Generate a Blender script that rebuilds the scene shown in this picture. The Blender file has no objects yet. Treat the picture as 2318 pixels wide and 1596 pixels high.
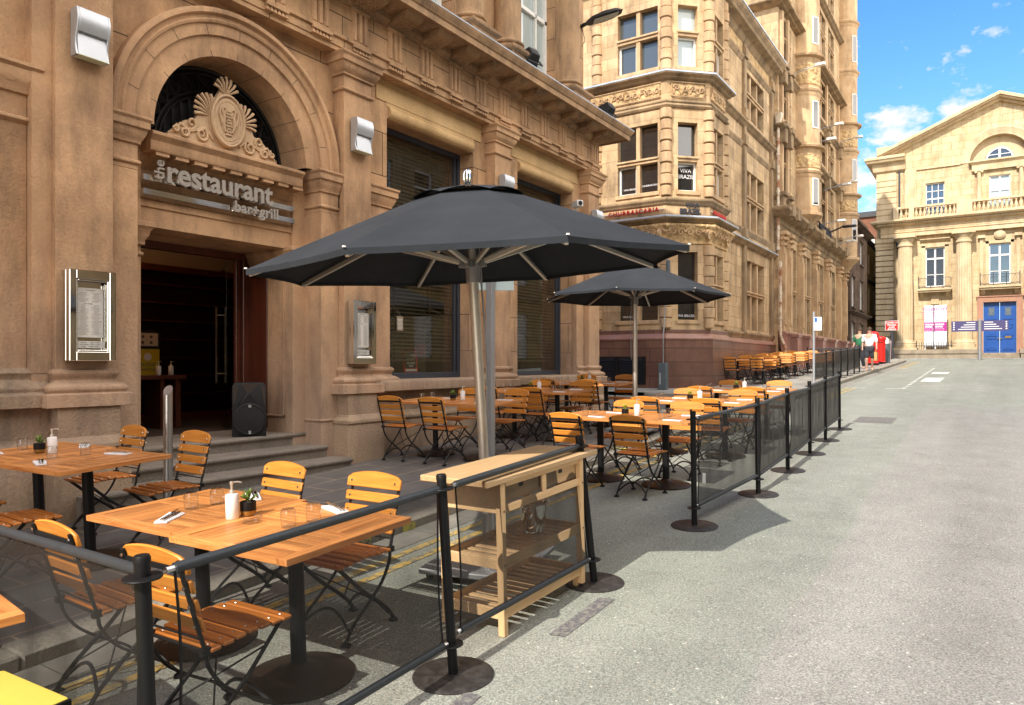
import bpy, bmesh, math, random
from mathutils import Vector, Matrix
R = math.radians
random.seed(7)
SC = bpy.context.scene
COL = SC.collection
SL = .0385                                   # the street climbs along +X

def gz(u, h=0.0):
    return SL * min(u, 49.0) + h

# ------------------------------------------------------------------ camera
cd = bpy.data.cameras.new('camera'); cam = bpy.data.objects.new('camera', cd); COL.objects.link(cam)
cam.location = (0, 0, 1.65)
cam.rotation_euler = (R(90), 0, math.atan2(.5522, .8337) - R(90))
cd.sensor_width = 36; cd.lens = 36 * 1640 / 2318; cd.shift_y = 24 / 2318; cd.clip_start = .05; cd.clip_end = 3000
SC.camera = cam
# ------------------------------------------------------------------ world, sun
SUN = Vector((1.1, -.04, -1.0)).normalized()
EL = math.asin(-SUN.z); AZ = math.atan2(-SUN.x, -SUN.y)
w = bpy.data.worlds.new('World'); SC.world = w; w.use_nodes = True
FILL_CLOUD = (15.6, 14.4, 13.0)
nt = w.node_tree; nt.nodes.clear()
out = nt.nodes.new('ShaderNodeOutputWorld'); bg = nt.nodes.new('ShaderNodeBackground')
sky = nt.nodes.new('ShaderNodeTexSky'); sky.sky_type = 'NISHITA'; sky.sun_disc = False
sky.sun_elevation = EL; sky.sun_rotation = AZ; sky.air_density = 1.0; sky.dust_density = .6; sky.ozone_density = 2.5
hs = nt.nodes.new('ShaderNodeHueSaturation'); hs.inputs['Saturation'].default_value = 1.28
tc = nt.nodes.new('ShaderNodeTexCoord')
mp = nt.nodes.new('ShaderNodeMapping'); mp.inputs['Scale'].default_value = (1, 1, 1.7)
no = nt.nodes.new('ShaderNodeTexNoise'); no.inputs['Scale'].default_value = 7.5; no.inputs['Detail'].default_value = 7; no.inputs['Roughness'].default_value = .55
rp = nt.nodes.new('ShaderNodeValToRGB'); rp.color_ramp.elements[0].position = .60; rp.color_ramp.elements[1].position = .78
sx = nt.nodes.new('ShaderNodeSeparateXYZ')
mr = nt.nodes.new('ShaderNodeMapRange'); mr.inputs[1].default_value = .0; mr.inputs[2].default_value = .02; mr.inputs[3].default_value = 0; mr.inputs[4].default_value = .85
acc = None
for dx, dy, dz, c0, c1 in ((1.136, .097, .308, .9990, .9999), (1.122, .118, .318, .9993, .99995), (1.104, .150, .262, .9989, .9999), (1.102, .149, .215, .9986, .9998), (1.175, .027, .335, .9992, .9999)):
    vd = nt.nodes.new('ShaderNodeVectorMath'); vd.operation = 'DOT_PRODUCT'; vd.inputs[1].default_value = Vector((dx, dy, dz)).normalized(); nt.links.new(tc.outputs['Generated'], vd.inputs[0])
    vr = nt.nodes.new('ShaderNodeMapRange'); vr.inputs[1].default_value = c0; vr.inputs[2].default_value = c1; vr.inputs[3].default_value = 0; vr.inputs[4].default_value = .215; nt.links.new(vd.outputs['Value'], vr.inputs[0])
    if acc is None: acc = vr.outputs[0]
    else: mm_ = nt.nodes.new('ShaderNodeMath'); mm_.operation = 'MAXIMUM'; nt.links.new(acc, mm_.inputs[0]); nt.links.new(vr.outputs[0], mm_.inputs[1]); acc = mm_.outputs[0]
n5 = nt.nodes.new('ShaderNodeTexNoise'); n5.inputs['Scale'].default_value = 26; n5.inputs['Detail'].default_value = 7; n5.inputs['Roughness'].default_value = .6; nt.links.new(mp.outputs[0], n5.inputs[0])
ad5 = nt.nodes.new('ShaderNodeMath'); ad5.operation = 'ADD'; nt.links.new(n5.outputs[0], ad5.inputs[0]); nt.links.new(acc, ad5.inputs[1])
mu = nt.nodes.new('ShaderNodeMath'); mu.operation = 'MULTIPLY'
mx = nt.nodes.new('ShaderNodeMix'); mx.data_type = 'RGBA'; mx.inputs[7].default_value = (4.6, 4.3, 4.5, 1)
L = nt.links.new
L(sky.outputs[0], hs.inputs['Color']); L(tc.outputs['Generated'], mp.inputs[0]); L(mp.outputs[0], no.inputs[0]); L(ad5.outputs[0], rp.inputs[0])
L(tc.outputs['Generated'], sx.inputs[0]); L(sx.outputs[2], mr.inputs[0]); L(rp.outputs[0], mu.inputs[0]); L(mr.outputs[0], mu.inputs[1])
m3 = nt.nodes.new('ShaderNodeMix'); m3.data_type = 'RGBA'; m3.inputs[7].default_value = (FILL_CLOUD[0], FILL_CLOUD[1], FILL_CLOUD[2], 1)   # bright cloud bank added out of view to fill the shaded facade with light
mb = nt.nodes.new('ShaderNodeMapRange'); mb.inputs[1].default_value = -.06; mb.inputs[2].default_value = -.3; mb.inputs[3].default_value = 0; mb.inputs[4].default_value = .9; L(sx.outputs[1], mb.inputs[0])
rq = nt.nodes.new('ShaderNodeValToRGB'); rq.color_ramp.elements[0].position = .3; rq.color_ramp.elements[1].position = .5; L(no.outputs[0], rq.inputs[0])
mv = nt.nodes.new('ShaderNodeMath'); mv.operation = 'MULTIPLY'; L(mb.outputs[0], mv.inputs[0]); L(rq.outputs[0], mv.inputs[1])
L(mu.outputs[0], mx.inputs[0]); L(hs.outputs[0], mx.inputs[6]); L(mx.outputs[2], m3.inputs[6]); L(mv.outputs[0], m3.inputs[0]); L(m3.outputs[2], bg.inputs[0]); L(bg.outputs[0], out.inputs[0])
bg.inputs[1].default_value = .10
sl = bpy.data.lights.new('sun', 'SUN'); sl.energy = 2.3; sl.angle = R(.5); sl.color = (1, .93, .82)
so = bpy.data.objects.new('sun', sl); COL.objects.link(so); so.rotation_euler = SUN.to_track_quat('-Z', 'Y').to_euler(); so.location = (-20, 5, 25)
SC.view_settings.view_transform = 'Standard'; SC.view_settings.look = 'None'; SC.view_settings.exposure = 1.42; SC.view_settings.gamma = 1
SC.cycles.max_bounces = 8; SC.cycles.transparent_max_bounces = 24; SC.cycles.caustics_reflective = False; SC.cycles.caustics_refractive = False
SC.cycles.use_denoising = True

# ------------------------------------------------------------------ mesh helpers
class MB:
    def __init__(s): s.v = []; s.f = []; s.mi = []; s.m = 0; s.M = None
    def add(s, vs, fs):
        o = len(s.v)
        for p in vs:
            p = Vector(p)
            if s.M is not None: p = s.M @ p
            s.v.append(p)
        for f in fs: s.f.append([o + i for i in f]); s.mi.append(s.m)
    def box(s, x0, x1, y0, y1, z0, z1):
        if x0 > x1: x0, x1 = x1, x0
        if y0 > y1: y0, y1 = y1, y0
        s.add([(x0, y0, z0), (x1, y0, z0), (x1, y1, z0), (x0, y1, z0), (x0, y0, z1), (x1, y0, z1), (x1, y1, z1), (x0, y1, z1)],
              [(0, 3, 2, 1), (4, 5, 6, 7), (0, 1, 5, 4), (1, 2, 6, 5), (2, 3, 7, 6), (3, 0, 4, 7)])
    def wbox(s, W, s0, s1, o0, o1, z0, z1):          # box in a wall's frame
        P = [W(a, b, c) for c in (z0, z1) for a, b in ((s0, o1), (s1, o1), (s1, o0), (s0, o0))]
        s.add(P, [(0, 3, 2, 1), (4, 5, 6, 7), (0, 1, 5, 4), (1, 2, 6, 5), (2, 3, 7, 6), (3, 0, 4, 7)])
    def quad(s, a, b, c, d): s.add([a, b, c, d], [(0, 1, 2, 3)])
    def poly(s, pts): s.add(pts, [tuple(range(len(pts)))])
    def prism(s, pts, ext):
        n = len(pts); e = Vector(ext); P = [Vector(p) for p in pts]
        s.add(P + [p + e for p in P], [tuple(range(n))[::-1], tuple(range(n, 2 * n))] + [(i, (i + 1) % n, n + (i + 1) % n, n + i) for i in range(n)])
    def tube(s, pts, r, n=8, cap=True, flat=None):
        P = [Vector(p) for p in pts]; k = len(P); rr = r if isinstance(r, (list, tuple)) else [r] * k
        up = None; vs = []
        for i in range(k):
            t = (P[min(i + 1, k - 1)] - P[max(i - 1, 0)]).normalized()
            if up is None:
                up = Vector((0, 0, 1)) if abs(t.z) < .9 else Vector((0, 1, 0))
            x = t.cross(up).normalized(); y = x.cross(t).normalized(); up = y
            for j in range(n):
                a = 2 * math.pi * (j + .5) / n
                c, d = math.cos(a), math.sin(a)
                vs.append(P[i] + (x * c * (flat or 1) + y * d) * rr[i])
        fs = [(i * n + j, i * n + (j + 1) % n, (i + 1) * n + (j + 1) % n, (i + 1) * n + j) for i in range(k - 1) for j in range(n)]
        if cap: fs += [tuple(range(n))[::-1], tuple(range((k - 1) * n, k * n))]
        s.add(vs, fs)
    def bar(s, p0, p1, w, t, up=(0, 0, 1)):
        a, b = Vector(p0), Vector(p1); d = (b - a).normalized(); u = Vector(up)
        if abs(d.dot(u)) > .95: u = Vector((1, 0, 0))
        x = d.cross(u).normalized() * w / 2; y = x.cross(d).normalized() * t / 2
        vs = [a - x - y, a + x - y, a + x + y, a - x + y, b - x - y, b + x - y, b + x + y, b - x + y]
        s.add(vs, [(0, 3, 2, 1), (4, 5, 6, 7), (0, 1, 5, 4), (1, 2, 6, 5), (2, 3, 7, 6), (3, 0, 4, 7)])
    def lathe(s, prof, c=(0, 0, 0), n=20, axis='z', a0=0, a1=2 * math.pi):
        c = Vector(c); vs = []; full = abs(a1 - a0 - 2 * math.pi) < 1e-4; m = n if full else n + 1
        for r, z in prof:
            for j in range(m):
                a = a0 + (a1 - a0) * j / n
                p = {'z': (r * math.cos(a), r * math.sin(a), z), 'y': (r * math.cos(a), z, r * math.sin(a)), 'x': (z, r * math.cos(a), r * math.sin(a))}[axis]
                vs.append(c + Vector(p))
        k = len(prof)
        fs = [(i * m + j, i * m + (j + 1) % m, (i + 1) * m + (j + 1) % m, (i + 1) * m + j) for i in range(k - 1) for j in range(n if full else m - 1)]
        if full:
            if prof[0][0] > 1e-6: fs.append(tuple(range(m))[::-1])
            if prof[-1][0] > 1e-6: fs.append(tuple(range((k - 1) * m, k * m)))
        s.add(vs, fs)
    def sweep(s, path, prof, cap=True):               # prof (out, z); out is to the right of the path's direction
        P = [Vector((p[0], p[1])) for p in path]; n = len(P); k = len(prof); vs = []
        for i in range(n):
            d0 = (P[i] - P[i - 1]).normalized() if i else (P[1] - P[0]).normalized()
            d1 = (P[i + 1] - P[i]).normalized() if i < n - 1 else d0
            n0 = Vector((d0.y, -d0.x)); n1 = Vector((d1.y, -d1.x)); mm = n0 + n1; mm = mm / max(mm.dot(n0), .2) if mm.length > 1e-6 else n0
            for o, z in prof: q = P[i] + mm * (o if abs(o) > 1e-6 else -.004); vs.append((q.x, q.y, z))
        fs = [(i * k + j, (i + 1) * k + j, (i + 1) * k + j + 1, i * k + j + 1) for i in range(n - 1) for j in range(k - 1)]
        if cap: fs += [tuple(range(k)), tuple(range((n - 1) * k, n * k))[::-1]]
        s.add(vs, fs)
    def ring(s, cx, cz, prof, a0, a1, n, pl=lambda r, a, v, cx, cz: (cx + r * math.cos(a), v, cz + r * math.sin(a))):
        k = len(prof)
        vs = [pl(r, a0 + (a1 - a0) * i / n, v, cx, cz) for i in range(n + 1) for r, v in prof]
        s.add(vs, [(i * k + j, (i + 1) * k + j, (i + 1) * k + j + 1, i * k + j + 1) for i in range(n) for j in range(k - 1)])
    def hwall(s, W, s0, s1, z0, z1, holes, depth, o=0.0):   # wall face with real openings and their reveals
        S = sorted({s0, s1} | {h[0] for h in holes} | {h[1] for h in holes}); Z = sorted({z0, z1} | {h[2] for h in holes} | {h[3] for h in holes})
        S = [a for a in S if s0 <= a <= s1]; Z = [a for a in Z if z0 <= a <= z1]
        for i in range(len(S) - 1):
            for j in range(len(Z) - 1):
                a, b, c, d = S[i], S[i + 1], Z[j], Z[j + 1]
                if any(h[0] <= a and b <= h[1] and h[2] <= c and d <= h[3] for h in holes): continue
                s.quad(W(a, o, c), W(b, o, c), W(b, o, d), W(a, o, d))
        for a, b, c, d in holes:
            q = o - depth
            s.quad(W(a, o, c), W(a, q, c), W(b, q, c), W(b, o, c)); s.quad(W(a, o, d), W(b, o, d), W(b, q, d), W(a, q, d))
            s.quad(W(a, o, c), W(a, o, d), W(a, q, d), W(a, q, c)); s.quad(W(b, o, c), W(b, q, c), W(b, q, d), W(b, o, d))
    def text(s, body, size, M, ext=.005, off=0.0, align='CENTER', space=1.0):
        cu = bpy.data.curves.new('t', 'FONT'); cu.body = body; cu.size = size; cu.extrude = ext; cu.offset = off; cu.align_x = align; cu.resolution_u = 3; cu.space_character = space
        ob = bpy.data.objects.new('t', cu); COL.objects.link(ob)
        me = ob.to_mesh()
        keep = s.M; s.M = (keep @ M) if keep is not None else M
        s.add([v.co.copy() for v in me.vertices], [tuple(p.vertices) for p in me.polygons])
        s.M = keep
        ob.to_mesh_clear(); bpy.data.objects.remove(ob); bpy.data.curves.remove(cu)
    def mesh(s, name, mats, smooth=35, bevel=0, seg=1):
        me = bpy.data.meshes.new(name); me.from_pydata([tuple(v) for v in s.v], [], s.f)
        if not isinstance(mats, (list, tuple)): mats = [mats]
        for m in mats: me.materials.append(m)
        for p, i in zip(me.polygons, s.mi): p.material_index = i
        bm = bmesh.new(); bm.from_mesh(me)
        bmesh.ops.recalc_face_normals(bm, faces=bm.faces)
        if bevel:
            es = [e for e in bm.edges if len(e.link_faces) == 2 and e.calc_face_angle(0) > R(40)]
            bmesh.ops.bevel(bm, geom=es, offset=bevel, segments=seg, profile=.6, affect='EDGES', clamp_overlap=True)
        bm.to_mesh(me); bm.free()
        if smooth:
            me.shade_smooth(); me.set_sharp_from_angle(angle=R(smooth))
        return me
    def build(s, name, mats, parent=None, smooth=35, bevel=0, seg=1):
        o = bpy.data.objects.new(name, s.mesh(name, mats, smooth, bevel, seg)); COL.objects.link(o)
        if parent is not None: o.parent = parent
        return o

def thing(name, label, cat, loc=(0, 0, 0), rz=0.0, group=None, slope=False, M=None):
    o = bpy.data.objects.new(name, None); COL.objects.link(o); o.empty_display_size = .1
    if M is None:
        M = Matrix.Translation(Vector(loc)) @ (Matrix.Rotation(-math.atan(SL), 4, 'Y') if slope else Matrix.Identity(4)) @ Matrix.Rotation(rz, 4, 'Z')
    o.matrix_world = M; o['label'] = label; o['category'] = cat
    if group: o['group'] = group
    return o
def tag(o, label, cat, group=None):
    o['label'] = label; o['category'] = cat
    if group: o['group'] = group
    return o
def struct(o): o['kind'] = 'structure'; return o
def stand(u, v, h=0.0, rz=0.0): return Matrix.Translation((u, v, gz(u, h))) @ Matrix.Rotation(-math.atan(SL), 4, 'Y') @ Matrix.Rotation(rz, 4, 'Z')
def copy_tree(o, M, label, group=None):
    c = o.copy(); COL.objects.link(c); c.matrix_world = M; c['label'] = label
    if group: c['group'] = group
    for ch in o.children:
        d = ch.copy(); COL.objects.link(d); d.parent = c
        for g in ch.children:
            e = g.copy(); COL.objects.link(e); e.parent = d
    return c
def wall(O, d):
    O = Vector((O[0], O[1], 0)); d = Vector((d[0], d[1], 0)).normalized(); n = Vector((d.y, -d.x, 0))
    f = lambda s, o, z: tuple(O + d * s + n * o + Vector((0, 0, z)))
    f.O, f.d, f.n = O, d, n
    return f
def wmat(W, s, o, z, roll=0):      # matrix: x along wall, y up, z outwards (for lettering)
    M = Matrix.Identity(4)
    M.col[0][:3] = W.d; M.col[1][:3] = (0, 0, 1); M.col[2][:3] = W.n; M.col[3][:3] = Vector(W(s, o, z))
    return M @ Matrix.Rotation(roll, 4, 'Z')

# ------------------------------------------------------------------ materials
def nodes(name):
    m = bpy.data.materials.new(name); m.use_nodes = True; n = m.node_tree
    return m, n, n.nodes['Principled BSDF'], n.nodes.new, n.links.new
def rgb(h): return (h[0], h[1], h[2], 1)
def mat(name, c, rough=.6, metal=0.0, var=.12, vs=4.0, bump=0.0, bs=60.0, spec=.4, island=0.0, coat=0.0, stretch=(1, 1, 1), dirt=None, dirts=2.0, trans=0.0):
    m, n, b, N, L = nodes(name)
    b.inputs['Roughness'].default_value = rough; b.inputs['Metallic'].default_value = metal; b.inputs['Specular IOR Level'].default_value = spec
    b.inputs['Coat Weight'].default_value = coat; b.inputs['Coat Roughness'].default_value = .15
    tc = N('ShaderNodeTexCoord'); mp = N('ShaderNodeMapping'); mp.inputs['Scale'].default_value = stretch; L(tc.outputs['Object'], mp.inputs[0])
    nz = N('ShaderNodeTexNoise'); nz.inputs['Scale'].default_value = vs; nz.inputs['Detail'].default_value = 6; L(mp.outputs[0], nz.inputs[0])
    mx = N('ShaderNodeMix'); mx.data_type = 'RGBA'
    mx.inputs[6].default_value = rgb([x * (1 - var * 1.6) for x in c]); mx.inputs[7].default_value = rgb([min(1, x * (1 + var * 1.6)) for x in c])
    L(nz.outputs[0], mx.inputs[0]); col = mx.outputs[2]
    if island:
        g = N('ShaderNodeNewGeometry'); hs = N('ShaderNodeHueSaturation'); mr = N('ShaderNodeMapRange'); mr.inputs[3].default_value = 1 - island; mr.inputs[4].default_value = 1 + island
        L(g.outputs['Random Per Island'], mr.inputs[0]); L(mr.outputs[0], hs.inputs['Value']); L(col, hs.inputs['Color']); col = hs.outputs[0]
        oi = N('ShaderNodeObjectInfo'); mr2 = N('ShaderNodeMapRange'); mr2.inputs[3].default_value = 1 - island * .6; mr2.inputs[4].default_value = 1 + island * .6
        hs2 = N('ShaderNodeHueSaturation'); L(oi.outputs['Random'], mr2.inputs[0]); L(mr2.outputs[0], hs2.inputs['Value']); L(col, hs2.inputs['Color']); col = hs2.outputs[0]
    if dirt:
        n2 = N('ShaderNodeTexNoise'); n2.inputs['Scale'].default_value = dirts; n2.inputs['Detail'].default_value = 8; n2.inputs['Roughness'].default_value = .65; L(tc.outputs['Object'], n2.inputs[0])
        r = N('ShaderNodeValToRGB'); r.color_ramp.elements[0].position = .46; r.color_ramp.elements[1].position = .6; L(n2.outputs[0], r.inputs[0])
        m2 = N('ShaderNodeMix'); m2.data_type = 'RGBA'; m2.inputs[7].default_value = rgb(dirt); L(r.outputs[0], m2.inputs[0]); L(col, m2.inputs[6]); col = m2.outputs[2]
    L(col, b.inputs['Base Color'])
    if bump:
        n3 = N('ShaderNodeTexNoise'); n3.inputs['Scale'].default_value = bs; n3.inputs['Detail'].default_value = 5; L(mp.outputs[0], n3.inputs[0])
        bp = N('ShaderNodeBump'); bp.inputs['Strength'].default_value = bump; bp.inputs['Distance'].default_value = .01; L(n3.outputs[0], bp.inputs['Height']); L(bp.outputs[0], b.inputs['Normal'])
    return m
def stone(name, c, c2, soot=(.06, .045, .035), sootamt=.55, block=None, mortar=(.2, .15, .1), lower=None, lowz=2.0, rough=.85, bump=.5, carved=0.0, bvar=.12, msize=.006):
    m, n, b, N, L = nodes(name)
    b.inputs['Roughness'].default_value = rough; b.inputs['Specular IOR Level'].default_value = .25
    g = N('ShaderNodeNewGeometry'); sp = N('ShaderNodeSeparateXYZ'); L(g.outputs['Position'], sp.inputs[0])
    nz = N('ShaderNodeTexNoise'); nz.inputs['Scale'].default_value = 1.3; nz.inputs['Detail'].default_value = 7; nz.inputs['Roughness'].default_value = .6; L(g.outputs['Position'], nz.inputs[0])
    r0 = N('ShaderNodeValToRGB'); r0.color_ramp.elements[0].position = .35; r0.color_ramp.elements[1].position = .65; L(nz.outputs[0], r0.inputs[0])
    mx = N('ShaderNodeMix'); mx.data_type = 'RGBA'; mx.inputs[6].default_value = rgb(c); mx.inputs[7].default_value = rgb(c2); L(r0.outputs[0], mx.inputs[0]); col = mx.outputs[2]
    hgt = None
    ad = N('ShaderNodeMath'); ad.operation = 'ADD'; L(sp.outputs[0], ad.inputs[0]); L(sp.outputs[1], ad.inputs[1])
    cb = N('ShaderNodeCombineXYZ'); L(ad.outputs[0], cb.inputs[0]); L(sp.outputs[2], cb.inputs[1])
    if block:
        br = N('ShaderNodeTexBrick'); br.inputs['Scale'].default_value = 1; br.inputs['Brick Width'].default_value = block[0]; br.inputs['Row Height'].default_value = block[1]
        br.inputs['Mortar Size'].default_value = msize; br.inputs['Mortar Smooth'].default_value = .2
        br.inputs['Color1'].default_value = (1 - bvar, 1 - bvar, 1 - bvar * 1.2, 1); br.inputs['Color2'].default_value = (1 + bvar, 1 + bvar, 1 + bvar * .8, 1); br.inputs['Mortar'].default_value = (1, 1, 1, 1)
        L(cb.outputs[0], br.inputs[0])
        m1 = N('ShaderNodeMix'); m1.data_type = 'RGBA'; m1.blend_type = 'MULTIPLY'; m1.inputs[0].default_value = 1; m1.clamp_result = False; L(col, m1.inputs[6]); L(br.outputs[0], m1.inputs[7])
        m2 = N('ShaderNodeMix'); m2.data_type = 'RGBA'; m2.inputs[7].default_value = rgb(mortar); L(br.outputs['Fac'], m2.inputs[0]); L(m1.outputs[2], m2.inputs[6]); col = m2.outputs[2]; hgt = br.outputs['Fac']
    if lower:
        mr = N('ShaderNodeMapRange'); mr.inputs[1].default_value = lowz + 1.2; mr.inputs[2].default_value = lowz - 1.0; L(sp.outputs[2], mr.inputs[0])
        ml = N('ShaderNodeMix'); ml.data_type = 'RGBA'; ml.inputs[7].default_value = rgb(lower); L(mr.outputs[0], ml.inputs[0]); L(col, ml.inputs[6]); col = ml.outputs[2]
    mp = N('ShaderNodeMapping'); mp.inputs['Scale'].default_value = (1.6, 1.6, .45); L(g.outputs['Position'], mp.inputs[0])
    n2 = N('ShaderNodeTexNoise'); n2.inputs['Scale'].default_value = 1.7; n2.inputs['Detail'].default_value = 9; n2.inputs['Roughness'].default_value = .68; L(mp.outputs[0], n2.inputs[0])
    r = N('ShaderNodeValToRGB'); r.color_ramp.elements[0].position = .46; r.color_ramp.elements[1].position = .8; L(n2.outputs[0], r.inputs[0])
    ma = N('ShaderNodeMath'); ma.operation = 'MULTIPLY'; ma.inputs[1].default_value = sootamt; L(r.outputs[0], ma.inputs[0])
    m3 = N('ShaderNodeMix'); m3.data_type = 'RGBA'; m3.inputs[7].default_value = rgb(soot); L(ma.outputs[0], m3.inputs[0]); L(col, m3.inputs[6]); col = m3.outputs[2]
    n4 = N('ShaderNodeTexNoise'); n4.inputs['Scale'].default_value = 38; n4.inputs['Detail'].default_value = 6; L(g.outputs['Position'], n4.inputs[0])
    hs = N('ShaderNodeHueSaturation'); mr3 = N('ShaderNodeMapRange'); mr3.inputs[3].default_value = .82; mr3.inputs[4].default_value = 1.18; L(n4.outputs[0], mr3.inputs[0]); L(mr3.outputs[0], hs.inputs['Value']); L(col, hs.inputs['Color'])
    L(hs.outputs[0], b.inputs['Base Color'])
    bp = N('ShaderNodeBump'); bp.inputs['Strength'].default_value = bump; bp.inputs['Distance'].default_value = .012; L(n4.outputs[0], bp.inputs['Height'])
    last = bp
    if hgt is not None:
        b2 = N('ShaderNodeBump'); b2.invert = True; b2.inputs['Strength'].default_value = .7; b2.inputs['Distance'].default_value = .02; L(hgt, b2.inputs['Height']); L(bp.outputs[0], b2.inputs['Normal']); last = b2
    if carved:
        vo = N('ShaderNodeTexVoronoi'); vo.feature = 'SMOOTH_F1'; vo.inputs['Scale'].default_value = carved; nn = N('ShaderNodeTexNoise'); nn.inputs['Scale'].default_value = carved * .7
        L(g.outputs['Position'], nn.inputs[0]); mv = N('ShaderNodeVectorMath'); mv.operation = 'ADD'; L(g.outputs['Position'], mv.inputs[0]); 
        sc = N('ShaderNodeVectorMath'); sc.operation = 'SCALE'; sc.inputs[3].default_value = .12; L(nn.outputs[1], sc.inputs[0]); L(sc.outputs[0], mv.inputs[1]); L(mv.outputs[0], vo.inputs[0])
        b3 = N('ShaderNodeBump'); b3.inputs['Strength'].default_value = 1; b3.inputs['Distance'].default_value = .12; b3.invert = True; L(vo.outputs[0], b3.inputs['Height']); L(last.outputs[0], b3.inputs['Normal']); last = b3
    L(last.outputs[0], b.inputs['Normal'])
    return m
def wood(name, c1, c2, axis=0, rough=.4, coat=.2, island=.15, scale=1.0):
    m, n, b, N, L = nodes(name)
    b.inputs['Roughness'].default_value = rough; b.inputs['Coat Weight'].default_value = coat; b.inputs['Coat Roughness'].default_value = .2
    tc = N('ShaderNodeTexCoord'); g = N('ShaderNodeNewGeometry'); mp = N('ShaderNodeMapping'); s = [22, 22, 22]; s[axis] = 1.6; mp.inputs['Scale'].default_value = [q * scale for q in s]
    ad = N('ShaderNodeVectorMath'); ad.operation = 'ADD'; L(tc.outputs['Object'], ad.inputs[0]); cb = N('ShaderNodeCombineXYZ')
    for i in range(3): L(g.outputs['Random Per Island'], cb.inputs[i])
    L(cb.outputs[0], ad.inputs[1]); L(ad.outputs[0], mp.inputs[0])
    nz = N('ShaderNodeTexNoise'); nz.inputs['Scale'].default_value = 2.2; nz.inputs['Detail'].default_value = 6; nz.inputs['Distortion'].default_value = .6; L(mp.outputs[0], nz.inputs[0])
    r = N('ShaderNodeValToRGB'); r.color_ramp.elements[0].color = rgb(c1); r.color_ramp.elements[1].color = rgb(c2); r.color_ramp.elements[0].position = .3; r.color_ramp.elements[1].position = .7; L(nz.outputs[0], r.inputs[0])
    hs = N('ShaderNodeHueSaturation'); mr = N('ShaderNodeMapRange'); mr.inputs[3].default_value = 1 - island; mr.inputs[4].default_value = 1 + island; L(g.outputs['Random Per Island'], mr.inputs[0]); L(mr.outputs[0], hs.inputs['Value']); L(r.outputs[0], hs.inputs['Color'])
    oi = N('ShaderNodeObjectInfo'); mr2 = N('ShaderNodeMapRange'); mr2.inputs[3].default_value = .78; mr2.inputs[4].default_value = 1.12; h2 = N('ShaderNodeHueSaturation'); L(oi.outputs['Random'], mr2.inputs[0]); L(mr2.outputs[0], h2.inputs['Value']); L(hs.outputs[0], h2.inputs['Color'])
    L(h2.outputs[0], b.inputs['Base Color'])
    bp = N('ShaderNodeBump'); bp.inputs['Strength'].default_value = .15; bp.inputs['Distance'].default_value = .002; L(nz.outputs[0], bp.inputs['Height']); L(bp.outputs[0], b.inputs['Normal'])
    return m
def glassy(name, tint=(.9, .93, .92), amount=.12, rough=.03, body=(.02, .02, .02), opaque=0.0, boost=1.0):   # thin window glass: fresnel reflection over see-through
    m, n, b, N, L = nodes(name)
    o = n.nodes['Material Output']; t = N('ShaderNodeBsdfTransparent'); t.inputs[0].default_value = rgb(tint)
    b.inputs['Base Color'].default_value = rgb(body); b.inputs['Roughness'].default_value = rough
    mx = N('ShaderNodeMixShader'); gl = N('ShaderNodeBsdfGlossy'); gl.inputs['Roughness'].default_value = rough
    lw = N('ShaderNodeLayerWeight'); lw.inputs[0].default_value = .5; pw = N('ShaderNodeMath'); pw.operation = 'POWER'; pw.inputs[1].default_value = 3.2; L(lw.outputs['Facing'], pw.inputs[0])
    fr = N('ShaderNodeMapRange'); fr.inputs[3].default_value = .05 * boost; fr.inputs[4].default_value = .95; L(pw.outputs[0], fr.inputs[0])
    m0 = N('ShaderNodeMixShader'); m0.inputs[0].default_value = opaque; L(t.outputs[0], m0.inputs[1]); L(b.outputs[0], m0.inputs[2])
    L(fr.outputs[0], mx.inputs[0]); L(m0.outputs[0], mx.inputs[1]); L(gl.outputs[0], mx.inputs[2]); L(mx.outputs[0], o.inputs[0])
    return m
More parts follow.
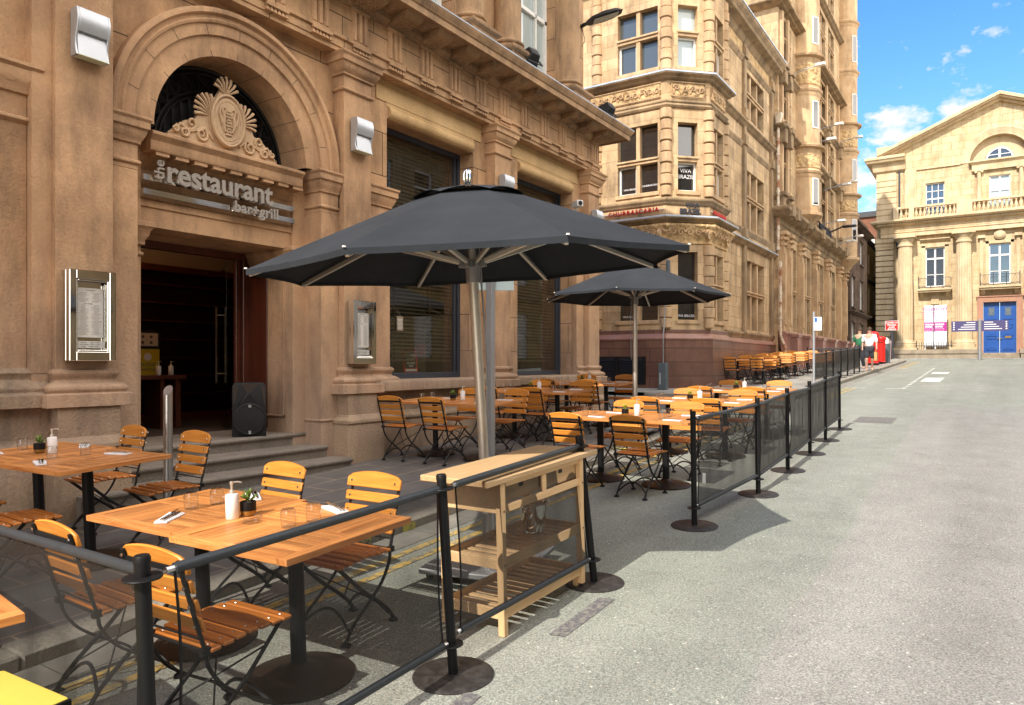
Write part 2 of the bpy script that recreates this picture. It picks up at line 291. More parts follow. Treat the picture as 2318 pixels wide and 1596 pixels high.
def asphalt():
    m, n, b, N, L = nodes('asphalt')
    b.inputs['Roughness'].default_value = .9; b.inputs['Specular IOR Level'].default_value = .3
    g = N('ShaderNodeNewGeometry')
    big = N('ShaderNodeTexNoise'); big.inputs['Scale'].default_value = .35; big.inputs['Detail'].default_value = 4; L(g.outputs['Position'], big.inputs[0])
    smp = N('ShaderNodeMapping'); smp.inputs['Scale'].default_value = (.06, 1.1, 1); L(g.outputs['Position'], smp.inputs[0]); sn = N('ShaderNodeTexNoise'); sn.inputs['Scale'].default_value = 1.4; sn.inputs['Detail'].default_value = 5; L(smp.outputs[0], sn.inputs[0])
    mott = N('ShaderNodeTexNoise'); mott.inputs['Scale'].default_value = 2.2; mott.inputs['Detail'].default_value = 8; mott.inputs['Roughness'].default_value = .7; L(g.outputs['Position'], mott.inputs[0])
    rb = N('ShaderNodeValToRGB'); e = rb.color_ramp.elements; e[0].position = .4; e[0].color = (.252, .268, .230, 1); e[1].position = .62; e[1].color = (.285, .290, .256, 1); L(big.outputs[0], rb.inputs[0])
    # the pinker relaid strip on the right-hand side of the road
    sp = N('ShaderNodeSeparateXYZ'); L(g.outputs['Position'], sp.inputs[0])
    n1 = N('ShaderNodeTexNoise'); n1.inputs['Scale'].default_value = .5; n1.inputs['Detail'].default_value = 2; L(g.outputs['Position'], n1.inputs[0])
    ad = N('ShaderNodeMath'); ad.operation = 'MULTIPLY_ADD'; ad.inputs[1].default_value = .25; L(n1.outputs[0], ad.inputs[0]); L(sp.outputs[1], ad.inputs[2])
    sk = N('ShaderNodeMath'); sk.operation = 'MULTIPLY_ADD'; sk.inputs[1].default_value = -.02; L(sp.outputs[0], sk.inputs[0]); L(ad.outputs[0], sk.inputs[2])
    mr = N('ShaderNodeMapRange'); mr.inputs[1].default_value = 1.02; mr.inputs[2].default_value = .98; L(sk.outputs[0], mr.inputs[0])
    e1 = N('ShaderNodeMapRange'); e1.inputs[1].default_value = -1.6; e1.inputs[2].default_value = -1.55; L(sk.outputs[0], e1.inputs[0])
    e2 = N('ShaderNodeMapRange'); e2.inputs[1].default_value = 20; e2.inputs[2].default_value = 17; L(sp.outputs[0], e2.inputs[0])
    mm = N('ShaderNodeMath'); mm.operation = 'MULTIPLY'; L(mr.outputs[0], mm.inputs[0]); L(e1.outputs[0], mm.inputs[1]); m4 = N('ShaderNodeMath'); m4.operation = 'MULTIPLY'; L(mm.outputs[0], m4.inputs[0]); L(e2.outputs[0], m4.inputs[1])
    wv = N('ShaderNodeMath'); wv.operation = 'ADD'; L(sn.outputs[0], wv.inputs[0]); L(mott.outputs[0], wv.inputs[1]); wr = N('ShaderNodeMapRange'); wr.inputs[1].default_value = .75; wr.inputs[2].default_value = 1.25; wr.inputs[3].default_value = .80; wr.inputs[4].default_value = 1.14; L(wv.outputs[0], wr.inputs[0]); wear = wr
    ms = N('ShaderNodeMix'); ms.data_type = 'RGBA'; ms.inputs[7].default_value = (.292, .286, .265, 1); L(m4.outputs[0], ms.inputs[0]); L(rb.outputs[0], ms.inputs[6]); hw = N('ShaderNodeHueSaturation'); L(wear.outputs[0], hw.inputs['Value']); L(ms.outputs[2], hw.inputs['Color']); col = hw.outputs[0]
    hg = []
    for sc, lo, hi, c, a in ((150, .0, .07, (.50, .48, .42), .7), (130, .0, .08, (.07, .08, .075), .6), (60, .0, .006, (.6, .56, .5), .8), (110, 0, .07, (.16, .22, .18), .6), (90, 0, .03, (.38, .27, .2), .5)):
        vo = N('ShaderNodeTexVoronoi'); vo.inputs['Scale'].default_value = sc; L(g.outputs['Position'], vo.inputs[0])
        sx = N('ShaderNodeSeparateColor'); L(vo.outputs['Color'], sx.inputs[0])
        th = N('ShaderNodeMath'); th.operation = 'LESS_THAN'; th.inputs[1].default_value = hi * 2.2; L(sx.outputs[0], th.inputs[0])
        ds = N('ShaderNodeMath'); ds.operation = 'LESS_THAN'; ds.inputs[1].default_value = .42; L(vo.outputs['Distance'], ds.inputs[0])
        q = N('ShaderNodeMath'); q.operation = 'MULTIPLY'; L(th.outputs[0], q.inputs[0]); L(ds.outputs[0], q.inputs[1]); q2 = N('ShaderNodeMath'); q2.operation = 'MULTIPLY'; q2.inputs[1].default_value = a; L(q.outputs[0], q2.inputs[0])
        k = N('ShaderNodeMix'); k.data_type = 'RGBA'; k.inputs[7].default_value = rgb(c); L(q2.outputs[0], k.inputs[0]); L(col, k.inputs[6]); col = k.outputs[2]
    f = N('ShaderNodeTexNoise'); f.inputs['Scale'].default_value = 85; f.inputs['Detail'].default_value = 4; L(g.outputs['Position'], f.inputs[0])
    hs = N('ShaderNodeHueSaturation'); m3 = N('ShaderNodeMapRange'); m3.inputs[1].default_value = .3; m3.inputs[2].default_value = .7; m3.inputs[3].default_value = .6; m3.inputs[4].default_value = 1.4; L(f.outputs[0], m3.inputs[0]); L(m3.outputs[0], hs.inputs['Value']); L(col, hs.inputs['Color'])
    L(hs.outputs[0], b.inputs['Base Color'])
    v2 = N('ShaderNodeTexVoronoi'); v2.inputs['Scale'].default_value = 95; L(g.outputs['Position'], v2.inputs[0])
    bp = N('ShaderNodeBump'); bp.invert = True; bp.inputs['Strength'].default_value = .55; bp.inputs['Distance'].default_value = .006; L(v2.outputs[0], bp.inputs['Height']); L(bp.outputs[0], b.inputs['Normal'])
    return m
def slabs(name, c1, c2, joint, w, h, rot=0, msize=.004, rough=.7):
    m, n, b, N, L = nodes(name); b.inputs['Roughness'].default_value = rough
    g = N('ShaderNodeNewGeometry'); mp = N('ShaderNodeMapping'); mp.inputs['Rotation'].default_value = (0, 0, rot); L(g.outputs['Position'], mp.inputs[0])
    br = N('ShaderNodeTexBrick'); br.inputs['Scale'].default_value = 1; br.inputs['Brick Width'].default_value = w; br.inputs['Row Height'].default_value = h; br.inputs['Mortar Size'].default_value = msize
    br.inputs['Color1'].default_value = rgb(c1); br.inputs['Color2'].default_value = rgb(c2); br.inputs['Mortar'].default_value = rgb(joint); L(mp.outputs[0], br.inputs[0])
    nz = N('ShaderNodeTexNoise'); nz.inputs['Scale'].default_value = 3; nz.inputs['Detail'].default_value = 9; nz.inputs['Roughness'].default_value = .7; L(g.outputs['Position'], nz.inputs[0])
    mr = N('ShaderNodeMapRange'); mr.inputs[1].default_value = .3; mr.inputs[2].default_value = .7; mr.inputs[3].default_value = .75; mr.inputs[4].default_value = 1.25; L(nz.outputs[0], mr.inputs[0])
    hs = N('ShaderNodeHueSaturation'); L(mr.outputs[0], hs.inputs['Value']); L(br.outputs[0], hs.inputs['Color']); L(hs.outputs[0], b.inputs['Base Color'])
    bp = N('ShaderNodeBump'); bp.inputs['Strength'].default_value = .25; bp.inputs['Distance'].default_value = .005; L(nz.outputs[0], bp.inputs['Height']); L(bp.outputs[0], b.inputs['Normal'])
    return m
def netting(op=.19, name='barrier_mesh'):
    m, n, b, N, L = nodes(name); o = n.nodes['Material Output']
    b.inputs['Base Color'].default_value = (.02, .019, .018, 1); b.inputs['Roughness'].default_value = .6
    t = N('ShaderNodeBsdfTransparent'); mx = N('ShaderNodeMixShader'); lw = N('ShaderNodeLayerWeight'); lw.inputs[0].default_value = .5
    mr = N('ShaderNodeMapRange'); mr.inputs[3].default_value = op; mr.inputs[4].default_value = 1.0; L(lw.outputs['Facing'], mr.inputs[0])
    L(mr.outputs[0], mx.inputs[0]); L(t.outputs[0], mx.inputs[1]); L(b.outputs[0], mx.inputs[2]); L(mx.outputs[0], o.inputs[0])
    return m

X = {}
X['sand'] = stone('brown_sandstone', (.58, .36, .20), (.38, .228, .128), soot=(.085, .055, .038), sootamt=.75, block=(1.15, .62), mortar=(.10, .06, .035), lower=(.40, .285, .21), lowz=1.6, msize=.007)
X['sandp'] = stone('plain_sandstone', (.60, .37, .205), (.39, .235, .133), soot=(.075, .05, .035), sootamt=.85, lower=(.41, .29, .21), lowz=1.6)
X['sandl'] = stone('pale_lintel_stone', (.62, .42, .21), (.52, .34, .16), soot=(.12, .08, .05), sootamt=.4)
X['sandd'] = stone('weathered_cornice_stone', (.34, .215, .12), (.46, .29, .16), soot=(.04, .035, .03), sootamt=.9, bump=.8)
X['sandc'] = stone('carved_sandstone', (.60, .42, .26), (.50, .34, .21), soot=(.1, .06, .04), sootamt=.5, bump=.4)
X['plinth'] = stone('worn_plinth_stone', (.40, .29, .19), (.30, .21, .15), soot=(.06, .05, .045), sootamt=.85, bump=.9)
X['step'] = stone('granite_steps', (.27, .23, .19), (.2, .175, .15), soot=(.07, .06, .055), sootamt=.6, bump=.9)
X['ys'] = stone('yellow_sandstone', (.60, .435, .265), (.46, .31, .17), soot=(.10, .07, .05), sootamt=.95, block=(.72, .36), mortar=(.3, .2, .11), bvar=.13, msize=.006)
X['ysp'] = stone('dressed_yellow_stone', (.60, .425, .25), (.46, .30, .165), soot=(.1, .065, .045), sootamt=.75)
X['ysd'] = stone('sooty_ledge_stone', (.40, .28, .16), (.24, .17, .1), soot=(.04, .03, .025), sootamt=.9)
X['ysc'] = stone('carved_yellow_stone', (.62, .43, .22), (.5, .33, .16), soot=(.09, .06, .04), sootamt=.7, carved=7.0)
X['cream'] = stone('cream_stone', (.60, .485, .31), (.53, .40, .23), soot=(.30, .17, .08), sootamt=.75, block=(1.2, .48), mortar=(.36, .25, .13), bvar=.07, msize=.012)
X['creamp'] = stone('plain_cream_stone', (.62, .495, .32), (.54, .41, .245), soot=(.28, .17, .09), sootamt=.7)
X['greyst'] = stone('grey_base_stone', (.36, .30, .22), (.28, .23, .17), soot=(.08, .07, .06), sootamt=.7)
X['pinkst'] = stone('pink_granite', (.45, .25, .17), (.38, .2, .14), soot=(.2, .1, .07), sootamt=.3)
X['brownst'] = stone('dark_brown_stone', (.13, .085, .065), (.09, .06, .048), soot=(.03, .025, .02), sootamt=.6, block=(.7, .35), mortar=(.06, .05, .04), bvar=.25)
X['ochre'] = stone('ochre_render', (.62, .38, .1), (.55, .33, .09), soot=(.2, .12, .05), sootamt=.35)
X['brick'] = stone('red_brick', (.3, .12, .07), (.22, .09, .055), block=(.23, .075), mortar=(.25, .2, .16))
X['granite'] = stone('red_polished_granite', (.20, .11, .08), (.145, .075, .058), soot=(.05, .03, .025), sootamt=.5, block=(1.35, .42), mortar=(.04, .025, .02), rough=.28, bump=.08, bvar=.12, msize=.008)
X['granitep'] = stone('granite_band', (.36, .2, .16), (.28, .14, .1), soot=(.1, .06, .05), sootamt=.4, rough=.22, bump=.05)
X['opp'] = stone('opposite_stone', (.5, .38, .2), (.4, .3, .15), soot=(.15, .1, .06), sootamt=.5, block=(.8, .4), mortar=(.25, .18, .1))
X['lead'] = mat('lead_flashing', (.42, .47, .54), .5, .0, .25, 3, bump=.3, bs=20)
X['asph'] = asphalt()
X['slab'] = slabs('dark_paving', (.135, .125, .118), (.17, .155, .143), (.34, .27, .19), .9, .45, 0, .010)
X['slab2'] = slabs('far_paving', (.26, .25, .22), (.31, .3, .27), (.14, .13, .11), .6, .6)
X['setts'] = slabs('side_street_setts', (.085, .085, .085), (.115, .11, .11), (.05, .048, .045), .22, .12)
X['kerb'] = stone('kerb_granite', (.33, .30, .25), (.27, .25, .205), soot=(.06, .055, .05), sootamt=.6, bump=1)
X['yellow'] = mat('yellow_road_paint', (.55, .38, .10), .8, 0, .2, 6, dirt=(.2, .19, .15), dirts=16)
X['yellowk'] = mat('kerb_yellow_paint', (.66, .6, .1), .8, 0, .2, 6, dirt=(.15, .14, .11), dirts=7)
X['white'] = mat('white_road_paint', (.72, .72, .68), .8, 0, .15, 6, dirt=(.3, .3, .27), dirts=8)
X['patch'] = mat('dark_tar_patch', (.13, .125, .13), .9, 0, .3, 60, bump=.7, bs=90, dirt=(.24, .23, .2), dirts=30)
X['gutter'] = slabs('gutter_concrete', (.21, .2, .175), (.24, .23, .2), (.09, .085, .075), .6, 1.2)
X['chairw'] = wood('varnished_teak', (.58, .20, .025), (.76, .31, .05), 1, .42, .15, .16)
X['seatw'] = wood('seat_teak', (.40, .12, .018), (.56, .2, .035), 1, .45, .12, .18)
X['tablew'] = wood('table_teak', (.40, .135, .03), (.66, .285, .085), 1, .5, .1, .3)
X['tablex'] = wood('table_teak_cross', (.40, .135, .03), (.66, .285, .085), 0, .5, .1, .22)
X['birch'] = wood('birch', (.64, .41, .20), (.77, .52, .28), 0, .5, .1, .08)
X['birchv'] = wood('birch_upright', (.64, .41, .20), (.77, .52, .28), 2, .5, .1, .08)
X['iron'] = mat('black_iron', (.012, .012, .013), .45, 0, .2, 8, spec=.3)
X['base'] = mat('dark_base_metal', (.03, .025, .023), .55, .2, .3, 5, bump=.1, bs=80, dirt=(.055, .051, .048), dirts=22)
X['cast'] = mat('bronze_base_metal', (.04, .024, .016), .42, .4, .3, 4, bump=.1, bs=60)
X['blackp'] = mat('black_powdercoat', (.009, .009, .010), .5, 0, .1, 8, bump=.1, bs=400, spec=.25)
X['rim'] = mat('mesh_sleeve', (.035, .041, .047), .45, 0, .15, 30, bump=.2, bs=500)
X['net'] = netting(); X['netd'] = netting(.56, 'dense_barrier_mesh')
X['canopy'] = mat('charcoal_canvas', (.032, .036, .043), .95, 0, .2, 2.5, bump=1.0, bs=7, spec=.15)
X['alu'] = mat('anodised_aluminium', (.74, .70, .62), .42, .75, .05, 5)
X['alug'] = mat('grey_metal', (.34, .35, .36), .5, .5, .08, 5)
X['steel'] = mat('brushed_steel', (.55, .55, .56), .28, 1, .06, 3, stretch=(1, 1, .1))
X['chrome'] = mat('polished_chrome', (.78, .77, .75), .06, 1, .03, 3)
X['lampm'] = mat('wall_lamp_metal', (.50, .52, .55), .38, .55, .12, 4, bump=.05, bs=40)
X['letter'] = mat('polished_letter_steel', (.9, .86, .82), .18, .85, .03, 3)
m_, n_, b_, N_, L_ = nodes('warm_lamp'); b_.inputs['Emission Color'].default_value = (1, .45, .15, 1); b_.inputs['Emission Strength'].default_value = 5.0; X['glow'] = m_
X['screw'] = mat('screw_steel', (.7, .68, .66), .25, 1, .05, 3)
X['wpaint'] = mat('white_paint', (.78, .77, .73), .5, 0, .05, 3)
X['wplast'] = mat('white_ceramic', (.82, .8, .78), .25, 0, .03, 3)
X['napkin'] = mat('white_paper_napkin', (.85, .85, .86), .9, 0, .04, 8, bump=.3, bs=60)
X['black'] = mat('black_plastic', (.010, .010, .011), .55, 0, .15, 6, bump=.15, bs=200)
X['grille'] = mat('speaker_grille', (.02, .02, .021), .7, .3, .2, 60, bump=.6, bs=400)
X['gold'] = mat('gold_band', (.35, .22, .06), .4, .7, .1, 6)
X['leaf'] = mat('succulent_leaf', (.13, .22, .035), .45, 0, .35, 30, spec=.4)
X['leafy'] = mat('bright_succulent_leaf', (.42, .45, .06), .45, 0, .3, 30)
X['soil'] = mat('soil', (.04, .03, .02), .95, 0, .3, 60, bump=.6, bs=120)
X['glass'] = glassy('clear_drinking_glass', (.97, .975, .975), boost=1.05)
X['pane'] = glassy('window_glass', (.62, .66, .60), rough=.02, boost=4.0)
X['darkpane'] = glassy('dark_window_glass', (.3, .3, .3), rough=.03, opaque=.75, body=(.02, .022, .025), boost=2.2)
X['bluepane'] = glassy('blind_backed_glass', (.3, .3, .3), rough=.05, opaque=.92, body=(.07, .085, .09), boost=1.15)
X['palepane'] = glassy('net_curtained_glass', (.3, .3, .3), rough=.05, opaque=.95, body=(.42, .5, .5), boost=1.1)
X['doorg'] = glassy('door_glass', (.80, .86, .84), rough=.01)
X['blind'] = mat('dark_wooden_blind', (.10, .065, .035), .6, 0, .2, 5)
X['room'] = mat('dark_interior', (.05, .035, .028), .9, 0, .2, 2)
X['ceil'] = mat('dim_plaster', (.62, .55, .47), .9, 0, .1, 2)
X['redwood'] = mat('dark_red_timber', (.10, .028, .015), .35, 0, .3, 6, coat=.3, stretch=(1, 1, .15))
X['red'] = mat('pillar_red', (.62, .02, .015), .35, 0, .05, 3)
X['redl'] = mat('red_letters', (.55, .03, .025), .4, 0, .05, 3)
X['blue'] = mat('blue_door_paint', (.02, .085, .33), .3, 0, .15, 4)
X['navy'] = mat('sign_navy', (.07, .06, .16), .5, 0, .05, 3)
X['magenta'] = mat('board_magenta', (.42, .03, .26), .5, 0, .05, 3)
X['boardw'] = mat('board_white', (.8, .79, .8), .5, 0, .03, 3)
X['signw'] = mat('sign_back_plate', (.55, .66, .64), .4, .2, .08, 3)
X['signy'] = mat('notice_yellow', (.62, .5, .03), .6, 0, .05, 3)
X['hazy'] = mat('hazard_yellow', (.66, .52, .09), .55, 0, .06, 5, bump=.1, bs=30)
X['paper'] = mat('menu_paper', (.85, .82, .76), .9, 0, .03, 3)
X['ink'] = mat('printed_ink', (.12, .11, .1), .8, 0, .05, 3)
X['blueb'] = mat('badge_blue', (.03, .16, .55), .5, 0, .05, 3)
X['cream_pipe'] = mat('painted_drainpipe', (.66, .58, .44), .5, 0, .1, 5, dirt=(.3, .11, .04), dirts=3)
X['pipe'] = mat('dark_drainpipe', (.04, .045, .06), .5, 0, .1, 5)
X['cab'] = mat('galvanised_cabinet', (.12, .15, .165), .5, .3, .15, 5)
X['skin'] = mat('skin', (.5, .3, .22), .6, 0, .05, 5)
X['hair'] = mat('brown_hair', (.06, .035, .02), .8, 0, .2, 20)
X['shirt'] = mat('white_shirt', (.8, .8, .82), .9, 0, .05, 8)
X['green'] = mat('green_jacket', (.03, .16, .08), .9, 0, .1, 8)
X['dkcloth'] = mat('dark_cloth', (.035, .035, .045), .9, 0, .1, 8)
X['tanc'] = mat('tan_bag', (.5, .3, .12), .8, 0, .1, 8)
X['lens'] = mat('flood_lens', (.35, .34, .28), .3, 0, .15, 8)
X['roof'] = mat('slate_roof', (.07, .07, .075), .7, 0, .2, 6)
X['lampg'] = mat('lamp_diffuser', (.62, .66, .5), .4, 0, .05, 3)
# ------------------------------------------------------------------ ground
def ground(name, poly, h, m, res=None, kind='structure', skirt=0.0):
    b = MB(); us = sorted({p[0] for p in poly})
    b.poly([(u, v, gz(u, h)) for u, v in poly])
    if skirt:
        n = len(poly)
        for i in range(n):
            p, q = poly[i], poly[(i + 1) % n]
            b.quad((p[0], p[1], gz(p[0], h)), (q[0], q[1], gz(q[0], h)), (q[0], q[1], gz(q[0], h - skirt)), (p[0], p[1], gz(p[0], h - skirt)))
    o = b.build(name, X[m], None, smooth=0); o['kind'] = kind
    return o
b = MB()
for u0, u1 in ((-60, -40), (-40, -20), (-20, 0), (0, 20), (20, 49), (49, 80), (80, 260)):
    for v0, v1 in ((-90, 10), (10, 110)): b.quad((u0, v0, gz(u0)), (u1, v0, gz(u1)), (u1, v1, gz(u1)), (u0, v1, gz(u0)))
struct(b.build('road', X['asph'], None, smooth=0))
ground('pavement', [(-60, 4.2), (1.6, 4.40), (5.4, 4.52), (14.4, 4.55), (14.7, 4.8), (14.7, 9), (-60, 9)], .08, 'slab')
b = MB()
kp = [(-30, 3.8), (-12, 3.95), (1.6, 4.16), (5.4, 4.28), (14.4, 4.32)]
def along(path, step):
    P = [Vector(p) for p in path]; L = [0]
    for i in range(len(P) - 1): L.append(L[-1] + (P[i + 1] - P[i]).length)
    n = max(1, int(L[-1] / step)); out = []
    for k in range(n + 1):
        t = L[-1] * k / n; i = max(j for j in range(len(L) - 1) if L[j] <= t + 1e-9); out.append(P[i].lerp(P[i + 1], (t - L[i]) / (L[i + 1] - L[i])))
    return out
def kerb(name, path, side, w=.25, h=.08, step=.9):
    b = MB(); pts = along(path, step)
    for i in range(len(pts) - 1):
        p, q = pts[i], pts[i + 1]; d = (q - p).normalized(); n = Vector((-d.y, d.x)) * w * side; p = p + d * .004; q = q - d * .004
        b.prism([(p.x, p.y, gz(p.x, -.05)), (q.x, q.y, gz(q.x, -.05)), (q.x + n.x, q.y + n.y, gz(q.x, -.05)), (p.x + n.x, p.y + n.y, gz(p.x, -.05))], (0, 0, h + .052 + random.uniform(-.001, .002)))
    return struct(b.build(name, X['kerb'], None, bevel=.012))
kerb('kerb', kp, 1)
kerb('kerb', [(14.45, 4.35), (14.75, 4.75), (14.75, 9)], 1)
ground('side_street', [(14.78, 4.6), (18.6, 4.6), (18.6, 70), (14.78, 70)], .004, 'setts')
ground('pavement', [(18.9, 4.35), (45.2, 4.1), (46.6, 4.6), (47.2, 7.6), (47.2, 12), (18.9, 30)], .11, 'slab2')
kerb('kerb', [(18.65, 8), (18.65, 4.6), (18.95, 4.1), (44.8, 3.85), (46.4, 4.2), (47.2, 5.2), (47.2, 7.6)], 1, .25, .11, 1.0)
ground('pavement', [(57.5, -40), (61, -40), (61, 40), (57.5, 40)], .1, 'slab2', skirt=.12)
def strip(name, pts, w, m, h=.004, kind='structure'):
    b = MB()
    for i in range(len(pts) - 1):
        p, q = Vector(pts[i]), Vector(pts[i + 1]); d = (q - p).normalized(); n = Vector((-d.y, d.x)) * w / 2
        b.poly([(c.x, c.y, gz(c.x, h)) for c in (p - n, q - n, q + n, p + n)])
    return struct(b.build(name, X[m], None, smooth=0))
def off(path, d): return [(p[0], p[1] + d) for p in path]
strip('gutter', off(kp[1:], -.16), .3, 'gutter')
strip('gutter', [(19.2, 3.93), (44.8, 3.69)], .3, 'gutter')
for d in (-.42, -.6): strip('yellow_line', off(kp[1:], d), .07, 'yellow', .005)
for d in (0, -.17):
    strip('yellow_line', [(19.5, 3.62 + d), (23.5, 3.56 + d)], .07, 'yellow', .005)
    strip('yellow_line', [(36.3, 3.5 + d), (44.5, 3.42 + d)], .07, 'yellow', .005)
strip('road_marking', [(23.55, 3.65), (23.6, 3.1)], .1, 'white', .006)
strip('road_marking', [(36.3, 3.6), (36.35, 3.1)], .1, 'white', .006)
strip('road_marking', [(23.6, 2.6), (23.65, 2.1)], .1, 'white', .006)
strip('road_marking', [(36.7, 2.6), (36.75, 2.15)], .1, 'white', .006)
b = MB()
for i in range(17):
    u = 23.65 + i * .8; b.poly([(a, c, gz(a, .006)) for a, c in ((u, 2.07), (u + .42, 2.07), (u + .42, 2.17), (u, 2.17))])
struct(b.build('road_marking', X['white'], None, smooth=0))
for u0, u1 in ((27.0, 29.4), (32.0, 33.5)): ground('road_marking', [(u0, 1.4), (u1, 1.38), (u1, 1.95), (u0, 1.96)], .005, 'white')
ground('tar_patch', [(3.48, 2.06), (4.14, 2.075), (4.16, 1.975), (3.50, 1.965)], .004, 'patch')
ground('tar_patch', [(2.45, 2.04), (2.72, 2.06), (2.72, 1.97), (2.5, 1.95)], .004, 'patch')
ground('tar_patch', [(14.6, 1.5), (15.6, 1.5), (15.6, 2.15), (14.6, 2.15)], .004, 'patch')
b = MB()                                             # yellow loading dashes painted over the kerb
for u in (4.15, 4.7, 6.55, 6.9, 9.3, 9.75, 1.05):
    v = 4.27 if u > 3 else 4.13
    b.poly([(a, c, gz(a, .0865)) for a, c in ((u, v + .015), (u + .16, v + .015), (u + .16, v + .22), (u, v + .22))])
    b.poly([(u, v - .028, gz(u, .006)), (u + .16, v - .028, gz(u, .006)), (u + .16, v - .028, gz(u, .075)), (u, v - .028, gz(u, .075))])
struct(b.build('kerb_marking', X['yellowk'], None, smooth=0))

# ------------------------------------------------------------------ the restaurant building
RB = thing('restaurant_building', 'brown sandstone corner building with arched doorway, triglyph frieze and overhanging cornice', 'building', (0, 0, 0))
WF = wall((0, 7.3), (1, 0))                           # s = u, outwards = -v
UE = 14.15
def prof_base(o=0): return [(0, 1.60), (.03, 1.585), (.045, 1.555), (.03, 1.525), (.015, 1.50), (.02, 1.475), (.06, 1.462), (.095, 1.435), (.10, 1.405), (.08, 1.375), (.10, 1.37), (.13, 1.365), (.13, 1.245), (0, 1.24)]
def prof_cap(z=5.72, k=1.0): return [(0, z), (.14 * k, z), (.14 * k, z - .025), (.115 * k, z - .05), (.115 * k, z - .12), (.09 * k, z - .125), (.085 * k, z - .16), (.05 * k, z - .22), (.03 * k, z - .245), (.03 * k, z - .27), (0, z - .275), (0, z - .43), (.025 * k, z - .435), (.035 * k, z - .455), (.025 * k, z - .475), (0, z - .48)]
def prof_foot(): return [(0, .97), (.02, .965), (.03, .935), (.055, .93), (.085, .9), (.085, .865), (.065, .84), (.07, .83), (.07, -.4), (0, -.4)]
# main wall with window openings, doorway bay left free
b = MB()
wins = [(7.74, 9.84, 1.41, 5.2), (11.2, 13.3, 1.41, 5.2)]
b.hwall(WF, 6.72, UE, .2, 5.8, wins, .35)
b.hwall(WF, -9, 3.72, -.4, 5.8, [], .1)
# end wall on the side street, back and top
b.quad((UE, 7.3, 0), (UE, 22, 0), (UE, 22, 6.8), (UE, 7.3, 6.8)); b.quad((13.6, 7.2, 6.7), (13.6, 22, 6.7), (13.6, 22, 12.6), (13.6, 7.2, 12.6)); b.quad((-9, 22, -.5), (13.6, 22, -.5), (13.6, 22, 12.6), (-9, 22, 12.6)); b.quad((-9, 7.25, 12.6), (13.6, 7.25, 12.6), (13.6, 22, 12.6), (-9, 22, 12.6)); b.quad((-9, 7.3, -.5), (-9, 22, -.5), (-9, 22, 12.6), (-9, 7.3, 12.6))
b.quad((-9, 7.3, 5.8), (UE, 7.3, 5.8), (UE, 7.3, 6.9), (-9, 7.3, 6.9))
# spandrels round the arch
AC, AZ0 = 5.22, 4.13
n = 40
def rect_pt(a):
    x, z = math.cos(a), math.sin(a); t = min(1.5 / abs(x) if abs(x) > 1e-6 else 9, 1.67 / z if z > 1e-6 else 9); return (AC + x * t, 7.3, AZ0 + z * t)
cors = sorted([math.pi * i / n for i in range(n + 1)] + [math.atan2(1.67, 1.5), math.pi - math.atan2(1.67, 1.5)])
for a, c in zip(cors, cors[1:]):
    b.quad((AC + 1.0 * math.cos(a), 7.3, AZ0 + 1.0 * math.sin(a)), rect_pt(a), rect_pt(c), (AC + 1.0 * math.cos(c), 7.3, AZ0 + 1.0 * math.sin(c)))
b.build('wall', X['sand'], RB, smooth=0)
# door jambs, reveals, outer piers
b = MB()
for s in (-1, 1):
    b = MB(); i0, i1, o0, o1 = AC + s * 1.0, AC + s * 1.22, AC + s * 1.20, AC + s * 1.5
    b.box(i0, i1, 7.5, 8.6, .3, 4.13); b.box(o0, o1 + s * .001, 7.2, 8.0, .3, 3.6)
    b.box(i0 + s * .25, i1 + s * .6, 7.32, 8.6, .3, 4.2)
    pth = [(o0, 7.6), (o0, 7.2), (o1, 7.2)] if s > 0 else [(o1, 7.2), (o0, 7.2), (o0, 7.6)]
    b.sweep(pth, prof_cap(4.13, .75)); b.box(o0, o1, 7.2, 7.9, 3.6, 4.12)
    b.sweep(pth, [(0, .93), (.015, .92), (.02, .9), (0, .88)])
    # moulded panel on the reveal
    x = i0 - s * .0; y = 7.72
    for z0, z1, y0, y1 in ((.95, .98, 7.66, 8.25), (2.75, 2.78, 7.66, 8.25), (.95, 2.78, 7.66, 7.69), (.95, 2.78, 8.22, 8.25)): b.box(x - s * .018, x + s * .01, y0, y1, z0, z1)
    rp = [(i0, 8.35), (i0, 7.5), (i1, 7.5)] if s > 0 else [(i1, 7.5), (i0, 7.5), (i0, 8.35)]
    b.sweep(rp, [(0, 3.14), (.10, 3.14), (.10, 3.09), (.07, 3.05), (.06, 3.0), (.03, 2.95), (.03, 2.9), (0, 2.89)])
    b.sweep(rp, [(0, 2.83), (.02, 2.82), (.02, 2.79), (0, 2.78)])
    b.build('door_jamb', X['sandp'], RB, bevel=.006)
b = MB()                                             # archivolt
b.ring(AC, AZ0, [(1.5, 7.31), (1.5, 7.17), (1.475, 7.15), (1.44, 7.15), (1.425, 7.17), (1.42, 7.19), (1.39, 7.195), (1.37, 7.175), (1.345, 7.185), (1.335, 7.21), (1.22, 7.215), (1.215, 7.245), (1.0, 7.255), (1.0, 7.76)], 0, math.pi, 56)
b.m = 1
for k in range(9):
    a = R(14 + k * 19); c, s = math.cos(a), math.sin(a); t = Vector((-s, 0, c)) * .003
    p = lambda r, v: Vector((AC + r * c, v, AZ0 + r * s))
    for (r0, v0, r1, v1) in ((.998, 7.252, 1.215, 7.2515), (.998, 7.252, .998, 7.75), (1.22, 7.213, 1.335, 7.208)):
        b.quad(p(r0, v0) - t, p(r1, v1) - t, p(r1, v1) + t, p(r0, v0) + t)
b.build('arch', [X['sandp'], X['room']], RB, smooth=40)
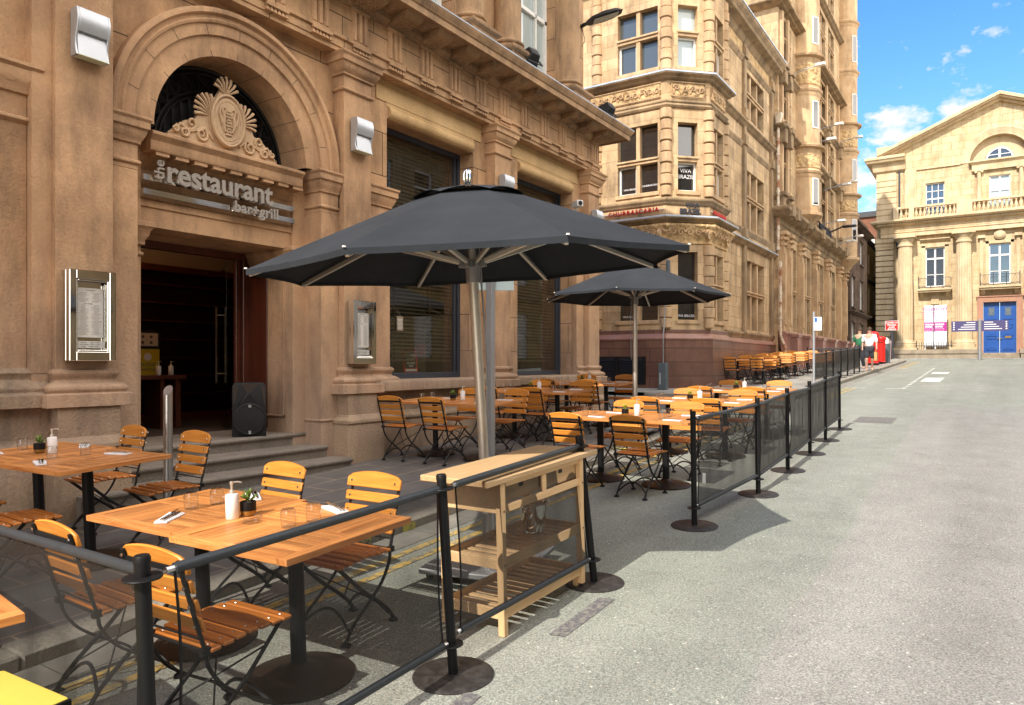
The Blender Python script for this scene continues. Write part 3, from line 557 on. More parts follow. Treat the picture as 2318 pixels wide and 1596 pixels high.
# transom entablature over the door
b = MB()
b.box(AC - 1.0, AC + 1.0, 7.55, 8.6, 3.12, 3.95); b.sweep([(AC - 1.0, 7.55), (AC + 1.0, 7.55)], [(0, 4.12), (.24, 4.09), (.28, 4.07), (.28, 4.045), (.25, 4.01), (.235, 3.99), (.235, 3.9), (.225, 3.885), (.06, 3.88), (.06, 3.80), (.035, 3.78), (.02, 3.74), (.0, 3.72), (0, 3.42), (.02, 3.40), (.02, 3.33), (.0, 3.32), (0, 3.12)])
for k in range(9):
    x = AC - .93 + k * .225; b.box(x, x + .15, 7.335, 7.5, 3.845, 3.885)
b.build('door_lintel', X['sandp'], RB, bevel=.003)
# fanlight behind the arch
b = MB(); b.box(AC - 1.05, AC + 1.05, 7.78, 7.8, 4.05, 5.2); fg = b.build('fanlight', X['grille'], RB, smooth=0)
b = MB()
def arc(r, v, a0=0, a1=math.pi, k=36): return [(AC + r * math.cos(a0 + (a1 - a0) * i / k), v, AZ0 + r * math.sin(a0 + (a1 - a0) * i / k)) for i in range(k + 1)]
for r, t in ((.985, .022), (.93, .012), (.71, .02), (.66, .012)): b.tube(arc(r, 7.74), t, 6)
for k in range(14):
    a0, a1 = math.pi * k / 14, math.pi * (k + 1) / 14; am = (a0 + a1) / 2
    P = lambda r, a: (AC + r * math.cos(a), 7.74, AZ0 + r * math.sin(a))
    b.tube([P(.72, a0), P(.93, a1)], .010, 5); b.tube([P(.93, a0), P(.72, a1)], .010, 5); b.tube([P(.71, a0), P(.93, a0)], .011, 5)
for k in range(-6, 7):
    x = k * .1; b.box(AC + x - .008, AC + x + .008, 7.735, 7.75, AZ0 - .03, AZ0 + math.sqrt(.66 ** 2 - x * x))
b.build('fanlight_grille', X['iron'], RB, smooth=0)
# carved crest over the door
CR = MB(); cu_, cz_ = 5.22, 4.43; CR.M = Matrix.Translation((cu_, 7.45, 4.15)) @ Matrix.Diagonal((1.06, 1.15, 1.14, 1)) @ Matrix.Translation((-cu_, -7.45, -4.15))
CR.prism([(cu_ + x, 7.52, cz_ + z) for x, z in ((-.70, -.3), (-.6, -.2), (-.48, -.1), (-.36, -.06), (-.3, .08), (-.22, .2), (-.12, .22), (0, .42), (.12, .22), (.22, .2), (.3, .08), (.36, -.06), (.48, -.1), (.6, -.2), (.70, -.3))], (0, -.05, 0))
for r, o in ((.215, .05), (.185, .075), (.16, .035)):
    CR.add([(cu_ + r * math.cos(a), 7.5 - o * (j), cz_ + r * 1.27 * math.sin(a)) for j in (0, 1) for a in [2 * math.pi * i / 28 for i in range(28)]],
           [tuple(range(28, 56))] + [(i, (i + 1) % 28, 28 + (i + 1) % 28, 28 + i) for i in range(28)])
CR.tube([(cu_ + .2 * math.cos(a), 7.425, cz_ + .255 * math.sin(a)) for a in [2 * math.pi * i / 28 for i in range(29)]], .017, 6)
CR.tube([(cu_ + .155 * math.cos(a), 7.43, cz_ + .2 * math.sin(a)) for a in [2 * math.pi * i / 28 for i in range(29)]], .009, 6)
def fan(cx, cz, a0, a1, r0, r1, n, v=7.47):
    for k in range(n):
        a = a0 + (a1 - a0) * k / (n - 1); rr = r1 * (1 - .12 * abs(2 * k / (n - 1) - 1))
        CR.tube([(cx + r0 * math.cos(a), v, cz + r0 * math.sin(a)), (cx + rr * .7 * math.cos(a), v - .02, cz + rr * .7 * math.sin(a)), (cx + rr * math.cos(a), v, cz + rr * math.sin(a))], [.006, .014, .018], 6)
fan(cu_, cz_ + .27, R(30), R(150), .03, .19, 7); fan(cu_ - .17, cz_ + .02, R(95), R(185), .05, .24, 7); fan(cu_ + .17, cz_ + .02, R(-5), R(85), .05, .24, 7)
def spiral(cx, cz, r, a0, turns, s, t=.018, v=7.47):
    N = 26; CR.tube([(cx + s * r * (1 - .8 * i / N) * math.cos(a0 + turns * 2 * math.pi * i / N), v - .015 * math.sin(math.pi * i / N), cz + r * (1 - .8 * i / N) * math.sin(a0 + turns * 2 * math.pi * i / N)) for i in range(N + 1)], [t * (1 - .4 * i / N) for i in range(N + 1)], 6)
for s in (-1, 1):
    spiral(cu_ + s * .30, cz_ - .20, .075, R(120), 1.4, s); spiral(cu_ + s * .42, cz_ - .12, .06, R(-60), -1.3, s); spiral(cu_ + s * .50, cz_ - .22, .055, R(120), 1.3, s); spiral(cu_ + s * .60, cz_ - .21, .04, R(100), 1.3, s)
    CR.tube([(cu_ + s * x, 7.47, cz_ + z) for x, z in ((.16, -.22), (.26, -.13), (.36, -.17), (.44, -.2), (.54, -.15), (.62, -.24), (.68, -.27))], [.02, .022, .018, .02, .018, .014, .006], 6)
    CR.tube([(cu_ + s * x, 7.42, cz_ + z) for x, z in ((.045, -.12), (.075, -.03), (.06, .05), (.085, .1), (.06, .13), (.045, .11))], [.012, .026, .02, .011, .012, .004], 6)
    CR.tube([(cu_ + s * x, 7.415, cz_ + z) for x, z in ((.08, -.04), (.115, .05), (.105, .12))], [.02, .012, .004], 6)
CR.box(cu_ - .03, cu_ + .03, 7.42, 7.45, cz_ - .15, cz_ + .12); 
for k in range(9): CR.box(cu_ - .04 + (k % 3) * .01, cu_ + .04 - (k % 3) * .01, 7.41, 7.43, cz_ - .15 + k * .03, cz_ - .135 + k * .03)
CR.box(cu_ - .62, cu_ + .62, 7.46, 7.56, 4.1, 4.15)
CR.build('carved_crest', X['sandc'], RB, smooth=60)
# door frame, open glass leaf, dim interior
b = MB(); b.box(4.2, 4.29, 8.4, 8.5, .75, 3.14); b.box(6.12, 6.24, 8.38, 8.52, .75, 3.14); b.box(6.05, 6.12, 8.44, 8.5, .75, 3.08); b.box(4.29, 6.12, 8.4, 8.5, 3.03, 3.14); b.box(6.2, 6.216, 8.0, 8.38, .8, 3.05)
b.build('door_frame', X['redwood'], RB, bevel=.006)
b = MB(); d = Vector((math.cos(R(60)), math.sin(R(60)), 0)); h0 = Vector((5.98, 8.56, .77)); h1 = h0 + d * .92
b.prism([h0, h1, h1 + Vector((.010, -.006, 0)), h0 + Vector((.010, -.006, 0))], (0, 0, 2.22)); leaf = b.build('glass_door', X['doorg'], RB, smooth=0)
b = MB(); nn = Vector((d.y, -d.x, 0))
for s in (-1, 1):
    q = h0 + d * .8 + nn * .06 * s; b.tube([(q.x, q.y, 1.36), (q.x, q.y, 2.46)], .016, 10)
    for z in (1.5, 2.34): b.tube([(q.x, q.y, z), (h0.x + d.x * .8, h0.y + d.y * .8, z)], .011, 8)
b.build('door_handle', X['steel'], leaf)
b = MB()
ro = (1.0, 10.5, 8.6, 14.0, .745, 3.95); x0, x1, y0, y1, z0, z1 = ro
b.quad((x0, y0, z0), (x1, y0, z0), (x1, y1, z0), (x0, y1, z0)); b.quad((x0, y1, z0), (x1, y1, z0), (x1, y1, z1), (x0, y1, z1)); b.quad((x0, y0, z0), (x0, y1, z0), (x0, y1, z1), (x0, y0, z1)); b.quad((x1, y0, z0), (x1, y1, z0), (x1, y1, z1), (x1, y0, z1))
b.m = 1; b.quad((x0, y0, z1), (x1, y0, z1), (x1, y1, z1), (x0, y1, z1)); b.box(5.0, 9.0, 11.4, 11.45, 3.2, 3.9)
b.quad((6.24, 8.601, .75), (10.5, 8.601, .75), (10.5, 8.601, 3.95), (6.24, 8.601, 3.95)); b.quad((1, 8.601, .75), (4.2, 8.601, .75), (4.2, 8.601, 3.95), (1, 8.601, 3.95))
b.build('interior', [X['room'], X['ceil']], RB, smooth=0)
b = MB(); b.box(5.3, 9.0, 10.95, 11.4, .75, .85); b.box(5.3, 5.4, 10.9, 11.4, .75, 3.2); b.box(5.3, 9.0, 10.9, 11.4, 3.1, 3.2); b.box(8.9, 9.0, 10.9, 11.4, .75, 3.2)
for k in range(7): b.box(5.4, 8.9, 10.95, 11.35, 1.15 + k * .29, 1.17 + k * .29)
b.box(5.4, 8.9, 11.36, 11.4, .75, 3.2); b.build('bottle_shelving', X['redwood'], RB, smooth=0)
b = MB(); b.box(4.2, 6.3, 7.5, 8.6, .70, .745); b.build('threshold', X['step'], RB, smooth=0)
b = MB(); b.box(4.3, 5.4, 9.3, 9.5, 3.88, 3.93); b.build('ceiling_lamp', X['glow'], RB, smooth=0)
# steps
b = MB()
for u0, u1, v0, z0, z1 in ((4.02, 6.42, 7.5, .58, .75), (3.75, 6.5, 7.16, .42, .595), (3.3, 6.62, 6.84, .2, .44)):
    b = MB()
    b.sweep([(u0, v0 + .04), (u1, v0 + .04)], [(0, z1), (.045, z1 - .003), (.06, z1 - .02), (.055, z1 - .045), (.03, z1 - .06), (.02, z1 - .08), (.02, z0 - .2)]); b.box(u0, u1, v0 + .039, 7.7, z0 - .2, z1 - .001); b.build('doorstep', X['step'], RB, bevel=.004)
# pilasters, left recess, dado, sill course
def pilaster(u0, u1, lamp=True):
    b = MB(); vf = 7.1; p = [(u0, 7.32), (u0, vf), (u1, vf), (u1, 7.32)]
    b.box(u0, u1, vf, 7.32, 1.24, 5.72); b.sweep(p, prof_cap()); b.sweep(p, prof_base())
    o = b.build('pilaster', X['sandp'], RB, bevel=.004)
    b = MB(); g = gz(u0) - .2
    b.box(u0 - .02, u1 + .02, 7.0, 7.32, g, 1.245); b.sweep([(u0 - .02, 7.32), (u0 - .02, 7.0), (u1 + .02, 7.0), (u1 + .02, 7.32)], [(o_, max(z, g)) for o_, z in prof_foot()]); b.build('pedestal', X['plinth'], RB, bevel=.006)
for u0, u1 in ((3.2, 3.72), (6.72, 7.22), (10.2, 10.68), (13.66, 14.15)): pilaster(u0, u1)
b = MB()
b.sweep([(7.22, 7.2), (10.2, 7.2)], [(0, 1.42), (.18, 1.40), (.2, 1.385), (.2, 1.26), (.16, 1.25), (0, 1.25)]); b.sweep([(10.68, 7.2), (13.66, 7.2)], [(0, 1.42), (.18, 1.40), (.2, 1.385), (.2, 1.26), (.16, 1.25), (0, 1.25)])
b.sweep([(-9, 7.2), (3.2, 7.2)], [(-.1, 1.62), (0, 1.60), (.045, 1.56), (.03, 1.53), (.02, 1.5), (.07, 1.46), (.11, 1.42), (.10, 1.385), (.14, 1.37), (.15, 1.36), (.15, 1.25), (-.1, 1.25)])
b.build('sill_course', X['plinth'], RB, bevel=.005)
b = MB()
for a, c in ((-9, 3.2), (7.24, 10.18), (10.7, 13.64)):
    b = MB()
    b.box(a, c, 7.14, 7.31, -.5, 1.25); b.sweep([(a, 7.14), (c, 7.14)], prof_foot()); b.build('dado', X['plinth'], RB, bevel=.006)
# side pier of the windows and left-hand bay mouldings
b = MB()
for u0, u1 in ((7.22, 7.70), (13.3, 13.62)):
    b = MB()
    b.box(u0, u1, 7.2, 7.31, 1.4, 3.6); b.sweep([(u0, 7.2), (u1, 7.2), (u1, 7.31)], prof_cap(4.13, .75)); b.box(u0, u1, 7.2, 7.31, 3.6, 4.12)
    b.sweep([(u0, 7.2), (u1, 7.2), (u1, 7.31)], [(o, z) for o, z in prof_base()]); b.build('side_pier', X['sandp'], RB, bevel=.003)
b = MB()
b.sweep([(-9, 7.24), (3.03, 7.24), (3.03, 7.31)], [(-.1, 4.32), (.1, 4.32), (.1, 4.29), (.075, 4.26), (.07, 4.18), (.05, 4.14), (.02, 4.09), (.02, 4.06), (0, 4.05), (0, 3.86), (.03, 3.85), (.035, 3.82), (.0, 3.79), (0, 1.6)])
b.box(3.03, 3.2, 7.16, 7.31, 1.24, 5.72); b.build('bay_moulding', X['sandp'], RB, bevel=.003)
for a, c in ((7.76, 9.82), (11.22, 13.28)):
    b = MB()           # roll moulding of the lintel over each window
    b.box(a - .25, c + .22, 7.285, 7.4, 5.42, 5.72); b.build('lintel', X['sandl'], RB, bevel=.003); b = MB()
    b.m = 0; b.tube([(a + .01, 7.34, 5.29), (c - .01, 7.34, 5.29)], .095, 14); b.box(a - .04, c + .02, 7.292, 7.5, 5.36, 5.42)
    b.build('window_surround', X['sandl'], RB, bevel=.003)
# entablature
b = MB(); EP = [(-9, 7.1), (UE + .0, 7.1), (UE + .0, 22)]
b.sweep(EP, [(-.2, 5.72), (.0, 5.72), (.0, 5.775), (.012, 5.78), (.012, 5.875), (.045, 5.885), (.045, 5.93), (.0, 5.935), (0, 6.375), (-.2, 6.4)])
b.build('architrave', X['sand'], RB, smooth=30)
b = MB()
def trig(u):
    for k in (-1, 0, 1):
        c = u + k * .1; b.prism([(c - .04, 7.1, 5.95), (c - .022, 7.065, 5.95), (c + .022, 7.065, 5.95), (c + .04, 7.1, 5.95)], (0, 0, .38))
    b.box(u - .16, u + .16, 7.06, 7.1, 6.33, 6.375); b.box(u - .16, u + .16, 7.03, 7.06, 5.84, 5.88)
    for k in range(6): c = u - .135 + k * .054; b.prism([(c - .022, 7.095, 5.79), (c + .022, 7.095, 5.79), (c + .01, 7.05, 5.84), (c - .01, 7.05, 5.84)], (0, 0, .001)) if False else b.add([(c - .023, 7.088, 5.785), (c + .023, 7.088, 5.785), (c + .023, 7.045, 5.785), (c - .023, 7.045, 5.785), (c - .01, 7.088, 5.84), (c + .01, 7.088, 5.84), (c + .01, 7.055, 5.84), (c - .01, 7.055, 5.84)], [(0, 1, 2, 3), (4, 5, 6, 7), (0, 1, 5, 4), (1, 2, 6, 5), (2, 3, 7, 6), (3, 0, 4, 7)])
for k in range(-6, 11): b = MB(); trig(7.0 + .69 * k); b.build('triglyph', X['sandp'], RB, smooth=0)
b = MB()
b.sweep(EP, [(-.2, 6.37), (.02, 6.375), (.03, 6.41), (.06, 6.43), (.08, 6.455), (.08, 6.53), (.46, 6.535), (.46, 6.51), (.5, 6.51), (.5, 6.6), (.52, 6.615), (.53, 6.64), (.56, 6.68), (.57, 6.715), (.3, 6.76), (-.3, 6.80)])
for k in range(-21, 12):
    u = 7.0 + .69 * k
    if u > UE - .1: continue
    b.add([(u - .17, 7.06, 6.40), (u + .17, 7.06, 6.40), (u + .17, 6.74, 6.455), (u - .17, 6.74, 6.455), (u - .17, 7.06, 6.532), (u + .17, 7.06, 6.532), (u + .17, 6.70, 6.532), (u - .17, 6.70, 6.532)], [(0, 1, 2, 3), (4, 7, 6, 5), (0, 4, 5, 1), (1, 5, 6, 2), (2, 6, 7, 3), (3, 7, 4, 0)])
    for i in range(5):
        for j in range(4): b.lathe([(.022, 0), (.015, -.014), (0, -.018)], (u - .13 + i * .065, 7.02 - j * .07, 6.408 + j * .012), 5)
    b.lathe([(.075, 6.533), (.06, 6.505), (.03, 6.50), (.02, 6.485), (0, 6.48)], (u + .345, 6.87, 0), 8)
for v in (7.6, 8.3, 9.0, 9.7, 10.4): b.box(UE + .05, UE + .38, v - .17, v + .17, 6.42, 6.532)
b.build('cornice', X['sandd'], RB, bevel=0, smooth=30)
b = MB(); b.sweep(EP, [(.2, 6.785), (.572, 6.717), (.572, 6.735), (.2, 6.80)]); b.build('cornice_flashing', X['lead'], RB)
# upper storey
b = MB(); W2 = wall((0, 7.2), (1, 0))
uw = [(c - .67, c + .67, 7.2, 9.6) for c in (11.72, 8.42, 5.12, 1.82, -1.5)]
b.hwall(W2, -9, 13.6, 6.75, 12.6, uw, .3)
b.build('upper_wall', X['sand'], RB, smooth=0)
b = MB()
b.sweep([(-9, 7.2), (13.6, 7.2), (13.6, 20)], [(0, 7.12), (.06, 7.1), (.06, 7.02), (.03, 7.0), (.03, 6.75), (0, 6.75)])
b.box(-9, 13.7, 6.7, 7.25, 11.2, 11.9); b.box(-9, 14.0, 6.3, 7.25, 11.9, 12.3)
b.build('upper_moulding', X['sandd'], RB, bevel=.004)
for c in (12.65, 10.5, 9.38, 7.2, 6.08, 3.9, 2.78, .6, -.5):
    b = MB()
    b.box(c - .33, c + .33, 6.72, 7.2, 6.77, 6.98); b.sweep([(c - .33, 7.2), (c - .33, 6.72), (c + .33, 6.72), (c + .33, 7.2)], [(0, 7.02), (.06, 7.02), (.06, 6.97), (.02, 6.94), (0, 6.93)])
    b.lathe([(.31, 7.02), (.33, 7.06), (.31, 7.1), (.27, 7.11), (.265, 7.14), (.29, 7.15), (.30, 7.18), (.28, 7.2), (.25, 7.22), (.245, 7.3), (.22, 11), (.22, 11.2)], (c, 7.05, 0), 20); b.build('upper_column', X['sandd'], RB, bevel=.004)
for c in (12.5, 10.93, 9.2, 7.64, 13.1):
    b = MB(); b.box(c - .09, c + .09, 7.12, 7.21, 7.1, 11.2); b.box(c - .05, c + .05, 7.08, 7.12, 7.1, 11.2); b.build('window_jamb', X['sandd'], RB, bevel=.004)
for i, (a, c, z0, z1) in enumerate(uw[:3]):
    b = MB(); t = .07
    for q in ((a, a + t, z0, z1), (c - t, c, z0, z1), (a, c, z0, z0 + .1), (a, c, z1 - t, z1), (a, c, 8.35, 8.42), ((a + c) / 2 + .25, (a + c) / 2 + .29, z0, z1)): b.box(q[0], q[1], 7.38, 7.46, q[2], q[3])
    f = b.build('window', X['wpaint'], RB, smooth=0); b = MB(); b.box(a, c, 7.44, 7.45, z0, z1); b.build('pane', X['palepane'], f, smooth=0)
# shop windows
for i, (a, c, z0, z1) in enumerate(wins):
    b = MB(); t = .05; v0, v1 = 7.58, 7.66
    b.box(a, a + t, v0, v1, z0, z1); b.box(c - t, c, v0, v1, z0, z1); b.box(a + t, c - t, v0, v1, z0, z0 + .09); b.box(a + t, c - t, v0, v1, z1 - .07, z1); b.box(c - t - .09, c - t - .06, v0 + .01, v1, z0, z1)
    fr = b.build('window', X['pipe'], RB, bevel=.004); b = MB(); b.quad((a + t, 7.62, z0 + .08), (c - t, 7.62, z0 + .08), (c - t, 7.62, z1 - .06), (a + t, 7.62, z1 - .06)); b.build('pane', X['pane'], fr, smooth=0)
    b = MB()
    for k in range(58):
        z = z1 - .1 - k * .062
        if z < z0 + .32: break
        b.add([(a + .06, 7.74, z), (c - .06, 7.74, z), (c - .06, 7.775, z + .035), (a + .06, 7.775, z + .035)], [(0, 1, 2, 3)])
    for q in (.3, .7): b.box(a + (c - a) * q - .01, a + (c - a) * q + .01, 7.73, 7.735, z0 + .3, z1)
    b.box(a + .06, c - .06, 7.73, 7.76, z0 + .27, z0 + .3); b.build('blind', X['blind'], fr, smooth=0)
    b = MB(); b.quad((a - .3, 9.2, 1.0), (c + .3, 9.2, 1.0), (c + .3, 9.2, 5.4), (a - .3, 9.2, 5.4)); b.quad((a - .3, 7.7, 1.3), (c + .3, 7.7, 1.3), (c + .3, 9.2, 1.3), (a - .3, 9.2, 1.3)); b.quad((a - .3, 7.7, 1.3), (a - .3, 9.2, 1.3), (a - .3, 9.2, 5.4), (a - .3, 7.7, 5.4)); b.quad((c + .3, 7.7, 1.3), (c + .3, 9.2, 1.3), (c + .3, 9.2, 5.4), (c + .3, 7.7, 5.4)); b.quad((a - .3, 7.7, 5.4), (c + .3, 7.7, 5.4), (c + .3, 9.2, 5.4), (a - .3, 9.2, 5.4))
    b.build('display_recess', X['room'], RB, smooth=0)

# ------------------------------------------------------------------ sign, lamps, menu cases, cameras on that facade
SG = thing('restaurant_sign', 'polished steel lettering the restaurant bar+grill on two rails above the doorway', 'shop sign', (5.2, 7.4, 3.55))
def loc(b): b.M = Matrix.Translation((-5.2, -7.4, -3.55)); return b
b = loc(MB()); b.box(4.22, 6.2, 7.45, 7.49, 3.59, 3.65); b.box(4.22, 6.2, 7.45, 7.49, 3.44, 3.50); b.build('rail', X['chrome'], SG)
WS = wall((0, 7.42), (1, 0))
b = loc(MB()); b.text('restaurant', .335, wmat(WS, 4.43, .02, 3.60), .02, .009, 'LEFT', .985); b.build('lettering', X['letter'], SG, smooth=30)
b = loc(MB()); b.text('bar+grill', .175, wmat(WS, 5.90, .02, 3.43), .02, .005, 'RIGHT', 1.05); b.build('lettering', X['letter'], SG, smooth=30)
b = loc(MB()); b.text('the', .16, wmat(WS, 4.41, .02, 3.61, R(90)), .015, .003, 'LEFT', 1.0); b.build('lettering', X['letter'], SG, smooth=30)
def wall_lamp(M, label):
    t = thing('wall_lamp', label, 'wall lamp', M=M, group='metal lamps on the restaurant pilasters')   # local: y out of wall = -Y
    b = MB(); pr = []
    for i in range(13):
        q = i / 12; pr.append((-.13 - .025 * math.sin(q * 2 * math.pi), .22 - .44 * q))
    P = [(.0, .22)] + [(-y - 0, z) for y, z in pr]
    side = [(-.02, .22)] + [(y, z) for y, z in pr] + [(-.02, -.22)]
    def slab(x0, x1, sd): b.prism([(x0, y, z) for y, z in sd], (x1 - x0, 0, 0))
    top = [(-.02, .22)] + [p for p in pr if p[1] >= -.01] + [(-.02, 0)]
    bot = [(-.02, -.12)] + [p for p in pr if p[1] <= -.10] + [(-.02, -.22)]
    slab(-.15, -.13, side); slab(.13, .15, side); slab(-.13, .13, top); b.box(-.13, .13, -.10, -.02, -.16, .0)
    b.add([(-.13, -.10, .0), (.13, -.10, 0), (.13, pr[-2][0] + .003, -.13), (-.13, pr[-2][0] + .003, -.13), (-.13, pr[-1][0] + .003, -.219), (.13, pr[-1][0] + .003, -.219)], [(0, 1, 2, 3), (3, 2, 5, 4)])
    b.box(-.12, .12, -.02, .0, -.2, .2); b.build('housing', X['lampm'], t, bevel=.003)
    b = MB(); b.box(-.125, .125, -.14, -.03, -.222, -.214); b.build('lamp_glass', X['lampg'], t, smooth=0)
    return t
lw = lambda u, z: Matrix.Translation((u, 7.1, z))
l0 = wall_lamp(lw(3.47, 4.70), 'silver up and down wall lamp high on the pilaster left of the arch')
for u, lb in ((6.97, 'silver wall lamp on the pilaster between the arch and the first big window'), (10.44, 'silver wall lamp on the pilaster between the two windows, half hidden by the umbrella top'), (13.9, 'small silver wall lamp at the far street corner just above the umbrella edge')): copy_tree(l0, lw(u, 4.68), lb)
def menu_case(M, label):
    t = thing('menu_case', label, 'menu case', M=M, group='chrome menu cases')
    b = MB(); w_, h_, d_ = .21, .42, .13
    b.box(-w_, w_, -.06, 0, -h_, h_)
    for q in ((-w_, -w_ + .06, -h_, h_), (w_ - .06, w_, -h_, h_), (-w_ + .06, w_ - .06, h_ - .085, h_), (-w_ + .06, w_ - .06, -h_, -h_ + .085)): b.box(q[0], q[1], -d_, -.06, q[2], q[3])
    for q in ((-w_ + .06, -w_ + .078, -h_ + .085, h_ - .085), (w_ - .078, w_ - .06, -h_ + .085, h_ - .085), (-w_ + .078, w_ - .078, h_ - .103, h_ - .085), (-w_ + .078, w_ - .078, -h_ + .085, -h_ + .103)): b.box(q[0], q[1], -d_ + .005, -d_ + .02, q[2], q[3])
    b.build('housing', X['chrome'], t, bevel=.006)
    b = MB(); b.box(-.12, .12, -.072, -.068, -.2, .26); b.box(-.13, .13, -.075, -.071, -.30, -.235); pp = b.build('menu_sheet', X['paper'], t, smooth=0)
    b = MB(); Wl = wall((0, 0), (1, 0))
    b.text('IN THE BUTTS', .013, wmat(Wl, 0, .0765, .235), .0004); b.text('ON THE GRILL', .013, wmat(Wl, -.02, .0765, .11), .0004)
    for k in range(38):
        z = .215 - k * .0105
        if abs(z - .115) < .012: continue
        for c in (-.06, .055): b.box(c - random.uniform(.02, .05), c + random.uniform(.015, .05), -.0735, -.0725, z, z + .0018)
    for k, s_ in enumerate(('Thursday     11.00am-11.00pm', 'and Saturday  11.00am-12.00am', 'Sunday     11.00am-10.30pm')): b.text(s_, .014, wmat(Wl, 0, .0765, -.253 - k * .018), .0004)
    b.build('menu_text', X['ink'], t, smooth=0)
    b = MB(); b.quad((-.15, -.118, -.335), (.15, -.118, -.335), (.15, -.118, .335), (-.15, -.118, .335)); b.build('glass', X['glass'], t, smooth=0)
    return t
m0 = menu_case(Matrix.Translation((3.47, 7.1, 2.09)), 'chrome framed menu case on the pilaster left of the doorway')
copy_tree(m0, Matrix.Translation((6.98, 7.1, 2.06)), 'chrome framed menu case between the doorway and the first big window')
def cctv(M, label, mats='wpaint'):
    t = thing('security_camera', label, 'security camera', M=M)
    b = MB(); b.box(-.07, .07, -.42, -.16, -.02, .11); b.build('camera_body', X[mats], t, bevel=.012)
    b = MB(); b.lathe([(.045, 0), (.045, .012), (0, .012)], (0, -.435, .045), 12, 'y'); b.build('lens', X['black'], t)
    b = MB(); b.tube([(0, 0, -.22), (0, -.1, -.2), (0, -.22, -.06), (0, -.24, -.02)], .022, 8); b.box(-.05, .05, -.02, 0, -.3, -.14); b.build('bracket', X[mats], t, bevel=.004)
    return t
cctv(Matrix.Translation((13.25, 7.3, 4.85)) @ Matrix.Rotation(R(-35), 4, 'Z'), 'white security camera on a bracket right of the second window')
def flood(M, label, name='floodlight'):
    t = thing(name, label, 'floodlight', M=M)
    b = MB(); b.add([(-.17, -.05, -.12), (.17, -.05, -.12), (.17, -.05, .14), (-.17, -.05, .14), (-.1, .16, -.07), (.1, .16, -.07), (.1, .16, .09), (-.1, .16, .09)], [(0, 1, 2, 3), (4, 7, 6, 5), (0, 4, 5, 1), (1, 5, 6, 2), (2, 6, 7, 3), (3, 7, 4, 0)]); b.build('housing', X['black'], t, bevel=.012)
    b = MB(); b.box(-.15, .15, -.058, -.052, -.1, .12); b.build('lens', X['lens'], t)
    b = MB(); b.tube([(-.19, .03, 0), (-.19, .05, -.17), (.19, .05, -.17), (.19, .03, 0)], .012, 6); b.build('bracket', X['black'], t)
    return t
flood(Matrix.Translation((10.75, 6.75, 6.98)) @ Matrix.Rotation(R(170), 4, 'Z') @ Matrix.Rotation(R(35), 4, 'X'), 'black floodlight on the cornice below the second upper column')
flood(Matrix.Translation((13.9, 6.8, 6.98)) @ Matrix.Rotation(R(170), 4, 'Z') @ Matrix.Rotation(R(35), 4, 'X'), 'black floodlight near the far end of the restaurant cornice')
t = thing('street_light', 'black hooded street light on the upper corner of the restaurant building', 'street light', (13.5, 7.1, 8.75))
b = MB(); b.M = Matrix.Rotation(R(35), 4, 'Z') @ Matrix.Scale(1.25, 4)
def shell(b, y0, z0):
    n = 9
    for k in range(n):
        pass
prof = [(0.0, .05, .03), (-.1, .13, .08), (-.3, .17, .10), (-.5, .15, .08), (-.62, .07, .03)]
vs = []
for y, w_, h_ in prof:
    for a in range(9): q = math.pi * a / 8; vs.append((w_ * math.cos(q), y, h_ * math.sin(q) - y * .35))
b.add(vs, [(i * 9 + j, i * 9 + j + 1, (i + 1) * 9 + j + 1, (i + 1) * 9 + j) for i in range(4) for j in range(8)] + [(i * 9, (i + 1) * 9, (i + 1) * 9 + 8, i * 9 + 8) for i in range(4)] + [tuple(range(9)), tuple(range(36, 45))]); b.build('hood', X['black'], t)
b = MB(); b.M = Matrix.Rotation(R(35), 4, 'Z') @ Matrix.Scale(1.25, 4); b.add([(-.1, -.14, .04), (.1, -.14, .04), (.08, -.55, .185), (-.08, -.55, .185), (-.1, -.14, .03), (.1, -.14, .03), (.08, -.55, .175), (-.08, -.55, .175)], [(0, 1, 2, 3), (4, 5, 6, 7), (0, 1, 5, 4), (1, 2, 6, 5), (2, 3, 7, 6), (3, 0, 4, 7)]); b.build('lens', X['lens'], t)
b = MB(); b.tube([(0, .2, -.05), (0, .0, 0)], .04, 8); b.tube([(0, .1, -.03), (.03, .05, -.2), (-.02, .0, -.35), (.05, .1, -.42)], .006, 5); b.build('bracket', X['black'], t)
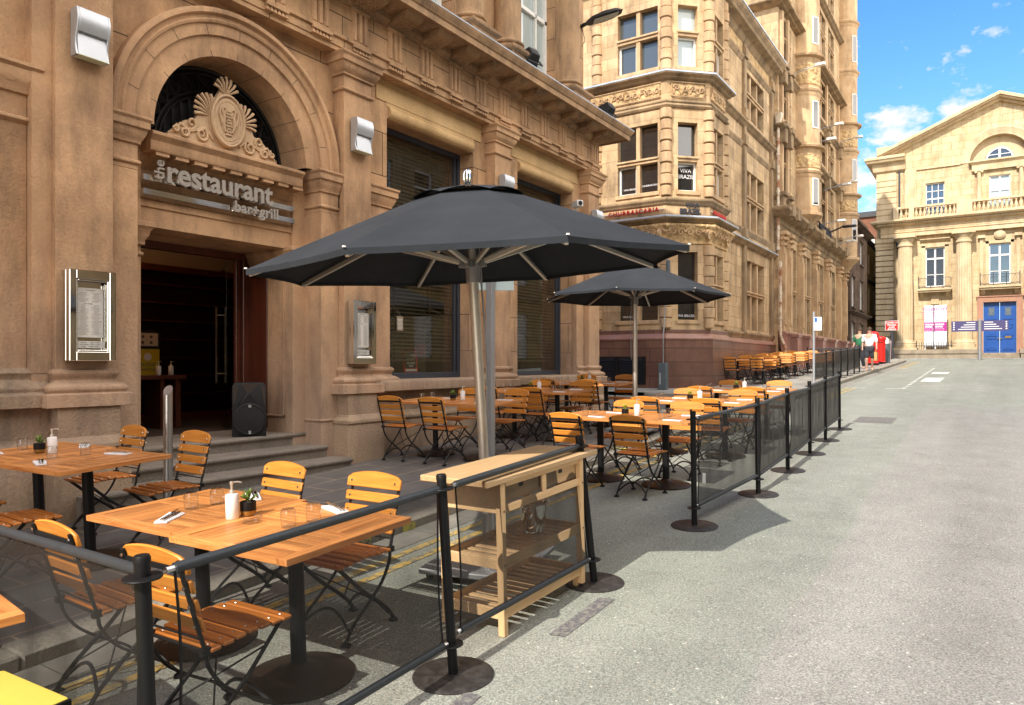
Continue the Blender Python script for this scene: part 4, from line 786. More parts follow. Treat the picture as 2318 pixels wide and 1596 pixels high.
# ------------------------------------------------------------------ generic mullioned window in a wall frame
def mull_window(parent, W, s0, s1, z0, z1, nx, tz, depth=.22, mw=.13, pane='darkpane', frames=(), sill=True, stone_m='ysp', white=()):
    """stone cross window: mullions, transom at tz, one pane sheet behind; frames = lights with a white timber sash"""
    b = MB(); o = -depth
    lw_ = (s1 - s0 - mw * (nx - 1)) / nx
    for k in range(1, nx): c = s0 + k * lw_ + (k - .5) * mw; b.wbox(W, c - mw / 2, c + mw / 2, o - .02, -.05, z0, z1)
    for z in tz: b.wbox(W, s0, s1, o - .02, -.02, z - .07, z + .07); b.wbox(W, s0 - .03, s1 + .03, -.02, .03, z + .02, z + .08)
    if sill: b.wbox(W, s0 - .06, s1 + .06, o, .05, z0 - .12, z0 - .002)
    fr = b.build('window', X[stone_m], parent, bevel=.008)
    b = MB(); b.quad(W(s0, o, z0), W(s1, o, z0), W(s1, o, z1), W(s0, o, z1)); b.build('pane', X[pane], fr, smooth=0)
    zs = [z0] + [q for z in tz for q in (z - .07, z + .07)] + [z1]
    b = MB()
    for i, j in frames:
        a = s0 + i * (lw_ + mw); c = a + lw_; za, zb = zs[2 * j], zs[2 * j + 1]
        for q in ((a, a + .055, za, zb), (c - .055, c, za, zb), (a + .055, c - .055, za, za + .06), (a + .055, c - .055, zb - .05, zb)): b.wbox(W, q[0], q[1], o + .01, o + .07, q[2], q[3])
    if frames: b.build('sash', X['wpaint'], fr, bevel=.004)
    return fr
def flat_box_building(name, label, u0, u1, v0, v1, z0, z1, m):
    t = thing(name, label, 'building'); b = MB(); b.box(u0, u1, v0, v1, z0, z1); b.build('wall', X[m], t, smooth=0); return t

# ------------------------------------------------------------------ corner building across the side street
B2 = thing('corner_building', 'yellow sandstone corner building with canted bay over a red granite base', 'building', (0, 0, 0))
PA = [(20.45, 30), (20.45, 8.06), (21.51, 7.0), (23.25, 7.0), (23.25, 7.4), (30.3, 7.4)]
Ofr = [(20.57, 11.5), (20.57, 8.11), (21.56, 7.12)]
WA = wall((20.57, 11.5), (0, -1)); WB = wall((20.57, 8.11), (1, -1)); WC = wall((21.56, 7.12), (1, 0)); WD = wall((23.25, 7.4), (1, 0))
LB = math.hypot(.99, .99)
rows = [(2.95, 5.0, 4.0), (6.82, 8.88, 7.78), (10.55, 12.4, 11.55)]
b = MB()
aw = [(1.81, 3.13, z0, z1) for z0, z1, t in rows]; bw = [(.38, 1.02, z0, z1) for z0, z1, t in rows]; cw = [(.35, 1.35, z0, z1) for z0, z1, t in rows]
b.hwall(WA, -20, 3.39, .5, 17, aw, .28); b.hwall(WB, 0, LB, .5, 17, bw, .28); b.hwall(WC, 0, 1.66, .5, 17, cw, .28)
b.quad((23.22, 7.12, .5), (23.22, 7.4, .5), (23.22, 7.4, 17), (23.22, 7.12, 17))
dw = [(3.25, 5.75, 2.85, 5.38), (3.15, 5.65, 6.5, 8.65), (3.15, 5.65, 10.5, 12.2)]
b.hwall(WD, -.1, 7.05, .5, 13.2, dw, .28)
b.quad((20.57, 11.5, 17), (20.57, 8.11, 17), (21.56, 7.12, 17), (23.22, 7.12, 17)); b.box(20.6, 30.3, 7.7, 24, 13, 13.1); b.quad((23.22, 7.12, 13), (23.22, 14, 13), (23.22, 14, 17), (23.22, 7.12, 17))
b.build('wall', X['ys'], B2, smooth=0)
for i, (z0, z1, t) in enumerate(rows):
    pn = ['darkpane', 'darkpane', 'bluepane'][i]
    fr = [[(0, 0)], [(0, 0)], [(0, 0)]][i]
    mull_window(B2, WA, 1.81, 3.13, z0, z1, 2, [t], pane=pn, frames=fr if i else ())
    mull_window(B2, WB, .38, 1.02, z0, z1, 1, [t], pane=['darkpane', 'darkpane', 'palepane'][i], frames=[(0, 0)] if i else ())
    mull_window(B2, WC, .35, 1.35, z0, z1, 2, [t], pane=pn, frames=[(1, 0)] if i else ())
for (s0, s1, z0, z1) in dw: mull_window(B2, WD, s0, s1, z0, z1, 3, [z0 + (z1 - z0) * .53], pane='darkpane', frames=(), depth=.25, mw=.16)
b = MB()
def strings(path, rows_, b=b):
    for p in rows_: b.sweep(path, p)
PP = [(20.57, 20), (20.57, 8.11), (21.56, 7.12), (23.22, 7.12), (23.22, 7.4), (30.3, 7.4)]
BAYP = PP[:5]
LEDGE = lambda z, o: [(0, z), (o * .8, z - .02), (o, z - .04), (o, z - .1), (o * .8, z - .13), (o * .55, z - .17), (o * .5, z - .2), (0, z - .26)]
for z, o in ((6.62, .12), (10.36, .24), (13.55, .3)): b.sweep(BAYP, LEDGE(z, o))
b.sweep(BAYP, [(0, 9.55), (.05, 9.53), (.07, 9.47), (.03, 9.43), (.09, 9.36), (.05, 9.3), (0, 9.28)])
b.sweep(BAYP, LEDGE(6.05, .3)); b.sweep(PP[4:], LEDGE(6.05, .22)); b.sweep(PP[4:], LEDGE(6.5, .06)); b.sweep(PP[4:], LEDGE(9.55, .07)); b.sweep(PP[4:], LEDGE(10.3, .2)); b.sweep(PP[4:], LEDGE(12.6, .1))
b.sweep(PP[4:], [(0, 13.7), (.5, 13.66), (.55, 13.6), (.52, 13.5), (.42, 13.42), (.4, 13.3), (.15, 13.25), (.1, 13.12), (.04, 13.05), (0, 13.0)])
b.sweep(PP[4:], [(0, 2.66), (.05, 2.64), (.05, 2.55), (0, 2.5)]); b.sweep(PP[4:], LEDGE(2.78, .1))
for u in (23.25, 25.9, 29.7): 
    b.box(u + .05, u + .35, 7.3, 7.41, 2.7, 13.0)
    for z in (6.1, 9.4, 10.35, 12.5): b.box(u + .02, u + .38, 7.24, 7.41, z, z + .35)
b.build('string_course', X['ysd'], B2, bevel=.006)
b = MB(); b.sweep(BAYP, [(.1, 6.075), (.31, 6.02), (.31, 5.98), (.305, 5.98), (.305, 6.0), (.1, 6.05)]); b.sweep(PP[4:], [(.05, 6.075), (.235, 6.02), (.235, 5.98), (.23, 6.0), (.05, 6.05)]); b.sweep(BAYP, [(.1, 10.385), (.255, 10.34), (.255, 10.29), (.25, 10.32), (.1, 10.37)])
b.sweep(PP[4:], [(.1, 13.72), (.56, 13.67), (.56, 13.62), (.55, 13.65), (.1, 13.7)])
b.build('lead_flashing', X['lead'], B2)
b = MB()                                              # carved panels and the carved cove
b.sweep(BAYP, [(.0, 5.22), (.04, 5.24), (.04, 5.3), (.02, 5.32), (.06, 5.45), (.14, 5.62), (.22, 5.74), (.22, 5.8), (0, 5.8)])
b.build('carved_cove', X['ysc'], B2, smooth=0)
for W, a, c in ((WA, .9, 3.2), (WB, .15, LB - .15), (WC, .15, 1.5)): b = MB(); b.wbox(W, a, c, .0, .03, 9.66, 10.02); b.build('carved_panel', X['ysc'], B2, smooth=0)
for s0, s1 in ((.4, 2.7), (2.9, 6.3)): b = MB(); b.wbox(WD, s0, s1, 0, .03, 12.64, 13.0); b.build('carved_panel', X['ysc'], B2, smooth=0)
b = MB(); rr = random.Random(3)                       # scrollwork in relief
def scroll(W, s, z, r, sg, o=.06, t=.02):
    N = 14; b.tube([W(s + sg * r * (1 - .8 * i / N) * math.cos(i / N * 8), o + .02, z + r * (1 - .8 * i / N) * math.sin(i / N * 8)) for i in range(N + 1)], [t * (1.1 - .6 * i / N) for i in range(N + 1)], 5)
for W, a, c in ((WA, .9, 3.2), (WB, .2, LB - .2), (WC, .2, 1.45)):
    b.tube([W(a - .03, .045, 9.63), W(c + .03, .045, 9.63), W(c + .03, .045, 10.05), W(a - .03, .045, 10.05), W(a - .03, .045, 9.63)], .022, 5, cap=False)
    n_ = int((c - a) / .22)
    for k in range(n_):
        s = a + .12 + k * (c - a - .2) / max(1, n_ - 1); scroll(W, s, 9.84 + rr.uniform(-.05, .05), .1, 1 if k % 2 else -1, .03, .022); b.tube([W(s - .1, .05, 9.72), W(s, .06, 9.95), W(s + .11, .05, 9.74)], .014, 5)
    b.lathe([(.1, 0), (.08, .05), (0, .07)], W((a + c) / 2, .03, 9.84), 12, 'y')
b.build('scrollwork', X['ysp'], B2, smooth=50); b = MB()
for W, a, c in ((WA, 0, 3.39), (WB, 0, LB), (WC, 0, 1.66)):
    n_ = int((c - a) / .24)
    for k in range(n_): s = a + (k + .5) * (c - a) / n_; scroll(W, s, 5.56, .12, 1 if k % 2 else -1, .12, .03)
for W, s in ((WA, 3.3), (WB, LB - .05), (WC, 1.5)): b.lathe([(.16, 0), (.14, .1), (0, .16)], W(s, .12, 5.52), 12, 'y')
b.build('scrollwork', X['ysp'], B2, smooth=50)
b = MB(); b.sweep([(20.57, 20), (20.57, 8.11), (21.56, 7.12), (23.22, 7.12), (23.22, 7.4), (30.35, 7.4)], [(.02, 2.66), (.03, 2.64), (.03, 2.38), (.12, 2.36), (.12, .3)]); b.build('granite_base', X['granite'], B2, smooth=0)
b = MB(); b.sweep([(20.57, 20), (20.57, 8.11), (21.56, 7.12), (23.22, 7.12), (23.22, 7.4), (30.35, 7.4)], [(.02, 2.54), (.04, 2.53), (.09, 2.47), (.15, 2.40), (.15, 2.36), (.11, 2.35)]); b.build('granite_band', X['granitep'], B2, smooth=0)
b = MB(); b.wbox(WA, .9, 2.8, .125, .15, 1.0, 1.85); b.build('vent_frame', X['black'], B2, smooth=0); b = MB()
for s0, s1 in ((.98, 1.78), (1.92, 2.72)):
    for k in range(11): z = 1.1 + k * .065; b.add([WA(s0, .15, z), WA(s1, .15, z), WA(s1, .175, z - .04), WA(s0, .175, z - .04)], [(0, 1, 2, 3)])
    b.wbox(WA, s0 - .03, s0, .15, .18, 1.03, 1.84); b.wbox(WA, s1, s1 + .03, .15, .18, 1.03, 1.84)
b.build('vent_louvre', X['blackp'], B2, smooth=0)
b = MB()                                              # string courses need quoins: banded half-shafts at the bay corners
for cx, cy in ((20.6, 8.12), (21.56, 7.15), (23.15, 7.2), (20.6, 10.4)):
    for z0, z1 in ((2.7, 5.2), (6.65, 9.28), (10.4, 13.2)):
        b = MB()
        n_ = int((z1 - z0) / .3)
        for k in range(n_): z = z0 + k * (z1 - z0) / n_; rr_ = .19 if k % 2 else .165; b.lathe([(rr_ - .02, z), (rr_, z + .02), (rr_, z + .28), (rr_ - .02, z + .3)], (cx, cy, 0), 10)
        b.build('corner_shaft', X['ysp'], B2, smooth=40)
b = MB()                                              # lettering on the bay
b.text('CHURRASCARIA', .19, wmat(WA, 2.35, .05, 6.2), .02, .001, 'CENTER', 1.25); b.build('lettering', X['redl'], B2, smooth=0); b = MB(); b.text('CHURRASCARIA', .15, wmat(WC, .85, .05, 6.2), .02, .004, 'CENTER', 1.15); b.build('lettering', X['redl'], B2, smooth=0)
b = MB(); b.wbox(WA, 1.3, 3.35, .02, .035, 6.26, 6.275); b.wbox(WC, .1, 1.6, .02, .035, 6.24, 6.255);  b.build('letter_rail', X['wpaint'], B2, smooth=0)
b = MB(); b.text('VIVA', .21, wmat(WB, .82, .05, 6.34), .02, .008); b.text('BRAZIL', .21, wmat(WB, .76, .05, 6.13), .02, .008)
b.tube([WB(.62, .05, 6.5), WB(.45, .05, 6.49), WB(.34, .05, 6.55), WB(.4, .05, 6.61), WB(.46, .05, 6.58)], .012, 5); b.build('lettering', X['dkcloth'], B2, smooth=0)
b = MB(); b.text('VIVA', .17, wmat(WB, .72, -.2, 7.42), .002); b.text('BRAZIL', .17, wmat(WB, .72, -.2, 7.24), .002); b.text('VIVA BRAZIL', .11, wmat(WB, .72, -.2, 3.05), .002); b.text('CHURRASCARIA', .08, wmat(WA, 2.8, -.2, 7.05), .002); b.text('VIVA BRAZIL', .08, wmat(WA, 2.15, -.2, 7.0), .002)
b.text('VIVA BRAZIL', .09, wmat(WA, 2.15, -.2, 3.05), .002); b.build('window_lettering', X['boardw'], B2, smooth=0)

# ------------------------------------------------------------------ the long turreted building beyond
B3 = thing('turreted_building', 'tall ornate sandstone block with round corner turrets and a ground floor colonnade', 'building')
WE = wall((30.3, 7.2), (1, 0)); LE = 15.9
cols = [1.4, 3.75, 6.8, 9.95, 13.4]
gw = [(1.75, 3.35), (4.2, 6.3), (7.3, 9.45), (10.5, 12.8)]
hol = [(a, c, 3.0, 6.6) for a, c in gw]
ups = [(1.0, 2.2), (6.0, 7.6), (8.4, 10.0), (10.8, 12.4)]
for z0, z1 in ((8.65, 10.9), (11.75, 13.3), (14.1, 15.9), (17.2, 19.4), (20.4, 22.2)): hol += [(a, c, z0, z1) for a, c in ups]
b = MB(); b.hwall(WE, 0, LE, .9, 25, hol, .3); b.quad((30.3, 7.2, 2), (30.3, 24, 2), (30.3, 24, 25), (30.3, 7.2, 25)); b.quad((30.3 + LE, 7.2, 2), (30.3 + LE, 24, 2), (30.3 + LE, 24, 25), (30.3 + LE, 7.2, 25)); b.box(30.3, 30.3 + LE, 7.3, 24, 24.9, 25)
b.build('wall', X['ys'], B3, smooth=0)
for a, c in gw: mull_window(B3, WE, a, c, 3.0, 6.6, 3, [4.7], depth=.28, mw=.2, pane='darkpane')
for z0, z1 in ((8.65, 10.9), (11.75, 13.3), (14.1, 15.9), (17.2, 19.4), (20.4, 22.2)):
    for a, c in ups: mull_window(B3, WE, a, c, z0, z1, 2, [z0 + (z1 - z0) * .55], depth=.25, mw=.15, pane='darkpane', sill=True)
b = MB(); E = [(30.3, 24), (30.3, 7.2), (46.2, 7.2), (46.2, 24)]
b.sweep(E, [(0, 7.95), (.3, 7.93), (.5, 7.9), (.52, 7.84), (.5, 7.75), (.42, 7.7), (.38, 7.62), (.3, 7.56), (.12, 7.5), (.1, 7.3), (.04, 7.25), (.04, 7.05), (0, 7.0)])
for z, o in ((8.5, .12), (11.3, .3), (13.75, .22), (16.3, .4), (19.9, .25), (23.2, .7)): b.sweep(E, LEDGE(z, o))
for k, s in enumerate(cols + [15.3, .4]):
    b.wbox(WE, s - .24, s + .24, .4, .56, 7.56, 8.02); b.wbox(WE, s - .22, s + .22, 0, .18, 8.0, 8.6); b.wbox(WE, s - .26, s + .26, .0, .3, 8.45, 8.6)
    for z in (11.3, 13.7): b.wbox(WE, s - .2, s + .2, 0, .26, z - .7, z - .1); b.wbox(WE, s - .24, s + .24, 0, .34, z - .1, z + .12)
b.build('cornice', X['ysd'], B3, bevel=.01)
for s in cols + [15.3, .4]:
    b = MB()
    b.wbox(WE, s - .2, s + .2, .0, .2, 2.9, 7.0); b.wbox(WE, s - .15, s + .15, .2, .24, 3.2, 6.1); b.wbox(WE, s - .13, s + .13, 0, .12, 8.6, 11); b.wbox(WE, s - .13, s + .13, 0, .12, 11.4, 13.5); b.wbox(WE, s - .13, s + .13, 0, .12, 13.8, 16.0)
    b.wbox(WE, s - .26, s + .26, 0, .32, 6.85, 7.0)
    for k in range(6): a = k * math.pi / 5; b.lathe([(.07, -.05), (.09, 0), (.05, .06)], WE(s + .2 * math.cos(a), .1 + .18 * math.sin(a), 6.68), 6); b.lathe([(.06, -.05), (.08, 0), (.05, .06)], WE(s + .17 * math.cos(a), .1 + .15 * math.sin(a), 6.45), 6)
    b.build('pilaster', X['ysp'], B3, bevel=.01)
b = MB(); b.sweep([(30.3, 7.2), (46.2, 7.2)], [(.0, 2.95), (.3, 2.93), (.32, 2.85), (.28, 2.8), (.26, 2.75), (.26, 1.85), (.36, 1.8), (.36, .9)])
for s in cols + [15.3]: b.wbox(WE, s - .28, s + .28, .2, .52, 1.2, 2.78); b.wbox(WE, s - .32, s + .32, .2, .58, 2.72, 2.84)
b.build('granite_base', X['granitep'], B3, bevel=.01)
for cx, r, zb in ((34.35, .82, 7.55), (45.3, .8, 6.9)):
    b = MB(); pf = [(.2, zb - .1), (.45, zb + .1), (.6, zb + .35), (r - .02, zb + .5), (r + .12, zb + .62), (r + .12, zb + .75), (r, zb + .8)]
    for z in (10.1, 11.2, 13.7, 15.2, 18.2, 21, 23.2):
        big = .22 if z in (11.2, 15.2, 23.2) else .1
        pf += [(r, z - .3), (r + .03, z - .25), (r + .05, z - .12), (r + big, z - .08), (r + big + .03, z), (r + big * .6, z + .06), (r, z + .1)]
    pf += [(r, 25), (r + .3, 25.2), (r * .7, 26.5), (0, 27.5)]
    b.lathe(pf, (cx, 7.2, 0), 36); b.build('turret', X['ysp'], B3, smooth=30)
    for z0, z1 in ((8.6, 9.8), (12.0, 13.2), (15.7, 16.9), (18.7, 20.2)):
        for aa in (R(-118), R(-55)):
            b = MB(); W_ = wall((cx + (r + .005) * math.cos(aa), 7.2 + (r + .005) * math.sin(aa)), (-math.sin(aa), math.cos(aa)))
            for q in ((-.18, -.15, z0, z1), (.15, .18, z0, z1), (-.15, .15, z0, z0 + .04), (-.15, .15, z1 - .04, z1)): b.wbox(W_, q[0], q[1], -.04, .012, q[2], q[3])
            b.m = 1; b.wbox(W_, -.15, .15, -.06, .004, z0 + .04, z1 - .04); b.m = 0
            b.build('window', [X['wpaint'], X['darkpane']], B3, smooth=0)
    b = MB()
    for z0, z1 in ((10.25, 10.85), (13.9, 14.8)):
        b = MB()
        b.lathe([(r + .004, z0), (r + .03, z0 + .02), (r + .03, z1 - .02), (r + .004, z1)], (cx, 7.2, 0), 36)
        b.build('carved_panel', X['ysc'], B3, smooth=40)
b = MB(); b.text('VIVA BRAZIL', .55, wmat(WE, 8.4, .3, 8.02), .04, .01); b.build('lettering', X['dkcloth'], B3, smooth=0)
t = thing('drainpipe', 'cream painted drainpipe with rusty hopper between the two sandstone blocks', 'drainpipe', (30.2, 7.2, 0))
b = MB(); b.tube([(0, -.03, 11.2), (0, -.03, 6.2)], .06, 10); b.tube([(0, -.12, 5.75), (0, -.12, 2.75), (0.12, -.28, 2.3), (.12, -.28, 1.4)], .06, 10)
for z in (10, 8.5, 7, 6.2, 5.4, 4.4, 3.4): b.lathe([(.08, z), (.08, z + .1), (.06, z + .1)], (0, -.03 if z > 6 else -.12, 0), 10)
b.build('pipe', X['cream_pipe'], t); b = MB(); b.add([(-.16, -.2, 11.7), (.16, -.2, 11.7), (.16, .05, 11.7), (-.16, .05, 11.7), (-.07, -.1, 11.15), (.07, -.1, 11.15), (.07, .04, 11.15), (-.07, .04, 11.15)], [(0, 1, 2, 3), (4, 7, 6, 5), (0, 4, 5, 1), (1, 5, 6, 2), (2, 6, 7, 3), (3, 7, 4, 0)]); b.build('hopper', X['cream_pipe'], t, bevel=.01)
def arm_lamp(u, z, label):
    t = thing('facade_light', label, 'facade light', (u, 7.1, z), group='small floodlights on arms along the turreted building')
    b = MB(); b.tube([(0, .1, -.1), (0, -.3, 0), (.02, -.85, .08)], .025, 6); b.build('arm', X['alug'], t); b = MB(); b.box(-.12, .12, -1.2, -.8, .02, .14); b.build('head', X['alu'], t, bevel=.02)
for i, (u, z) in enumerate(((33.0, 14.3), (35.6, 11.8), (37.5, 13.0), (38.2, 8.5), (39.8, 10.6), (42.0, 11.2), (41, 7.9), (44, 8.6), (43.7, 14.0))):
    arm_lamp(u, z, 'small floodlight on an arm, %s along the turreted facade counted from the near end' % ('first', 'second', 'third', 'fourth', 'fifth', 'sixth', 'seventh', 'eighth', 'ninth')[i])
t = thing('street_light', 'dark hooded street light on the turreted building beside the black lettering', 'street light', (40.2, 6.4, 8.6)); b = MB(); b.box(-.15, .15, -.7, .0, -.04, .07); b.build('hood', X['black'], t, bevel=.05); b = MB(); b.tube([(0, 0, 0), (0, .8, -.3)], .04, 6); b.build('arm', X['black'], t)

# ------------------------------------------------------------------ dark building, ochre building, brick gable
B4 = thing('dark_stone_building', 'dark brown stone building with tall sash windows in the gap before the bank', 'building')
WG = wall((47.5, 7.3), (1, 0)); b = MB(); dh = [(s, s + 1.1, z0, z1) for s in (2.0, 5.4) for z0, z1 in ((2.4, 4.2), (5.2, 7.1), (8.2, 9.7))]
b.hwall(WG, 1.5, 8.6, 1.5, 10.2, dh, .2); b.quad((49, 7.3, 1.5), (49, 24, 1.5), (49, 24, 10.2), (49, 7.3, 10.2)); b.quad((56.1, 7.3, 1.5), (56.1, 24, 1.5), (56.1, 24, 11), (56.1, 7.3, 11)); b.box(49.1, 56, 7.5, 24, 10.2, 11.4); b.build('wall', X['brownst'], B4, smooth=0)
b = MB(); q_ = [(49, 20), (49, 7.3), (56.1, 7.3), (56.1, 20)]; b.sweep(q_, LEDGE(4.95, .3)); b.sweep(q_, LEDGE(10.5, .5)); b.sweep(q_, [(0, 11.2), (.05, 11.15), (.05, 10.5), (0, 10.4)])
for s, e, z0, z1 in dh: b.wbox(WG, s - .1, e + .1, 0, .12, z0 - .12, z0); b.wbox(WG, s - .1, e + .1, 0, .1, z1, z1 + .15)
b.build('cornice', X['brownst'], B4, bevel=.01)
for s, e, z0, z1 in dh:
    b = MB()
    for q in ((s, s + .08, z0, z1), (e - .08, e, z0, z1), (s, e, z0, z0 + .1), (s, e, z1 - .08, z1), (s, e, (z0 + z1) / 2 - .04, (z0 + z1) / 2 + .04), ((s + e) / 2 - .02, (s + e) / 2 + .02, z0, z1)): b.wbox(WG, q[0], q[1], -.16, -.08, q[2], q[3])
    f = b.build('window', X['wpaint'], B4, smooth=0); b = MB(); b.quad(WG(s, -.15, z0), WG(e, -.15, z0), WG(e, -.15, z1), WG(s, -.15, z1)); b.build('pane', X['darkpane'], f, smooth=0)
B5 = thing('ochre_building', 'ochre rendered three storey building glimpsed left of the bank', 'building')
WH = wall((61, 8.0), (1, 0)); b = MB(); oh = [(s, s + .9, z0, z1) for s in (1, 4, 7) for z0, z1 in ((2.8, 4.6), (5.6, 7.6), (8.6, 10.2))]
b.hwall(WH, 0, 14, 1.5, 11, oh, .2); b.quad((61, 8, 1.5), (61, 14, 1.5), (61, 14, 11), (61, 8, 11)); b.box(61.1, 75, 8.2, 14, 10.9, 11); b.build('wall', X['ochre'], B5, smooth=0)
b = MB(); b.sweep([(61, 14), (61, 8), (75, 8)], LEDGE(11.1, .3)); b.sweep([(61, 14), (61, 8), (75, 8)], LEDGE(8.1, .15)); b.sweep([(61, 14), (61, 8), (75, 8)], LEDGE(5.2, .2)); b.build('cornice', X['brownst'], B5)
for s, e, z0, z1 in oh:
    b = MB(); 
    for q in ((s, s + .07, z0, z1), (e - .07, e, z0, z1), (s, e, z0, z0 + .1), (s, e, z1 - .08, z1), (s, e, (z0 + z1) / 2 - .04, (z0 + z1) / 2 + .04)): b.wbox(WH, q[0], q[1], -.16, -.08, q[2], q[3])
    f = b.build('window', X['wpaint'], B5, smooth=0); b = MB(); b.quad(WH(s, -.15, z0), WH(e, -.15, z0), WH(e, -.15, z1), WH(s, -.15, z1)); b.build('pane', X['darkpane'], f, smooth=0)
B6 = thing('brick_building', 'red brick and white gable rising behind the ochre building', 'building'); b = MB(); b.box(76, 90, 9.0, 16, 2, 15.5); b.build('wall', X['brick'], B6, smooth=0); b = MB(); b.box(75.6, 76.2, 9.2, 11.4, 10, 13.6); b.build('white_wall', X['wpaint'], B6, smooth=0); b = MB(); b.box(75.8, 90.2, 8.8, 16.2, 15.5, 16); b.build('roof', X['roof'], B6, smooth=0)

# ------------------------------------------------------------------ the bank closing the street
BK = thing('bank_building', 'cream stone neoclassical bank with giant columns, pediment and blue double door', 'building')
VC = -.45
WK = wall((60, VC), (0, -1))                          # s = VC - v, so s<0 is left; outwards -X
def sv(v): return VC - v
G0 = 1.9
b = MB(); H = []
def both(a, c): return [(a, c), (-c, -a)]
for a, c in both(sv(3.99), sv(2.80)): H += [(a, c, 2.8, 5.75), (a, c, 7.1, 9.95), (a + .02, c - .02, 12.3, 14.55)]
H += [(-.95, .95, 2.35, 5.85), (-.62, .62, 7.1, 9.9), (-.6, .6, 12.4, 14.6)]
b.hwall(WK, -7.6, 7.6, 1.5, 15.66, H, .3)
# tympanum, with the arched recess cut out
def tz(s): return 16.9 + (1 - abs(s) / 7.4) * 3.1
N = 48; s_ = [-7.4 + 14.8 * i / N for i in range(N + 1)]
for a, c in zip(s_, s_[1:]):
    f = lambda s: 15.66 + (math.sqrt(max(0, 1.75 ** 2 - s * s)) if abs(s) < 1.75 else 0)
    b.quad(WK(a, 0, f(a)), WK(c, 0, f(c)), WK(c, 0, tz(c)), WK(a, 0, tz(a)))
b.quad((60, VC - 7.6, 1.5), (75, VC - 7.6, 1.5), (75, VC - 7.6, 17.5), (60, VC - 7.6, 17.5)); b.quad((60, VC + 7.6, 1.5), (75, VC + 7.6, 1.5), (75, VC + 7.6, 17.5), (60, VC + 7.6, 17.5)); b.quad((60.3, VC - 7.6, 17.5), (75, VC - 7.6, 17.5), (75, VC + 7.6, 17.5), (60.3, VC + 7.6, 17.5))
b.build('wall', X['cream'], BK, smooth=0)
b = MB(); b.M = None
rk = lambda r, a, v, cx, cz: (60 - v, VC - cx - r * math.cos(a), cz + r * math.sin(a))
b.ring(0, 15.66, [(2.3, 0), (2.3, .08), (2.22, .1), (2.15, .08), (2.1, .05), (1.95, .05), (1.9, .02), (1.75, .02), (1.75, -.5)], 0, math.pi, 40, rk)
b.ring(0, 15.75, [(1.15, -.5), (1.15, -.42), (.85, -.42), (.82, -.5)], 0, math.pi, 30, rk)
b.quad(WK(-1.8, -.5, 15.6), WK(1.8, -.5, 15.6), WK(1.8, -.5, 17.5), WK(-1.8, -.5, 17.5))
b.build('arch', X['creamp'], BK, smooth=40)
b = MB(); b.ring(0, 15.8, [(.80, -.43), (.80, -.38), (.70, -.38), (.70, -.43)], 0, math.pi, 24, rk); b.wbox(WK, -.8, .8, -.45, -.38, 15.75, 15.85); b.wbox(WK, -.06, .06, -.45, -.38, 15.8, 16.5)
b.wbox(WK, -.75, .75, -.45, -.4, 16.1, 16.14); lf = b.build('lunette_window', X['wpaint'], BK, smooth=0); b = MB(); b.poly([rk(.75, math.pi * i / 20, -.44, 0, 15.8) for i in range(21)]); b.build('pane', X['darkpane'], lf, smooth=0)
# entablatures and pediment
b = MB(); q_ = [(75, VC + 7.3), (59.6, VC + 7.3), (59.6, VC - 7.3), (75, VC - 7.3)]
b.sweep(q_, [(0, 12.06), (.55, 12.04), (.62, 12.02), (.62, 11.92), (.55, 11.9), (.5, 11.84), (.22, 11.82), (.22, 11.68), (.1, 11.65), (.04, 11.6), (0, 11.6), (0, 11.22), (.06, 11.2), (.06, 11.14), (0, 11.1), (0, 10.84), (-.6, 10.82)])
b.build('entablature', X['creamp'], BK, smooth=30)
b = MB()
for k in range(68): s = -7.35 + k * .22; b.box(59.28, 59.4, VC - s - .065, VC - s + .065, 11.69, 11.8)
b.build('dentils', X['creamp'], BK, smooth=0)
b = MB()
for k in range(28):
    s = -7.1 + k * .52
    for q in ((0, .4, .03, .07), (0, .04, .07, .3), (0, .3, .26, .3), (.26, .3, .13, .3), (.12, .3, .13, .17)): b.box(59.575, 59.6, VC - s - q[0], VC - s - q[1], 11.24 + q[2], 11.24 + q[3])
b.build('greek_key', X['creamp'], BK, smooth=0)
b = MB()
q_ = [(75, VC + 7.6), (59.95, VC + 7.6), (59.95, VC + 5.7)]; UP = [(0, 16.85), (.6, 16.83), (.75, 16.75), (.75, 16.6), (.66, 16.52), (.6, 16.4), (.3, 16.3), (.25, 16.05), (.2, 15.8), (0, 15.66)]
b.sweep(q_, UP); b.sweep([(59.95, VC - 5.7), (59.95, VC - 7.6), (75, VC - 7.6)], UP)
for s in (-1, 1):
    P = lambda x, o, z: (60 - o, VC - s * x, z)
    for o0, o1, d0, d1 in ((0, .75, .0, .22), (0, .62, -.12, 0), (0, .3, -.3, -.12)):
        b.add([P(7.5, o0, 16.85 + d0), P(7.5, o1, 16.85 + d0), P(7.5, o1, 16.85 + d1), P(7.5, o0, 16.85 + d1), P(0, o0, 19.95 + d0), P(0, o1, 19.95 + d0), P(0, o1, 19.95 + d1), P(0, o0, 19.95 + d1)], [(0, 1, 2, 3), (4, 7, 6, 5), (0, 4, 5, 1), (1, 5, 6, 2), (2, 6, 7, 3), (3, 7, 4, 0)])
    b.add([P(7.5, .7, 17.07), P(0, .7, 20.17), P(0, -14, 20.17), P(7.5, -14, 17.07)], [(0, 1, 2, 3)])
    b.box(60.05, 61, VC - s * 5.5, VC - s * 7.62, 16.85, 17.7)
b.sweep([(59.98, VC + 5.7), (59.98, VC + 2.3)], [(0, 15.75), (.1, 15.72), (.1, 15.62), (0, 15.6)]); b.sweep([(59.98, VC - 2.3), (59.98, VC - 5.7)], [(0, 15.75), (.1, 15.72), (.1, 15.62), (0, 15.6)])
